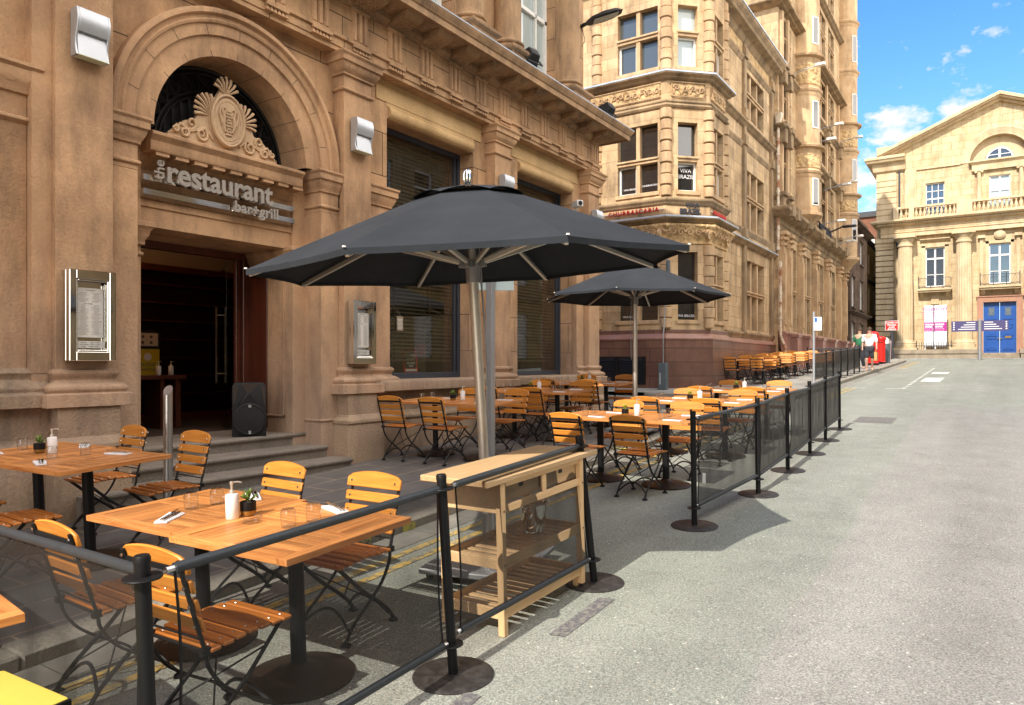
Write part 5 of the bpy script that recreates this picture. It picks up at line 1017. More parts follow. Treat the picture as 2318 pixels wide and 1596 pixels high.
b.sweep([(60, VC + 1.62), (59.75, VC + 1.62), (59.75, VC - 1.62), (60, VC - 1.62)], [(0, 15.72), (.12, 15.7), (.2, 15.66), (.2, 15.58), (.06, 15.5), (0, 15.4), (0, 15.0), (-.1, 15)])
b.build('pediment', X['creamp'], BK, smooth=0)
b = MB()
for s in (-1, 1):
    for x0, x1, o in ((6.3, 7.6, .1), (5.0, 5.75, .14)):
        b = MB()
        b.wbox(WK, s * x0, s * x1, 0, o, 12.1, 15.66) if s > 0 else b.wbox(WK, s * x1, s * x0, 0, o, 12.1, 15.66)
        n_ = 8
        if x0 > 6:
            for k in range(n_): z = 12.15 + k * .42; b.wbox(WK, min(s * x0, s * x1) - .02, max(s * x0, s * x1) + .02, o, o + .05, z, z + .36)
        b.build('pilaster', X['creamp'], BK, bevel=.015)
    b = MB()
    for k in range(20): z = 2.8 + k * .4; a, c = sorted((s * 6.45, s * 7.65)); b.wbox(WK, a, c, 0, .22, z, z + .34)
    a, c = sorted((s * 6.4, s * 7.7)); b.wbox(WK, a, c, 0, .3, 10.5, 10.83); b.wbox(WK, a, c, 0, .26, 10.2, 10.4); b.build('corner_pier', X['creamp'], BK, bevel=.015); b = MB()
    a, c = sorted((s * 1.3, s * 1.0)); b.lathe([(.17, 12.1), (.14, 12.2), (.12, 15.0), (.17, 15.05)], WK(s * 1.2, .13, 0), 14); b.wbox(WK, s * 1.2 - .24, s * 1.2 + .24, 0, .3, 14.95, 15.02)
    for q in (-.18, .18): b.lathe([(.09, -.05), (.09, .3)], WK(s * 1.2 + q, 0.0, 14.93), 10, 'x') if False else b.lathe([(.09, -.30), (.09, -.02)], (60, VC - s * 1.2 - q, 14.93), 10, 'x')
    b.build('small_column', X['creamp'], BK, bevel=.015)
for v in (5.22, 1.63, VC * 2 - 1.63, VC * 2 - 5.22):
    b = MB(); n_ = 40; vs = []
    pf = [(.52, 3.3), (.50, 6), (.44, 10.0)]
    for r, z in pf:
        for j in range(n_): a = 2 * math.pi * j / n_; rr_ = r * (1 if j % 2 else .93); vs.append((59.35 + rr_ * math.cos(a), v + rr_ * math.sin(a), z))
    b.add(vs, [(i * n_ + j, i * n_ + (j + 1) % n_, (i + 1) * n_ + (j + 1) % n_, (i + 1) * n_ + j) for i in range(2) for j in range(n_)])
    b.lathe([(.72, 2.75), (.72, 2.95), (.66, 3.0), (.68, 3.08), (.6, 3.18), (.55, 3.3)], (59.35, v, 0), 30); b.lathe([(.44, 10.0), (.5, 10.05), (.5, 10.15), (.46, 10.2), (.48, 10.35), (.64, 10.58), (.64, 10.62)], (59.35, v, 0), 30)
    b.box(58.65, 60.05, v - .7, v + .7, 10.62, 10.83); b.box(58.6, 60.05, v - .78, v + .78, 2.55, 2.75)
    b.build('column', X['creamp'], BK, smooth=25)
b = MB()
for a, c in ((VC + 1.15, VC + 7.8), (VC - 7.8, VC - 1.15)): b.box(58.55, 60.0, a, c, 1.7, 2.55); b.box(58.48, 60.0, a - .06, c + .06, 2.3, 2.6); b.box(58.45, 60, a - .08, c + .08, 1.7, 1.95)
b.box(58.9, 60, VC - 1.15, VC + 1.15, 1.8, 2.06); b.box(59.2, 60, VC - 1.15, VC + 1.15, 2.06, 2.2); b.box(59.5, 60.3, VC - 1.15, VC + 1.15, 2.2, 2.35)
b.build('base', X['greyst'], BK, bevel=.015)
b = MB(); b.wbox(WK, -1.3, -.95, -.2, .2, 2.35, 6.2); b.wbox(WK, .95, 1.3, -.2, .2, 2.35, 6.2); b.wbox(WK, -.95, .95, -.2, .2, 5.85, 6.2); b.wbox(WK, -1.45, -.97, -.1, .24, 2.35, 2.6); b.wbox(WK, .97, 1.45, -.1, .24, 2.35, 2.6); b.wbox(WK, -1.36, 1.36, 0, .26, 6.2, 6.28); b.build('door_surround', X['pinkst'], BK, bevel=.01)
b = MB(); b.text('BANK OF ENGLAND', .16, wmat(WK, 0, .205, 5.96), .01); b.build('lettering', X['sandl'], BK, smooth=0)
for s in (-1, 1):
    b = MB(); a, c = sorted((s * .01, s * .94)); b.wbox(WK, a, c, -.2, -.12, 2.36, 5.84)
    m_ = (a + c) / 2
    for z0, z1 in ((2.55, 3.35), (3.5, 4.1), (4.25, 4.7)):
        for q in ((m_ - .27, m_ + .27, z0, z0 + .05), (m_ - .27, m_ + .27, z1 - .05, z1), (m_ - .27, m_ - .22, z0, z1), (m_ + .22, m_ + .27, z0, z1)): b.wbox(WK, q[0], q[1], -.12, -.08, q[2], q[3])
        b.wbox(WK, m_ - .14, m_ + .14, -.12, -.09, z0 + .12, z1 - .12)
    for k in range(17):
        for x in (a + .05, c - .05): b.lathe([(.026, -.0), (0, .03)], WK(x, -.10, 2.5 + k * .2), 6)
    dl = b.build('door', X['blue'], BK, bevel=.008)
    b = MB(); b.wbox(WK, m_ - .17, m_ + .17, -.13, -.1, 4.95, 5.5); b.build('window', X['darkpane'], dl, smooth=0)
    b = MB()
    for k in (-1, 0, 1): b.tube([WK(m_ - .17, -.09, 5.22 + k * .25), WK(m_ + k * .0, -.09, 5.22 + .25 * (k + 1) if k < 1 else 5.47), WK(m_ + .17, -.09, 5.22 + k * .25)], .012, 5); 
    b.tube([WK(m_ - .17, -.09, 5.2), WK(m_, -.09, 4.97), WK(m_ + .17, -.09, 5.2)], .012, 5); b.build('grille', X['blue'], dl, smooth=0)
    b = MB(); b.lathe([(.05, -.16), (.05, -.12), (0, -.19)] if False else [(.035, -.17), (.05, -.1)], (60.12, VC - s * .09, 3.35), 8, 'x'); 
    if s > 0: b.wbox(WK, m_ - .18, m_ + .18, -.1, -.07, 3.38, 3.5)
    b.build('door_knob', X['gold'], dl)
def sash(parent, W, s0, s1, z0, z1, nx, nz, o=-.22, pane='darkpane', t=.07):
    b = MB(); b.wbox(W, s0, s0 + t, o, o + .1, z0, z1); b.wbox(W, s1 - t, s1, o, o + .1, z0, z1); b.wbox(W, s0 + t, s1 - t, o, o + .1, z0, z0 + t * 1.5); b.wbox(W, s0 + t, s1 - t, o, o + .1, z1 - t, z1)
    for k in range(1, nx): c = s0 + (s1 - s0) * k / nx; g = .055 if nx == 2 else .02; b.wbox(W, c - g, c + g, o, o + .08, z0, z1)
    for z, g in nz: b.wbox(W, s0, s1, o, o + .09, z - g, z + g)
    f = b.build('window', X['wpaint'], parent, smooth=0); b = MB(); b.quad(W(s0, o, z0), W(s1, o, z0), W(s1, o, z1), W(s0, o, z1)); b.build('pane', X[pane], f, smooth=0)
for a, c in both(sv(3.99), sv(2.80)):
    sash(BK, WK, a, c, 7.1, 9.95, 2, [(9.15, .06), (8.0, .02)]); sash(BK, WK, a + .02, c - .02, 12.3, 14.55, 3, [(13.45, .05), (14, .02), (12.9, .02)], t=.05)
    b = MB(); b.wbox(WK, a - .25, a, 0, .07, 7.0, 10.1); b.wbox(WK, c, c + .25, 0, .07, 7.0, 10.1); b.wbox(WK, a - .25, c + .25, 0, .07, 10.1 - .15, 10.25); b.sweep([WK(a - .35, 0, 0)[:2], WK(c + .35, 0, 0)[:2]], LEDGE(10.6, .28)); b.wbox(WK, a - .22, c + .22, 0, .05, 12.2, 14.8) if False else None
    for q in ((a - .2, a, 12.2, 14.75), (c, c + .2, 12.2, 14.75), (a, c, 14.57, 14.75)): b.wbox(WK, q[0], q[1], 0, .06, q[2], q[3])
    b.wbox(WK, a + .35, c - .35, 0, .12, 5.85, 6.7); b.build('window_surround', X['creamp'], BK, bevel=.01)
    sash(BK, WK, a, c, 2.8, 5.75, 2, [])
sash(BK, WK, -.62, .62, 7.1, 9.9, 2, [(9.1, .06), (8.0, .02)]); sash(BK, WK, -.6, .6, 12.4, 14.6, 2, [(13.6, .05)], pane='palepane')
b = MB()
for x0, x1 in ((-1.15, -.95), (.95, 1.15)): b.wbox(WK, x0, x1, 0, .12, 6.95, 10.3); b.wbox(WK, x0 - .12, x1 + .12, 0, .3, 10.3, 10.5)
b.wbox(WK, -.82, -.62, 0, .08, 7, 10.1); b.wbox(WK, .62, .82, 0, .08, 7, 10.1); b.wbox(WK, -.82, .82, 0, .08, 9.9, 10.1); b.lathe([(.3, -.2), (.22, -.28), (0, -.3)], (60, VC, 10.5), 14, 'x'); b.lathe([(.34, -.1), (.34, -.18), (.28, -.2)], (60, VC, 10.5), 14, 'x')
b.build('window_surround', X['creamp'], BK, bevel=.01)
def iron_balcony(cv, half, label_unused=None):
    b = MB(); s = sv(cv); b.wbox(WK, s - half, s + half, 0, .75, 6.82, 6.95); b.wbox(WK, s - half + .05, s + half - .05, 0, .65, 6.7, 6.82)
    for q in (-1, 1): b.prism([WK(s + q * (half - .25) - .12, 0, 6.3), WK(s + q * (half - .25) - .12, .5, 6.7), WK(s + q * (half - .25) - .12, 0, 6.7)], (0, -.24, 0))
    bal = b.build('balcony', X['creamp'], BK, bevel=.01)
    b = MB()
    for z in (7.05, 7.7): b.tube([WK(s - half + .08, 0, z), WK(s - half + .08, .68, z), WK(s + half - .08, .68, z), WK(s + half - .08, 0, z)], .02, 5)
    n_ = int(half * 2 / .16)
    for k in range(n_ + 1):
        x = s - half + .08 + (2 * half - .16) * k / n_
        if k % 5 == 0: b.tube([WK(x, .68, 6.95), WK(x, .68, 7.85)], .025, 5)
        else: b.tube([WK(x - .07, .68, 7.08), WK(x + .07, .68, 7.25), WK(x - .07, .68, 7.45), WK(x + .06, .68, 7.66)], .011, 4)
    b.build('railing', X['pipe'], bal, smooth=0)
for cv in (3.4, VC * 2 - 3.4): iron_balcony(cv, 1.06)
iron_balcony(VC, 1.2)
# balustrade
b = MB(); piers = [6.3, 5.3, 2.35, 1.75, -1.75, -2.35, -5.3, -6.3]
for x in piers: b.wbox(WK, x - .17, x + .17, .12, .42, 12.06, 13.0)
for x0, x1 in ((-6.13, -5.47), (-5.13, -2.52), (-1.58, 1.58), (2.52, 5.13), (5.47, 6.13)):
    b.wbox(WK, x0, x1, .16, .4, 12.06, 12.2); b.wbox(WK, x0, x1, .14, .42, 12.86, 13.0); n_ = max(2, int((x1 - x0) / .26))
    for k in range(n_): c = x0 + (k + .5) * (x1 - x0) / n_; b.lathe([(.07, 12.2), (.05, 12.26), (.1, 12.42), (.095, 12.5), (.045, 12.68), (.05, 12.72), (.08, 12.74), (.06, 12.86)], WK(c, .28, 0), 9)
for x in (-2.05, 2.05): b.wbox(WK, x - .3, x + .3, .18, .36, 12.06, 12.98)
b.build('balustrade', X['creamp'], BK, smooth=30)
b = MB()
for s in (-1, 1): b.tube([(59.7, VC + s * 6.1, 2.6), (59.7, VC + s * 6.1, 10.6)], .07, 8); b.lathe([(.14, 10), (.18, 10.3), (.18, 10.5)], (59.7, VC + s * 6.1, 0), 8)
b.tube([(59.9, VC + 6.1, 12.6), (59.9, VC + 6.1, 16.3)], .06, 8); b.build('downpipe', X['pipe'], BK)
b = MB()                                             # area railings under the to let board
for k in range(15):
    x = sv(3.4) - 1.05 + k * .15; h_ = .55 if k in (0, 7, 14) else .42; b.tube([WK(x, 1.3, 2.58), WK(x, 1.3, 2.62 + h_)], .018 if h_ < .5 else .035, 5); b.lathe([(.035, 0), (.0, .12)], WK(x, 1.3, 2.62 + h_), 5)
b.wbox(WK, sv(3.4) - 1.1, sv(3.4) + 1.1, 1.28, 1.32, 2.85, 2.89)
rl = b.build('spiked_railing', X['pipe'], None); tag(rl, 'low black spiked railing on the bank plinth below the white board', 'railing')
def board(v0, v1, rot, label):
    t = thing('letting_board', label, 'letting board', M=Matrix.Translation((58.9, (v0 + v1) / 2, 4.3)) @ Matrix.Rotation(R(-90 + rot), 4, 'Z'), group='letting boards on the bank'); w_ = abs(v1 - v0) / 2
    b = MB(); b.box(-w_, w_, 0, .04, -1.45, 1.42); b.build('panel', X['boardw'], t, smooth=0)
    b = MB(); b.box(-w_, w_, -.006, 0, -.42, .22); b.build('band', X['magenta'], t, smooth=0)
    Wb = wall((0, 0), (1, 0)); b = MB(); b.text('TO LET', .27, wmat(Wb, 0, .003, 1.05), .001, .006); 
    for k, s_ in enumerate(('FORMER BANKING', 'HALL & OFFICES', 'WITH COVERED', 'CAR PARKING', '23,777 SQ FT', '(2,147 SQM)')): b.text(s_, .125, wmat(Wb, 0, .003, .88 - k * .125), .001)
    b.build('lettering', X['magenta'], t, smooth=0)
    b = MB(); b.text('mason', .21, wmat(Wb, -w_ + .05, .008, .02), .001, .01, 'LEFT'); b.text('owen', .21, wmat(Wb, -w_ + .05, .008, -.14), .001, .01, 'LEFT'); b.text('0151 242 3000', .09, wmat(Wb, -w_ + .05, .008, -.27), .001, 0, 'LEFT'); b.text('masonowen.com', .08, wmat(Wb, -w_ + .05, .008, -.37), .001, 0, 'LEFT'); b.build('lettering', X['boardw'], t, smooth=0)
    b = MB(); b.box(-w_ + .02, -w_ + .1, .04, .12, -1.9, 1.4); b.build('post', X['boardw'], t, smooth=0)
board(4.0, 3.42, 22, 'narrower left wing of the white and magenta to let board'); board(3.38, 2.62, -6, 'wider right wing of the white and magenta to let board')

# ------------------------------------------------------------------ neighbours outside the frame that shade the street and show in the glass
NB = thing('neighbour_building', 'plain sandstone block adjoining the restaurant behind the viewpoint', 'building')
b = MB(); b.box(-70, -9.5, 5.15, 24, -3, 20); b.build('wall', X['sand'], NB, smooth=0)
OP = thing('opposite_building', 'pale sandstone terrace across the street mirrored in the restaurant windows', 'building')
WO = wall((56, -6.8), (-1, 0)); b = MB(); ow = [(s, s + 1.3, z0, z1) for s in [1.5 + 2.8 * k for k in range(24)] for z0, z1 in ((1.9, 4.4), (6.0, 8.0), (9.0, 10.6))]
b.hwall(WO, 0, 70, -1, 11.5, ow, .2); b.box(-14, 56, -14, -7.1, 11.4, 11.5); b.build('wall', X['opp'], OP, smooth=0)
b = MB(); b.sweep([(56, -6.8), (-14, -6.8)], LEDGE(5.3, .3)); b.sweep([(56, -6.8), (-14, -6.8)], LEDGE(11.6, .5)); b.build('cornice', X['ysd'], OP)
b = MB()
for s, e, z0, z1 in ow:
    for q in ((s, s + .1, z0, z1), (e - .1, e, z0, z1), (s, e, z0, z0 + .12), (s, e, z1 - .1, z1), (s, e, (z0 + z1) / 2 - .05, (z0 + z1) / 2 + .05)): b.wbox(WO, q[0], q[1], -.18, -.1, q[2], q[3])
b.m = 1
for s, e, z0, z1 in ow: b.quad(WO(s, -.17, z0), WO(e, -.17, z0), WO(e, -.17, z1), WO(s, -.17, z1))
b.build('sash_windows', [X['wpaint'], X['darkpane']], OP, smooth=0)
# ------------------------------------------------------------------ chairs
def catmull(P, n=5):
    P = [Vector(p) for p in P]; Q = [P[0] * 2 - P[1]] + P + [P[-1] * 2 - P[-2]]; out = []
    for i in range(1, len(Q) - 2):
        for k in range(n):
            t = k / n; a, b_, c, d = Q[i - 1], Q[i], Q[i + 1], Q[i + 2]
            out.append(.5 * ((2 * b_) + (c - a) * t + (2 * a - 5 * b_ + 4 * c - d) * t * t + (3 * b_ - a - 3 * c + d) * t ** 3))
    return out + [P[-1]]
def bx(z): return -.29 + (.86 - z) * .26 if z > .42 else -.176      # x of the back post at height z
def make_chair(M, label, group):
    t = thing('folding_chair', label, 'folding chair', M=M, group=group)
    b = MB()
    for k in range(7):
        x = -.165 + k * .061; w_ = .205 if k < 6 else .2
        b.box(x, x + .05, -w_, w_, .443 - .004 * abs(k - 3), .461 - .004 * abs(k - 3))
    b.build('seat', X['seatw'], t, bevel=.005)
    b = MB()
    for z0, z1, w_ in ((.525, .585, .198), (.61, .665, .203), (.69, .745, .208)):
        b.add([(bx(z) + o, y, z) for z, o in ((z0, .008), (z0, .027), (z1, .027), (z1, .008)) for y in (-w_, w_)], [(0, 1, 3, 2), (2, 3, 5, 4), (4, 5, 7, 6), (6, 7, 1, 0), (0, 2, 4, 6), (1, 7, 5, 3)])
    ys = [-.213 + .426 * i / 12 for i in range(13)]
    top = [.866 - .030 * (abs(y) / .213) ** 2.0 - (.012 if abs(y) > .21 else 0) for y in ys]
    vs = []
    for y, z1 in zip(ys, top): vs += [(bx(.77) + .008, y, .77), (bx(.77) + .027, y, .77), (bx(z1) + .027, y, z1), (bx(z1) + .008, y, z1)]
    b.add(vs, [(i * 4 + j, i * 4 + (j + 1) % 4, (i + 1) * 4 + (j + 1) % 4, (i + 1) * 4 + j) for i in range(12) for j in range(4)] + [(0, 1, 2, 3), (51, 50, 49, 48)])
    b.build('backrest', X['chairw'], t, bevel=.005)
    P1 = catmull([(bx(.83), 0, .83), (bx(.7), 0, .7), (bx(.55), 0, .55), (-.178, 0, .44), (-.165, 0, .37), (-.10, 0, .27), (.02, 0, .175), (.13, 0, .10), (.2, 0, .02)], 4)
    P2 = catmull([(.23, 0, .437), (.16, 0, .37), (.04, 0, .255), (-.08, 0, .16), (-.17, 0, .08), (-.215, 0, .02)], 4)
    for s in (-1, 1):
        for P, y in ((P1, .185), (P2, .162)):
            b = MB(); b.tube([(p.x, s * y, p.z) for p in P], .0125, 6, flat=.62); f = P[-1]
            b.lathe([(.0, 0), (.028, .0), (.028, .012), (.012, .022), (0, .022)], (f.x, s * y, 0), 10); b.build('leg', X['iron'], t)
    b = MB()
    b.bar((bx(.79), -.185, .79), (bx(.79), .185, .79), .006, .022); b.build('back_rail', X['iron'], t); b = MB(); b.tube([(bx(.5), -.185, .495), (bx(.5), .185, .495)], .005, 5); b.tube([(-.178, -.185, .44), (-.178, .185, .44)], .008, 5); b.tube([(.2, -.17, .435), (.2, .17, .435)], .008, 5)
    for s in (-1, 1): b.bar((-.17, s * .15, .437), (.24, s * .15, .437), .02, .008); b.box(-.2, -.16, s * .185 - .014, s * .185 + .014, .425, .455)
    b.build('seat_frame', X['iron'], t)
    for x, y in ((.165, .185), (-.18, .162)):
        b = MB(); b.tube([(x * (1 - .2 * math.sin(math.pi * i / 12)), -y + 2 * y * i / 12, .055 + .10 * math.sin(math.pi * i / 12)) for i in range(13)], .009, 5); b.build('stretcher', X['iron'], t)
    b = MB(); b.tube([(.13, -.16, .345), (-.14, .16, .115)], .0045, 5); b.tube([(.13, .16, .345), (-.14, -.16, .115)], .0045, 5); b.build('brace', X['iron'], t)
    b = MB()
    for z in (.555, .637, .717, .805):
        for s in (-1, 1):
            b.lathe([(.009, .0), (.007, .004), (0, .005)], (bx(z) + .0265, s * .172, z), 7, 'x'); b.lathe([(.007, -.010), (.007, -.014), (0, -.016)], (bx(z) + .0, s * .185, z), 6, 'x')
    for k in range(7):
        for s in (-1, 1): b.lathe([(.007, 0), (.005, .003), (0, .004)], (-.14 + k * .061, s * .15, .4605 - .004 * abs(k - 3)), 6)
    b.build('screws', X['screw'], t)
    return t
chair0 = None
def chair(u, v, rz, label, group, h=0.0):
    global chair0
    M = stand(u, v, h, R(rz))
    if chair0 is None: chair0 = make_chair(M, label, group); return chair0
    return copy_tree(chair0, M, label, group)
# ------------------------------------------------------------------ tables
def make_table(M, label, group):
    t = thing('square_table', label, 'table', M=M, group=group); H = .755; a = .405
    b = MB(); e = .06
    for s in (-1, 1): b.box(-a, a, s * a, s * (a - e), H - .03, H)
    b.m = 1
    for s in (-1, 1): b.box(s * a, s * (a - e), -(a - e - .001), a - e - .001, H - .03, H)
    b.m = 0; b.box(-(a - e - .001), a - e - .001, -.022, .022, H - .025, H - .0012); b.m = 1; b.box(-.022, .022, -.023 - (a - e - .024), -.023, H - .025, H - .0012); b.box(-.022, .022, .023, .023 + (a - e - .024), H - .025, H - .0012)
    q = a - e - .024
    for i in (0, 1):
        for j in (0, 1):
            x0 = .0235 if i else -.0235 - q + .002; y0 = .0235 if j else -.0235 - q + .002; n_ = 6; L_ = q - .004
            b.m = 0 if (i + j) % 2 else 1
            for k in range(n_):
                c0, c1 = k * L_ / n_ + .0025, (k + 1) * L_ / n_ - .0025
                if (i + j) % 2: b.box(x0, x0 + L_, y0 + c0, y0 + c1, H - .022, H - .0015)
                else: b.box(x0 + c0, x0 + c1, y0, y0 + L_, H - .022, H - .0015)
    b.build('tabletop', [X['tablex'], X['tablew']], t, bevel=.0016)
    b = MB(); b.lathe([(.038, .04), (.038, H - .045)], (0, 0, 0), 18); b.box(-.2, .2, -.03, .03, H - .045, H - .0301); b.box(-.03, .03, -.2, .2, H - .044, H - .0301); b.build('column', X['blackp'], t)
    b = MB(); b.lathe([(.0, 0), (.27, .0), (.272, .012), (.262, .018), (.15, .035), (.075, .052), (.045, .075), (.039, .08)], (0, 0, 0), 36); b.build('base_disc', X['cast'], t)
    return t
table0 = None
def table(u, v, rz, label, group, h=0.0):
    global table0
    M = stand(u, v, h, R(rz))
    if table0 is None: table0 = make_table(M, label, group); return table0
    return copy_tree(table0, M, label, group)
# ------------------------------------------------------------------ tableware
protos = {}
def place(kind, maker, M, label, group=None):
    if kind not in protos: protos[kind] = maker(M, label, group); return protos[kind]
    p = protos[kind]
    if p.type == 'EMPTY': return copy_tree(p, M, label, group)
    c = p.copy(); COL.objects.link(c); c.matrix_world = M; c['label'] = label
    if group: c['group'] = group
    return c
def single(b, name, m, M, label, cat, group, **k):
    o = b.build(name, m, None, **k); o.matrix_world = M; return tag(o, label, cat, group)
def mk_glass(M, label, group):
    b = MB(); b.lathe([(.033, .0), (.036, .003), (.0385, .04), (.037, .075), (.031, .09), (0, .091), (0, .087), (.029, .086), (.035, .072), (.0365, .04), (.0345, .004), (.033, .0)], (0, 0, 0), 22)
    return single(b, 'glass_tumbler', X['glass'], M, label, 'glass', group)
def mk_napkin(M, label, group):
    t = thing('folded_napkin', label, 'napkin', M=M, group=group)
    b = MB(); b.add([(-.1, -.035, .0), (.1, -.045, 0), (.1, .04, 0), (-.1, .03, 0), (-.1, -.033, .008), (.1, -.043, .005), (.1, .038, .012), (-.1, .028, .009)], [(0, 3, 2, 1), (4, 5, 6, 7), (0, 1, 5, 4), (1, 2, 6, 5), (2, 3, 7, 6), (3, 0, 4, 7)])
    b.add([(-.09, -.02, .010), (.095, -.038, .008), (.085, .005, .016), (-.085, .012, .014)], [(0, 1, 2, 3)]); b.build('paper', X['napkin'], t, smooth=0)
    b = MB(); b.bar((-.085, .005, .0165), (.045, .0, .02), .007, .002); b.bar((.045, 0, .02), (.075, 0, .02), .016, .002)
    for k in range(4): b.bar((.075, -.0065 + k * .0043, .02), (.115, -.0065 + k * .0043, .024), .0018, .0015)
    b.build('fork', X['chrome'], t, smooth=0)
    b = MB(); b.bar((-.09, -.012, .0155), (.0, -.016, .0175), .009, .003); b.bar((0, -.016, .0175), (.1, -.02, .0165), .014, .0015); b.build('knife', X['chrome'], t, smooth=0)
    return t
def mk_disp(M, label, group):
    t = thing('soap_dispenser', label, 'dispenser', M=M, group=group)
    b = MB(); b.lathe([(0, 0), (.032, 0), (.034, .003), (.034, .12), (.03, .127), (.014, .129), (0, .129)], (0, 0, 0), 22); b.build('bottle', X['wplast'], t)
    b = MB(); b.lathe([(.014, .129), (.014, .145), (.006, .147), (.006, .175), (.009, .176), (.009, .192), (0, .193)], (0, 0, 0), 14); b.tube([(0, 0, .186), (.03, 0, .188), (.048, 0, .182)], .004, 6); b.build('pump', X['alu'], t)
    return t
def mk_pot(leafm, n, seed):
    def f(M, label, group):
        t = thing('potted_succulent', label, 'plant', M=M, group=group); r = random.Random(seed)
        b = MB(); b.lathe([(0, 0), (.026, 0), (.036, .008), (.041, .03), (.041, .074), (.038, .076), (.036, .07), (0, .068)], (0, 0, 0), 20); b.build('pot', X['blackp'], t)
        b = MB(); b.lathe([(.0268, .0), (.0368, .008), (.0418, .030), (.0368, .009)], (0, 0, 0), 20); b.build('gold_band', X['gold'], t)
        b = MB(); b.lathe([(.036, .068), (.02, .075), (0, .077)], (0, 0, 0), 12); b.build('soil', X['soil'], t)
        b = MB()
        for k in range(n):
            a = k * 2.4; el = r.uniform(.25, 1.3); L_ = r.uniform(.03, .06); z0 = .074 + r.uniform(0, .035); c = Vector((r.uniform(-.012, .012), r.uniform(-.012, .012), z0))
            d = Vector((math.cos(a) * math.cos(el), math.sin(a) * math.cos(el), math.sin(el))); s = Vector((-math.sin(a), math.cos(a), 0)) * .009; u = d.cross(s).normalized() * .004
            b.add([c, c + d * L_ * .5 + s, c + d * L_, c + d * L_ * .5 - s, c + d * L_ * .55 + u, c + d * L_ * .5 - u], [(0, 1, 4), (1, 2, 4), (2, 3, 4), (3, 0, 4), (0, 5, 1), (1, 5, 2), (2, 5, 3), (3, 5, 0)])
            if k % 5 == 0: b.tube([(0, 0, .07), c], .002, 4)
        b.build('leaves', X[leafm], t, smooth=60); return t
    return f
def mk_ash(M, label, group):
    b = MB(); b.lathe([(0, 0), (.048, 0), (.05, .004), (.05, .03), (.044, .031), (.041, .012), (0, .01)], (0, 0, 0), 28)
    return single(b, 'ashtray', X['glass'], M, label, 'ashtray', group)
def dress(tl, u, v, h, dv, fl, rich=True, bright=False):
    """tableware on a pair of square tables centred at (u, v) with second table at (u, v+dv)"""
    z = .7555; top = lambda du, w, rz=0: stand(u, v, h, 0) @ Matrix.Translation((du, w, z)) @ Matrix.Rotation(R(rz), 4, 'Z')
    G = 'upturned glass tumblers'
    for nm, du, w in fl['glasses']: place('glass', mk_glass, top(du, w), 'upturned tumbler %s, %s' % (nm, tl), G)
    for nm, du, w, rz in fl['napkins']: place('napkin', mk_napkin, top(du, w, rz), 'napkin with cutlery %s, %s' % (nm, tl), 'napkins laid with cutlery')
    if 'disp' in fl: place('disp', mk_disp, top(*fl['disp'], rz=-30), 'white pump dispenser %s' % tl, 'pump dispensers on the tables')
    if 'pot' in fl: place('potb' if bright else 'pot', mk_pot('leafy' if bright else 'leaf', 34 if bright else 26, 3 if bright else 8), top(*fl['pot']), ('bright green potted succulent ' if bright else 'dark green potted succulent ') + tl, 'succulents on the tables')
ST = {'glasses': [('near left', -.13, .92), ('far left', .13, .95), ('near right', -.14, -.02), ('far right', .12, -.0)],
      'napkins': [('at the near left place', -.24, .72, 75), ('at the far left place', .24, .72, 85), ('at the near right place', -.24, -.18, 80), ('at the far right place', .26, -.2, 100)], 'disp': (.06, .36), 'pot': (.0, .48)}
TG = 'square teak tables'; CG = 'slatted folding chairs'
def dining(u, v, h, rz, dv, tl, far=.57, near=-.57, vn=None, vf=None, dress_=True, bright=False, fl=None, jit=4):
    table(u, v, rz, 'right hand teak table of the pair ' + tl, TG, h); table(u + .02, v + dv, rz, 'left hand teak table of the pair ' + tl, TG, h)
    vn = vn or (v, v + dv); vf = vf or (v, v + dv)
    for k, nm in enumerate(('right', 'left')):
        chair(u + near, vn[k], random.uniform(-jit, jit), 'folding chair, near %s, at tables %s' % (nm, tl), CG, h)
        chair(u + far, vf[k], 180 + random.uniform(-jit, jit), 'folding chair, far %s, at tables %s' % (nm, tl), CG, h if vf[k] < 4.2 or h else .09)
    if dress_: dress(tl, u, v, h, dv, fl or ST, bright=bright)
PH = .09
dining(2.41, 2.86, 0, 2, .81, "in the front barrier corner", near=-.50, far=.57, vn=(2.79, 3.58), vf=(3.12, 3.96), jit=3,
       fl={'glasses': [('left of the dispenser, nearer one', -.02, .83), ('left of the dispenser, farther one', .12, .80), ('right of the ashtray, nearer one', -.02, .02), ('right of the ashtray, farther one', .12, .0)], 'napkins': [('at the near left corner', -.22, .72, 35), ('beyond the plant', .33, .76, 60), ('at the far right end', .34, .08, 70)], 'disp': (-.05, .42), 'pot': (.03, .4)})
place('ash', mk_ash, stand(2.41, 2.86, 0) @ Matrix.Translation((-.05, .26, .7555)), 'round clear glass ashtray on the front table beside the dispenser')
dining(2.73, 5.52, PH, 3, .82, 'left of the doorway steps', vf=(5.51, 6.45), vn=(5.4, 6.25), far=.60,
       fl={'glasses': [('leftmost', .0, 1.02), ('second from left', .18, .95), ('in front of the dispenser', -.1, .3), ('right of the dispenser', .1, .22)], 'napkins': [('at the near right place', -.27, .1, 70), ('at the far right place', .24, .02, 105), ('at the near left place', -.2, 1.0, 80), ('behind the plant', .33, .72, 60)], 'disp': (.02, .56), 'pot': (-.02, .68)})
dining(7.79, 5.62, PH, 4, .82, 'under the first big window', near=-.47, bright=False, vn=(5.88, 6.6))
dining(9.80, 5.63, PH, 3, .82, 'between the two big windows', near=-.52)
dining(11.75, 5.75, PH, 3, .82, 'under the second big window', near=-.5)
dining(7.64, 3.01, 0, 0, .81, "just beyond the trolley", bright=True, vf=(3.06, 3.84), vn=(3.07, 3.80))
dining(9.83, 3.03, 0, 0, .81, "midway along the second barrier run", bright=True)
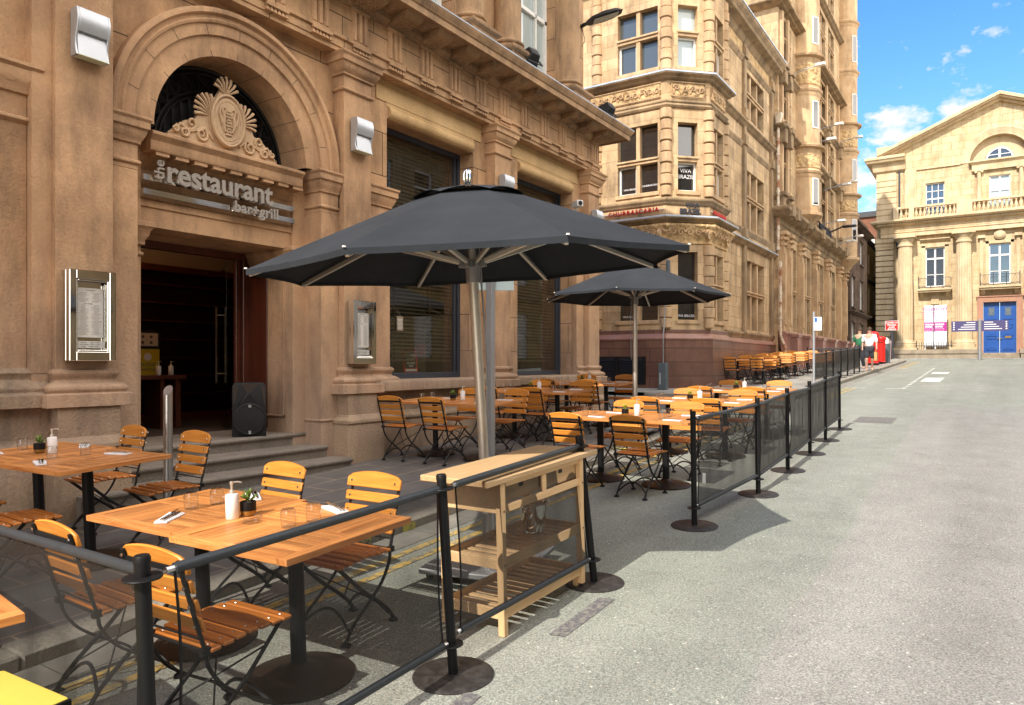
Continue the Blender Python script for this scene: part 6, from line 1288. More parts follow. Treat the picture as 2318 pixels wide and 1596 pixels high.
dining(11.98, 3.02, 0, 0, .81, "at the second barrier run's far end")
for i, u in enumerate((23.4, 25.6, 27.8, 30.0)):
    dining(u, 6.0, .11, 0, .81, 'in the %s distant row by the granite' % ('first', 'second', 'third', 'last')[i], dress_=False)
table(27.9, 5.0, 0, 'single square teak table beside the distant mesh barrier', TG, .11); chair(27.3, 5.0, 0, 'slatted folding chair at near side of the single distant table', CG, .11); chair(28.5, 5.0, 180, 'slatted folding chair at far side of the single distant table', CG, .11)
# table corner poking in at the lower left, outside the barrier
table(.80, 3.14, -8, 'square teak table standing outside the mesh barrier behind the yellow box', TG, .02)
t = thing('hazard_box', 'yellow box with black taped edges in front of the corner post', 'box', M=stand(.72, 2.50, 0, R(3)))
b = MB(); b.box(-.38, .38, -.2, .2, 0, .6); b.build('body', X['hazy'], t, bevel=.012, seg=2)
b = MB(); b.box(.345, .383, -.204, -.19, .0, .604) if False else None
for x0, x1, y0, y1, z0, z1 in ((.33, .384, -.204, .204, .555, .595), (-.384, .384, -.204, -.17, .555, .595)): b.box(x0, x1, y0, y1, z0, z1)
b.build('edge_tape', X['black'], t, bevel=.004)

# ------------------------------------------------------------------ umbrellas
def umbrella(C, n, rot, base, label, group, plate_rz, ph):
    """C = centre of the rim, n = axis, base = foot of the pole"""
    n = Vector(n).normalized(); e1 = Vector((0, 1, 0)).cross(n).normalized(); e2 = n.cross(e1)
    t = thing('parasol', label, 'parasol', base, group=group); Ti = Matrix.Translation(-Vector(base)); C = Vector(C)
    Q = lambda r, a, z: C + (e1 * math.cos(rot + a) + e2 * math.sin(rot + a)) * r + n * z
    def skin(r0, z0, r1, z1, sag, b, lift=0, scal=0, nr=5):
        for k in range(8):
            a0, a1 = k * math.pi / 4, (k + 1) * math.pi / 4; nc = 6; rowsv = []
            for i in range(nr + 1):
                f = i / nr; r = r0 + (r1 - r0) * f; row = []
                for j in range(nc + 1):
                    g = j / nc; p = Q(r, a0, 0).lerp(Q(r, a1, 0), g); z = z0 + (z1 - z0) * f - sag * 4 * g * (1 - g) * math.sin(math.pi * min(1, f * .85 + .1)) + lift * math.sin(math.pi * f)
                    p = p + n * (z + scal * 4 * g * (1 - g) * f) - (p - C - n * (p - C).dot(n)) * (.03 * 4 * g * (1 - g) * f); row.append(p)
                rowsv.append(row)
            vs = [p for row in rowsv for p in row]; m_ = nc + 1
            b.add(vs, [(i * m_ + j, i * m_ + j + 1, (i + 1) * m_ + j + 1, (i + 1) * m_ + j) for i in range(nr) for j in range(nc)])
    b = MB(); b.M = Ti; skin(.30, .487, 1.5, .0, .008, b); skin(.30, .483, 1.5, -.006, .008, b)
    for k in range(8):
        a0, a1 = k * math.pi / 4, (k + 1) * math.pi / 4; P = [Q(1.5, a0, 0).lerp(Q(1.5, a1, 0), j / 6) for j in range(7)]; P = [p - (p - C) * (.03 * 4 * (j / 6) * (1 - j / 6)) for j, p in enumerate(P)]
        for j in range(6): b.quad(P[j], P[j + 1], P[j + 1] - n * .035, P[j] - n * .035)
    b.build('canopy', X['canopy'], t, smooth=28)
    b = MB(); b.M = Ti; skin(.02, .555, .42, .455, -.0, b, lift=.006, scal=.03, nr=3)
    b.build('vent_flap', X['canopy'], t, smooth=28)
    for k in range(8):
        a = k * math.pi / 4; b = MB(); b.M = Ti; b.bar(Q(.1, a, .44), Q(1.485, a, -.03), .024, .034, n); b.build('rib', X['alu'], t, bevel=.004)
        b = MB(); b.M = Ti; b.bar(Q(.07, a, .02), Q(.78, a, .22), .024, .034, n); b.build('strut', X['alu'], t, bevel=.004)
    b = MB(); b.M = Ti
    for k in range(8): p = Q(1.5, k * math.pi / 4, .004); b.lathe([(.011, 0), (.009, .008), (0, .009)], p, 8)
    b.build('canopy_clips', X['wpaint'], t)
    bv = Vector(base); topp = C + n * .53
    b = MB(); b.M = Ti; b.tube([bv + Vector((0, 0, .03)), C + n * .02], .036, 18); b.tube([C + n * .0, topp], .026, 12); b.build('pole', X['alu'], t)
    b = MB(); b.M = Ti; b.tube([C - n * .12, C + n * .03], .052, 12); 
    for k in range(8): b.bar(Q(.03, k * math.pi / 4, .0), Q(.1, k * math.pi / 4, .01), .03, .04, n)
    b.build('hub', X['alug'], t)
    b = MB(); b.M = Ti; b.tube(catmull([Q(.06, 2.2, .3), Q(.07, 2.2, -.05), Q(.075, 2.2, -.5), Q(.055, 2.2, -1.0), Q(.075, 2.2, -.9), Q(.07, 2.2, -.4), Q(.06, 2.2, -.1)], 4), .004, 5); b.build('pull_cord', X['alug'], t)
    b = MB(); b.M = Ti
    b.tube([topp, topp + n * .045], .010, 8); b.build('finial_stem', X['chrome'], t)
    b = MB(); b.M = Ti @ Matrix.Translation(topp + n * .085) @ Matrix.Scale(.68, 4)
    na = 40; pv = [(.05 * math.sin(math.pi * i / 10) * (1 if j % 4 in (0, 1) else .84) * math.cos(2 * math.pi * j / na), .05 * math.sin(math.pi * i / 10) * (1 if j % 4 in (0, 1) else .84) * math.sin(2 * math.pi * j / na), -.085 * math.cos(math.pi * i / 10)) for i in range(11) for j in range(na)]
    b.add(pv, [(i * na + j, i * na + (j + 1) % na, (i + 1) * na + (j + 1) % na, (i + 1) * na + j) for i in range(10) for j in range(na)])
    b.build('finial', X['chrome'], t)
    b = MB(); Mb = Matrix.Rotation(-math.atan(SL), 4, 'Y') @ Matrix.Rotation(plate_rz, 4, 'Z'); b.M = Mb
    b.box(-.40, .40, -.36, .36, -.075, -.035); b.build('base_plate', X['alug'], t, bevel=.008)
    b = MB(); b.M = Mb; b.lathe([(.1, -.035), (.1, -.015), (.055, .0), (.047, .02), (.047, .28), (.037, .29)], (0, 0, 0), 24); b.build('base_socket', X['steel'], t)
    for sx in (-1, 1):
        for sy in (-1, 1):
            b = MB(); b.M = Mb; b.lathe([(.028, -.012), (.032, -.01), (.032, .01), (.028, .012)], (sx * .34, sy * .30, -.105 - .0), 14, 'y'); b.box(sx * .34 - .02, sx * .34 + .02, sy * .30 - .02, sy * .30 + .02, -.1, -.075); b.build('castor', X['black'], t)
    return t
UG = 'charcoal parasols'
umbrella((4.0907, 3.0419, 2.3357), (-.0688, .0193, 1), 33.9567, (4.235, 3.0, gz(4.235) + .14), 'large charcoal octagonal parasol with ribbed silver finial over the front tables', UG, R(12), 0)
umbrella((11.0, 4.87, 2.73), (.004, .0, 1), .24, (11.0, 4.87, gz(11.0, .09) + .14), 'smaller looking charcoal parasol further up the street by the second window', UG, R(5), .09)

# ------------------------------------------------------------------ barriers
def post(u, v, label, h=0.0, lean=(0, 0), group='black barrier posts'):
    M = stand(u, v, h)
    t = thing('barrier_post', label, 'barrier post', M=M, group=group)
    b = MB(); b.lathe([(0, 0), (.2, 0), (.202, .006), (.195, .011), (.05, .014), (0, .014)], (0, 0, 0), 40); b.build('base_disc', X['base'], t)
    top = Vector((lean[0], lean[1], 1.0)); b = MB(); b.tube([Vector((0, 0, .012)), top * .985], .0245, 16); b.tube([top * .975, top * .992, top], [.026, .026, .022], 16); b.build('tube', X['blackp'], t)
    for z in (.155, .925):
        b = MB(); c = top * z; b.lathe([(.027, 0), (.058, .001), (.06, .004), (.058, .008), (.027, .009)], c, 20); b.build('collar', X['blackp'], t)
    return t
def panel(p, q, label, h=0.0, lp=(0, 0), lq=(0, 0), zt=(.93, .93), zb=(.19, .19), inset=.07, seed=1, group='mesh barriers between the posts'):
    t = thing('mesh_barrier', label, 'barrier panel', (p[0], p[1], gz(p[0], h)), group=group); Ti = Matrix.Translation((-p[0], -p[1], -gz(p[0], h))); r = random.Random(seed)
    a = Vector((p[0], p[1], gz(p[0], h))); c = Vector((q[0], q[1], gz(q[0], h))); d = (c - a).normalized()
    P = lambda base, ln, z, s: base + Vector((ln[0] * z, ln[1] * z, z)) + d * inset * s
    TL, TR, BL, BR = P(a, lp, zt[0], 1), P(c, lq, zt[1], -1), P(a, lp, zb[0], 1), P(c, lq, zb[1], -1)
    for A_, B_ in ((TL, TR), (BL, BR)):
        b = MB(); b.M = Ti; b.tube([A_, B_], .0185, 12); b.build('sleeved_rail', X['rim'], t)
        b = MB(); b.M = Ti
        for E, s in ((A_, -1), (B_, 1)): b.tube([E, E + d * .03 * s], .012, 8); b.tube([E + d * .03 * s, E + d * .055 * s + Vector((0, 0, -.02))], .0035, 5)
        b.build('end_clip', X['steel'], t)
    nx, nz_ = 28, 10; nrm = Vector((-d.y, d.x, 0)); ph = r.uniform(0, 6); vs = []
    for j in range(nz_ + 1):
        g = j / nz_
        for i in range(nx + 1):
            f = i / nx; A_ = TL.lerp(BL, g); B_ = TR.lerp(BR, g); ins = .025 * math.sin(math.pi * g); w_ = (1 if seed < 5 else 2.2) * .006 * math.sin(f * 31 + ph) + .008 * math.sin(f * 13 + ph * 2 + g * 2)
            vs.append(A_.lerp(B_, ins * .6 + f * (1 - ins * 1.2)) + nrm * w_ * math.sin(math.pi * g))
    m_ = nx + 1; b = MB(); b.M = Ti; b.add(vs, [(j * m_ + i, j * m_ + i + 1, (j + 1) * m_ + i + 1, (j + 1) * m_ + i) for j in range(nz_) for i in range(nx)]); b.build('mesh_fabric', X['netd' if seed in (5, 6, 7, 8) or seed > 19 else 'net'], t, smooth=60)
    for i in (0, nx): b = MB(); b.M = Ti; b.tube([vs[j * m_ + i] for j in range(nz_ + 1)], .005, 5); b.build('hem', X['blackp'], t)
    return t
BV = [(1.29, 3.85), (1.29, 2.22), (2.82, 2.215), (4.38, 2.236), (6.116, 2.152), (7.642, 2.011), (9.128, 2.054), (10.544, 2.081), (11.949, 2.133), (13.451, 2.177)]
LN = {2: (-.02, .03), 3: (-.05, .07)}
pl = ['black barrier post at the kerb end of the front mesh panel', 'thick black corner post where the two front mesh panels meet', 'black barrier post left of the wooden trolley on a broad dark disc', 'black barrier post leaning left at the right end of the trolley', 'first post of the second barrier run, standing free after the gap', 'second post of the second barrier run', 'third post of the second barrier run', 'fourth post of the second barrier run', 'fifth post of the second barrier run', 'last post of the second barrier run nearest the road patch']
for i, p in enumerate(BV): post(p[0], p[1], pl[i], lean=LN.get(i, (0, 0)))
panel(BV[0], BV[1], 'dusty mesh panel closing the front end of the seating beside the yellow box', seed=1)
panel(BV[1], BV[2], 'mesh panel in front of the table with the ashtray', lq=LN[2], zb=(.15, .17), seed=2)
panel(BV[2], BV[3], 'mesh panel in front of the wooden trolley', lp=LN[2], lq=LN[3], zb=(.20, .17), seed=3)
for i in range(4, 9): panel(BV[i], BV[i + 1], '%s mesh panel of the second barrier run' % ('nearest', 'second', 'third', 'fourth', 'farthest')[i - 4], zb=((.17, .2), (.2, .2), (.16, .2), (.18, .2), (.2, .2))[i - 4], zt=((.93, .93), (.93, .93), (.93, .9), (.93, .93), (.93, .93))[i - 4], seed=i)
for p, q, s, lb in ((2, 3, .5, 0),): 
    b = MB(); b.box(-.0015, .0015, -.02, .02, -.045, .045); o = b.build('care_label', X['wpaint'], None, smooth=0); o.matrix_world = Matrix.Translation((6.27, 2.125, .235 + .40)); tag(o, 'small white care label on the edge of the nearest second run panel', 'label')
FP = [(22.6, 4.35), (24.4, 4.33), (25.5, 4.32), (26.9, 4.31), (28.2, 4.3), (29.7, 4.3), (31.0, 4.3), (31.0, 6.2)]
for i, p in enumerate(FP): post(p[0], p[1], 'distant black barrier post, %s along the far pavement' % ('first', 'second', 'third', 'fourth', 'fifth', 'sixth', 'seventh at the corner', 'eighth behind the tables')[i], h=.11)
for i in range(7): panel(FP[i], FP[i + 1], 'distant mesh panel, %s along the far pavement' % ('first', 'second', 'third', 'fourth', 'fifth', 'sixth', 'seventh closing the far end')[i], h=.11, seed=20 + i)

# ------------------------------------------------------------------ serving trolley and ice bucket
t = thing('serving_trolley', 'birch serving trolley with two drawers and slatted shelves behind the barrier', 'trolley', M=stand(3.80, 2.47, 0, R(0)))
x0, x1, y0, y1 = -.46, .46, -.20, .20
for x, y, lb in ((x0, y0, 0), (x0, y1, 0), (x1, y0, 1), (x1, y1, 1)):
    b = MB(); b.box(x - .021, x + .021, y - .021, y + .021, .03 if lb else .0, .86); b.build('leg', X['birchv'], t, bevel=.004)
    if lb: b = MB(); b.lathe([(.04, -.012), (.04, .012)], (x, y + (.03 if y < 0 else -.03), .04), 18, 'y'); b.build('wheel', X['birch'], t)
b = MB(); b.box(-.63, .66, -.235, .235, .86, .895); b.build('worktop', X['birch'], t, bevel=.005)
b = MB()
for y in (y0, y1): b.box(x0, x1, y - .01, y + .01, .685, .73); b.box(x0, x1, y - .009, y + .009, .83, .86); b.box(-.02, .02, y - .012, y + .012, .73, .83)
for x in (x0, x1): b.box(x - .01, x + .01, y0, y1, .685, .86)
b.build('rail', X['birch'], t, bevel=.003)
for a, c in ((x0 + .03, -.03), (.03, x1 - .03)):
    b = MB(); b.box(a, c, y0 + .014, y0 + .03, .735, .83); b.box(a, c, y1 - .03, y1 - .014, .735, .83); b.box(a, c, y0 + .03, y1 - .03, .735, .745); dw_ = b.build('drawer', X['birch'], t, bevel=.003)
    b = MB(); m_ = (a + c) / 2; b.box(m_ - .02, m_ + .02, y0 + .010, y0 + .0145, .80, .825); b.build('handle_slot', X['black'], dw_, smooth=0)
for z in (.40, .12):
    b = MB()
    for y in (y0, y1): b.box(x0, x1, y - .01, y + .01, z - .03, z + .03)
    for x in (x0, x1): b.box(x - .01, x + .01, y0 + .01, y1 - .01, z - .03, z + .03)
    for k in range(12): x = x0 + .05 + k * .074; b.box(x - .02, x + .02, y0 + .01, y1 - .01, z - .015, z - .002)
    b.build('shelf', X['birch'], t, bevel=.003)
b = MB()
for z in (.40, .70):
    for x in (x0, x1): b.lathe([(.007, -.003), (0, -.005)], (x, y0 - .021, z), 8, 'y')
b.build('screws', X['iron'], t)
t = thing('ice_bucket', 'shiny steel ice bucket with knob handles on the middle trolley shelf', 'ice bucket', M=stand(4.02, 2.48, 0) @ Matrix.Translation((0, 0, .400)))
b = MB(); b.lathe([(0, 0), (.062, 0), (.068, .006), (.072, .02), (.082, .10), (.092, .18), (.098, .2), (.103, .205), (.1, .21), (.095, .2), (.08, .1), (.066, .015), (0, .012)], (0, 0, 0), 36); b.build('bucket', X['chrome'], t)
for s in (-1, 1): b = MB(); b.lathe([(.008, 0), (.008, .02), (.018, .024), (.016, .036), (0, .038)] if s > 0 else [(.008, 0), (.008, -.02), (.018, -.024), (.016, -.036), (0, -.038)], (s * .09, 0, .165), 12, 'x'); b.build('handle', X['chrome'], t)

# ------------------------------------------------------------------ doorway items
t = thing('loudspeaker', 'black PA loudspeaker with round grille on the top doorstep', 'loudspeaker', M=Matrix.Translation((5.70, 7.72, .75)) @ Matrix.Rotation(R(-30), 4, 'Z'))
b = MB(); w_, dp = .2, .17
front = [(-w_, 0), (w_, 0), (w_, .62), (w_ - .03, .66), (-w_ + .03, .66), (-w_, .62)]
b.add([(x, -dp, z) for x, z in front] + [(x * .8, dp, z) for x, z in front], [(0, 1, 2, 3, 4, 5), (11, 10, 9, 8, 7, 6)] + [(i, 6 + i, 6 + (i + 1) % 6, (i + 1) % 6) for i in range(6)]); b.build('cabinet', X['black'], t, bevel=.012, seg=2)
b = MB(); b.lathe([(.195, -.172), (.195, -.2), (.182, -.205), (.175, -.198)], (0, 0, .215), 40, 'y'); b.build('grille_ring', X['black'], t)
b = MB(); b.lathe([(.178, -.198), (.12, -.208), (0, -.212)], (0, 0, .215), 40, 'y'); b.build('grille', X['grille'], t)
b = MB(); b.prism([(-.10, -.174, .645), (.10, -.174, .645), (.02, -.174, .53), (-.02, -.174, .53)], (0, .004, 0)); b.build('horn_mouth', X['room'], t, smooth=0); b = MB(); b.add([(-.012, -.172, .56), (.012, -.172, .56), (.15, -.172, .36), (-.15, -.172, .36), (-.13, -.2, .37), (.13, -.2, .37), (0, -.185, .53)], [(0, 6, 4, 3), (0, 1, 6), (1, 2, 5, 6), (6, 5, 4), (2, 3, 4, 5)]); b.build('horn', X['blackp'], t, smooth=0)
for s in (-1, 1): b = MB(); b.prism([(s * .185, -.172, .62), (s * .13, -.172, .62), (s * .17, -.172, .40), (s * .185, -.172, .40)], (0, -.003, 0)); b.build('port', X['room'], t, smooth=0)
b = MB(); b.box(-.016, .016, -.216, -.208, .36, .39); b.box(-.014, .014, -.214, -.206, .035, .075); Wp = wall((0, 0), (1, 0)); b.build('badge', X['lampm'], t, smooth=0)
t = thing('bollard', 'brushed stainless steel bollard with a slanted top in front of the steps', 'bollard', (3.90, 6.47, gz(3.9, .09)))
b = MB(); n_ = 24; r_ = .041; H_ = 1.2
vs = [(r_ * math.cos(2 * math.pi * i / n_), r_ * math.sin(2 * math.pi * i / n_), 0) for i in range(n_)] + [(r_ * math.cos(2 * math.pi * i / n_), r_ * math.sin(2 * math.pi * i / n_), H_ - .045 - .045 * math.sin(2 * math.pi * i / n_ - 2.2)) for i in range(n_)]
b.add(vs, [tuple(range(n_, 2 * n_))] + [(i, (i + 1) % n_, n_ + (i + 1) % n_, n_ + i) for i in range(n_)]); b.lathe([(r_ + .0008, .86), (r_ + .0008, .866)], (0, 0, 0), 24); b.build('tube', X['steel'], t)
t = thing('counter', 'dark reception counter just inside the doorway', 'counter', (5.72, 9.7, .745)); b = MB(); b.box(-.7, .25, -.25, .25, .68, .74); b.box(-.1, -.04, -.2, .2, 0, .68); b.box(.12, .2, -.2, .2, 0, .68); b.build('top', X['redwood'], t, bevel=.006)
t = thing('notice', 'yellow please sanitise notice under a white hygiene panel inside the doorway', 'notice', (5.58, 9.75, 1.486)); b = MB(); b.box(-.17, .17, 0, .01, 0, .36); b.build('yellow_sheet', X['signy'], t, smooth=0)
b = MB(); b.box(-.2, .2, .02, .05, -.0, .62); b.build('stand', X['black'], t, smooth=0); b = MB(); b.box(-.17, .15, 0, .01, .40, .58); b.build('white_sheet', X['ceil'], t, smooth=0)
b = MB(); Wn = wall((0, 0), (1, 0)); b.text('PLEASE', .07, wmat(Wn, 0, .003, .12), .001); b.text('SANITISE', .06, wmat(Wn, 0, .003, .055), .001)
for x in (-.07, .05):
    for z in (.45, .53): b.lathe([(.022, -.002), (0, -.004)], (x, 0, z), 10, 'y')
b.build('print', X['ink'], t, smooth=0); b = MB(); b.lathe([(.055, -.002), (0, -.004)], (0, 0, .25), 16, 'y'); b.build('emblem', X['boardw'], t)
for x, lb in ((5.62, 'left'), (5.8, 'right')): place('disp', mk_disp, Matrix.Translation((x, 9.55, 1.485)), 'white pump dispenser on the counter inside the doorway, %s one' % lb, 'pump dispensers inside the doorway')
t = thing('table_sign', 'small red framed sign seen back to front leaning inside the first big window', 'sign', M=Matrix.Translation((8.75, 7.72, 1.50)) @ Matrix.Rotation(R(-12), 4, 'Z') @ Matrix.Rotation(R(-10), 4, 'X')); b = MB(); b.box(-.14, .14, 0, .02, 0, .38); b.build('frame', X['red'], t, bevel=.004)
b = MB(); b.box(-.115, .115, -.003, 0, .07, .36); b.build('panel', X['room'], t, smooth=0)
b = MB(); Mf = Matrix.Scale(-1, 4, (1, 0, 0))
for k, (s_, z_) in enumerate((('WALK-INS', .048), ('WELCOME', .048), ('RESERVE YOUR TABLE', .02), ('CHAIN', .05), ('BURGER', .045), ('BEEF', .045))): b.M = None; b.text(s_, z_, Mf @ wmat(Wn, 0, .004, (.31, .27, .245, .19, .14, .09)[k]), .0005)
b.box(-.11, .11, -.004, -.001, .02, .055); b.build('lettering', X['wpaint'], t, smooth=0)
t = thing('opening_hours_notice', 'small pale opening hours card on the first big window', 'notice', (8.35, 7.60, 2.15)); b = MB(); b.box(-.07, .07, 0, .004, 0, .22); b.build('card', X['greyst'], t, smooth=0); b = MB()
for k in range(8): b.box(-.05, .05, -.002, 0, .03 + k * .02, .036 + k * .02)
b.build('print', X['boardw'], t, smooth=0)

# ------------------------------------------------------------------ street furniture
t = thing('sign_post', 'square grey post carrying the back of a pale sign plate behind the large parasol', 'sign post', M=stand(6.73, 4.75, .09) @ Matrix.Rotation(math.atan(SL), 4, 'Y')); b = MB(); b.box(-.04, .04, -.04, .04, 0, 2.45); b.build('post', X['alug'], t, bevel=.006)
b = MB(); b.M = Matrix.Rotation(R(-52), 4, 'Z'); b.box(-.24, .27, .045, .052, 2.13, 2.5); b.build('plate', X['signw'], t, bevel=.003); b = MB(); b.M = Matrix.Rotation(R(-52), 4, 'Z'); b.box(-.2, .24, .035, .045, 2.30, 2.33); b.build('rail', X['alug'], t)
t = thing('parking_sign', 'white post with blue badge parking plate at the far kerb', 'street sign', (21.7, 4.18, gz(21.7, .11))); b = MB(); b.lathe([(.033, 0), (.033, 2.15), (0, 2.16)], (0, 0, 0), 14); b.build('post', X['lampm'], t)
Mx = Matrix.Rotation(R(-60), 4, 'Z'); b = MB(); b.M = Mx; b.box(-.02, .20, -.055, -.045, 1.62, 2.0); b.build('plate', X['boardw'], t, bevel=.002); b = MB(); b.M = Mx; b.box(.0, .07, -.058, -.055, 1.86, 1.98); b.build('badge', X['blueb'], t, smooth=0)
b = MB(); b.M = Mx
for k, s_ in enumerate(('Disabled', 'only', '8am - 6pm', '3 hours', 'No return')): b.text(s_, .035, wmat(Wn, .12 if k < 2 else .09, .056, 1.93 - k * .06), .0005)
b.tube([(.03, -.06, 1.955), (.03, -.06, 1.925), (.048, -.06, 1.92), (.052, -.06, 1.895)], .004, 5); b.build('print', X['ink'], t, smooth=0)
t = thing('service_cabinet', 'slim blue grey utility cabinet with conduit against the granite corner', 'utility cabinet', (19.95, 7.95, gz(19.95, .11))); b = MB(); b.box(-.1, .1, -.12, .12, 0, .78); b.build('cabinet', X['cab'], t, bevel=.015); b = MB(); b.tube(catmull([(0, 0, .78), (0, 0, 1.5), (.15, .03, 1.9), (.3, .06, 2.4), (.42, .06, 3.4), (.42, .06, 4.1)], 4), .016, 6); b.build('conduit', X['alug'], t)
b = MB(); Wv = wall((-.1, 0), (0, -1)); b.text('WARRIOR', .075, wmat(Wv, -.03, .004, .15, R(90)), .001, 0, 'LEFT'); b.build('lettering', X['boardw'], t, smooth=0)
b = MB(); b.box(.3, .42, -.06, .04, 3.0, 3.8); b.build('junction_box', X['cab'], t, bevel=.01)
def pole_box(x, y, h): return (x, y, gz(x, h))
t = thing('finger_post', 'grey finger post with two purple direction panels before the blue door', 'finger post', (46.9, .55, gz(46.9))); b = MB(); b.lathe([(.09, 0), (.09, 2.2), (0, 2.25)], (0, 0, 0), 14); b.build('post', X['alug'], t)
for s in (-1, 1):
    b = MB(); y0_, y1_ = (.08, 1.32) if s > 0 else (-.08, -1.3); b.box(-.03, .03, y0_, y1_, 1.58, 2.15); pn_ = b.build('panel', X['navy'], t, smooth=0); b = MB()
    for k in range(4): b.box(-.034, -.03, s * .2, s * (1.0 - .13 * k), 1.68 + k * .12, 1.72 + k * .12); b.lathe([(.04, -.034), (0, -.036)], (0, s * 1.2, 1.7 + k * .12), 8, 'x')
    b.build('lettering', X['boardw'], pn_, smooth=0)
t = thing('lamp_column', 'dark pole with red social distancing sign at the far pavement corner', 'sign pole', (47.1, 4.82, gz(47.1, .0))); b = MB(); b.lathe([(.1, 0), (.1, .6), (.08, .62), (.08, 2.35), (0, 2.4)], (0, 0, 0), 12); b.build('pole', X['pipe'], t)
b = MB(); b.box(-.13, -.1, -.34, .34, 1.72, 2.28); b.build('sign_border', X['boardw'], t, smooth=0); b = MB(); b.box(-.14, -.13, -.32, .32, 1.74, 2.26); b.build('sign_panel', X['red'], t, smooth=0)
b = MB(); Wv = wall((-.14, 0), (0, -1))
for k, s_ in enumerate(('COVID-19', 'Maintain', 'social', 'distance')): b.text(s_, .135, wmat(Wv, 0, .004, 2.12 - k * .12), .002, .003)
b.build('lettering', X['boardw'], t, smooth=0)
def pillar(u, v, s, label):
    t = thing('post_box', label, 'post box', (u, v, gz(u, .11)), group='red post boxes'); b = MB(); b.lathe([(.0, .0), (.25 * s, 0), (.25 * s, .12 * s), (.23 * s, .14 * s), (.23 * s, 1.34 * s), (.27 * s, 1.36 * s), (.28 * s, 1.42 * s), (.25 * s, 1.5 * s), (.15 * s, 1.56 * s), (0, 1.58 * s)], (0, 0, 0), 28); b.build('body', X['red'], t)
    b = MB(); b.box(-.24 * s, -.2 * s, -.1, .1, 1.2 * s, 1.24 * s); b.build('slot', X['black'], t, smooth=0); b = MB(); b.lathe([(.252 * s, 0), (.252 * s, .1 * s)], (0, 0, 0), 24); b.build('plinth', X['black'], t)
pillar(37.4, 4.62, 1.0, 'tall red pillar post box behind the walking people'); pillar(39.3, 4.5, .85, 'smaller red post box behind the tall one')
t = thing('litter_bin', 'grey litter bin with a pale top beside the red post boxes', 'litter bin', (40.3, 4.45, gz(40.3, .11))); b = MB(); b.lathe([(.24, 0), (.26, .9), (.26, .95)], (0, 0, 0), 20); b.build('body', X['cab'], t); b = MB(); b.lathe([(.2, .95), (.2, 1.15), (.12, 1.25), (0, 1.27)], (0, 0, 0), 18); b.build('lid', X['wpaint'], t)
t = thing('a_board', 'wooden framed chalk a-board on the far corner pavement', 'a-board', (45.5, 5.0, gz(45.5, .11)))
for s in (-1, 1): b = MB(); b.add([(s * .3, -.32, 0), (s * .3, .32, 0), (s * .02, .32, 1.05), (s * .02, -.32, 1.05), (s * .27, -.32, 0), (s * .27, .32, 0), (s * -.0, .32, 1.05), (0, -.32, 1.05)], [(0, 1, 2, 3), (4, 7, 6, 5), (0, 4, 5, 1), (1, 5, 6, 2), (2, 6, 7, 3), (3, 7, 4, 0)]); b.build('leaf', X['redwood'], t, smooth=0)
# ------------------------------------------------------------------ people
def person(M, label, J, rad, clothes, hair='hair'):
    """one continuous skinned body; clothes = list of (name, material, joints, radii)"""
    t = thing('person', label, 'person', M=M)
    def skin(name, pts, edges, rr, m, root=0):
        me = bpy.data.meshes.new(name); me.from_pydata(pts, edges, []); o = bpy.data.objects.new(name, me); COL.objects.link(o); o.parent = t
        md = o.modifiers.new('s', 'SKIN'); md.use_smooth_shade = True; sv_ = me.skin_vertices[0].data
        for i, r in enumerate(rr): sv_[i].radius = (r, r) if not isinstance(r, tuple) else r
        for i in range(len(rr)): sv_[i].use_root = (i == root)
        ss = o.modifiers.new('b', 'SUBSURF'); ss.levels = 2; ss.render_levels = 2; me.materials.append(X[m]); return o
    names = list(J); idx = {k: i for i, k in enumerate(names)}
    E = [('pel', 'wst'), ('wst', 'chs'), ('chs', 'nek'), ('nek', 'hd0'), ('hd0', 'hd1'), ('pel', 'hpL'), ('hpL', 'knL'), ('knL', 'anL'), ('anL', 'toL'), ('pel', 'hpR'), ('hpR', 'knR'), ('knR', 'anR'), ('anR', 'toR'), ('chs', 'shL'), ('shL', 'elL'), ('elL', 'wrL'), ('wrL', 'haL'), ('chs', 'shR'), ('shR', 'elR'), ('elR', 'wrR'), ('wrR', 'haR')]
    skin('body', [J[k] for k in names], [(idx[a], idx[c]) for a, c in E], [rad[k] for k in names], 'skin', idx['pel'])
    for nm, m, ch, rr, ed in clothes: skin(nm, [J[k] if isinstance(k, str) else k for k in ch], ed, rr, m)
    b = MB(); h = Vector(J['hd1']); b.lathe([(.0, .06), (.05, .05), (.085, .01), (.095, -.05), (.085, -.1), (.07, -.1), (.07, -.03)], h + Vector((.015, 0, .035)), 14); b.build('hair', X[hair], t)
    return t
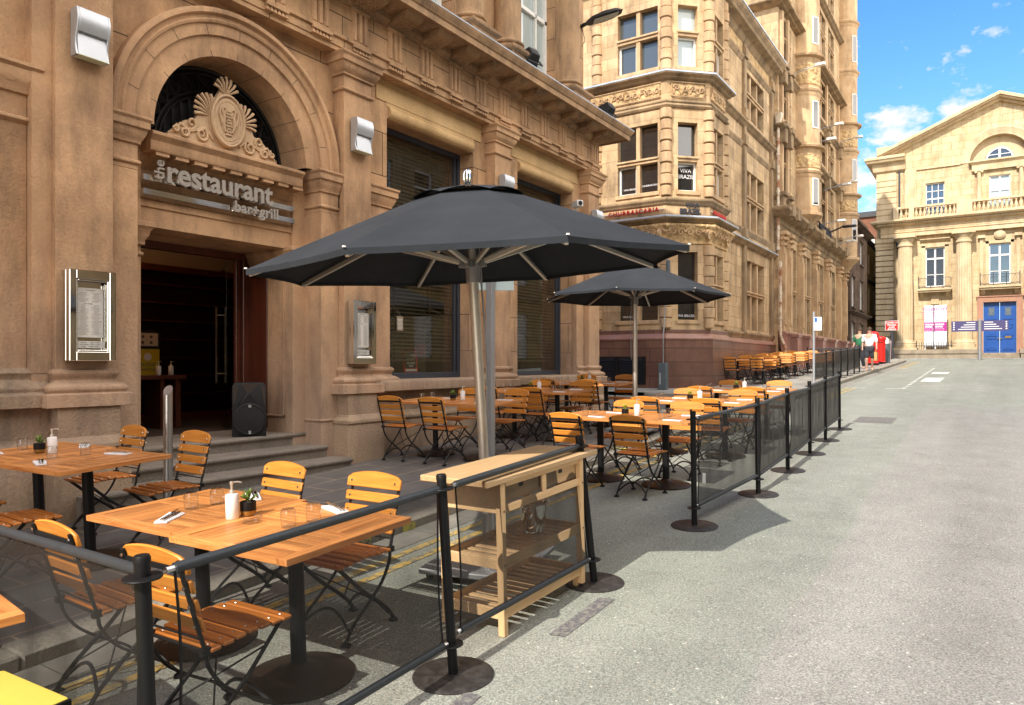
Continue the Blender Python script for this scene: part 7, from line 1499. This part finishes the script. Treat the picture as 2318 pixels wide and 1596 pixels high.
J = dict(pel=(0, 0, .95), wst=(0, 0, 1.1), chs=(0, 0, 1.36), nek=(0, 0, 1.49), hd0=(-.01, 0, 1.58), hd1=(-.02, 0, 1.67), hpL=(0, .09, .9), knL=(-.12, .1, .49), anL=(-.02, .1, .09), toL=(-.15, .11, .03), hpR=(0, -.09, .9), knR=(.0, -.1, .48), anR=(.2, -.1, .13), toR=(.1, -.11, .04), shL=(0, .19, 1.41), elL=(.1, .24, 1.14), wrL=(.0, .25, .9), haL=(-.03, .25, .82), shR=(0, -.19, 1.41), elR=(-.03, -.25, 1.13), wrR=(-.15, -.25, .92), haR=(-.19, -.25, .85))
RD = dict(pel=.13, wst=.11, chs=.13, nek=.05, hd0=.085, hd1=.09, hpL=.085, knL=.055, anL=.038, toL=.035, hpR=.085, knR=.055, anR=.038, toR=.035, shL=.055, elL=.04, wrL=.028, haL=.035, shR=.055, elR=.04, wrR=.028, haR=.035)
top_ = lambda m: ('shirt', m, ['pel', 'wst', 'chs', 'shL', 'elL', 'shR', 'elR'], [.15, .145, .16, .085, .07, .085, .07], [(0, 1), (1, 2), (2, 3), (3, 4), (2, 5), (5, 6)])
bot_ = lambda m, full: ('trousers', m, ['pel', 'hpL', 'knL', 'anL', 'hpR', 'knR', 'anR'] if full else ['pel', 'hpL', 'knL', 'hpR', 'knR'], [.15, .11, .085, .07, .11, .085, .07] if full else [.15, .12, .1, .12, .1], [(0, 1), (1, 2), (2, 3), (0, 4), (4, 5), (5, 6)] if full else [(0, 1), (1, 2), (0, 3), (3, 4)])
person(Matrix.Translation((31.8, 4.05, gz(31.8, .10))) @ Matrix.Rotation(R(8), 4, 'Z'), 'person in white t-shirt and dark shorts walking towards the camera', J, RD, [top_('shirt'), bot_('dkcloth', False)])
person(Matrix.Translation((33.4, 4.62, gz(33.4, .10))) @ Matrix.Rotation(R(-10), 4, 'Z'), 'person in green top and dark trousers walking behind the white shirt', J, RD, [top_('green'), bot_('dkcloth', True)])
b = MB(); b.box(-.1, .1, -.05, .05, -.42, -.08); b.tube([(-.05, 0, -.08), (-.03, 0, .02), (.03, 0, .02), (.05, 0, -.08)], .008, 5); o = b.build('carrier_bag', X['tanc'], None, bevel=.02); o.matrix_world = Matrix.Translation((31.62, 3.80, gz(31.8, .10) + .84)); tag(o, 'tan carrier bag held by the person in the white t-shirt', 'bag')
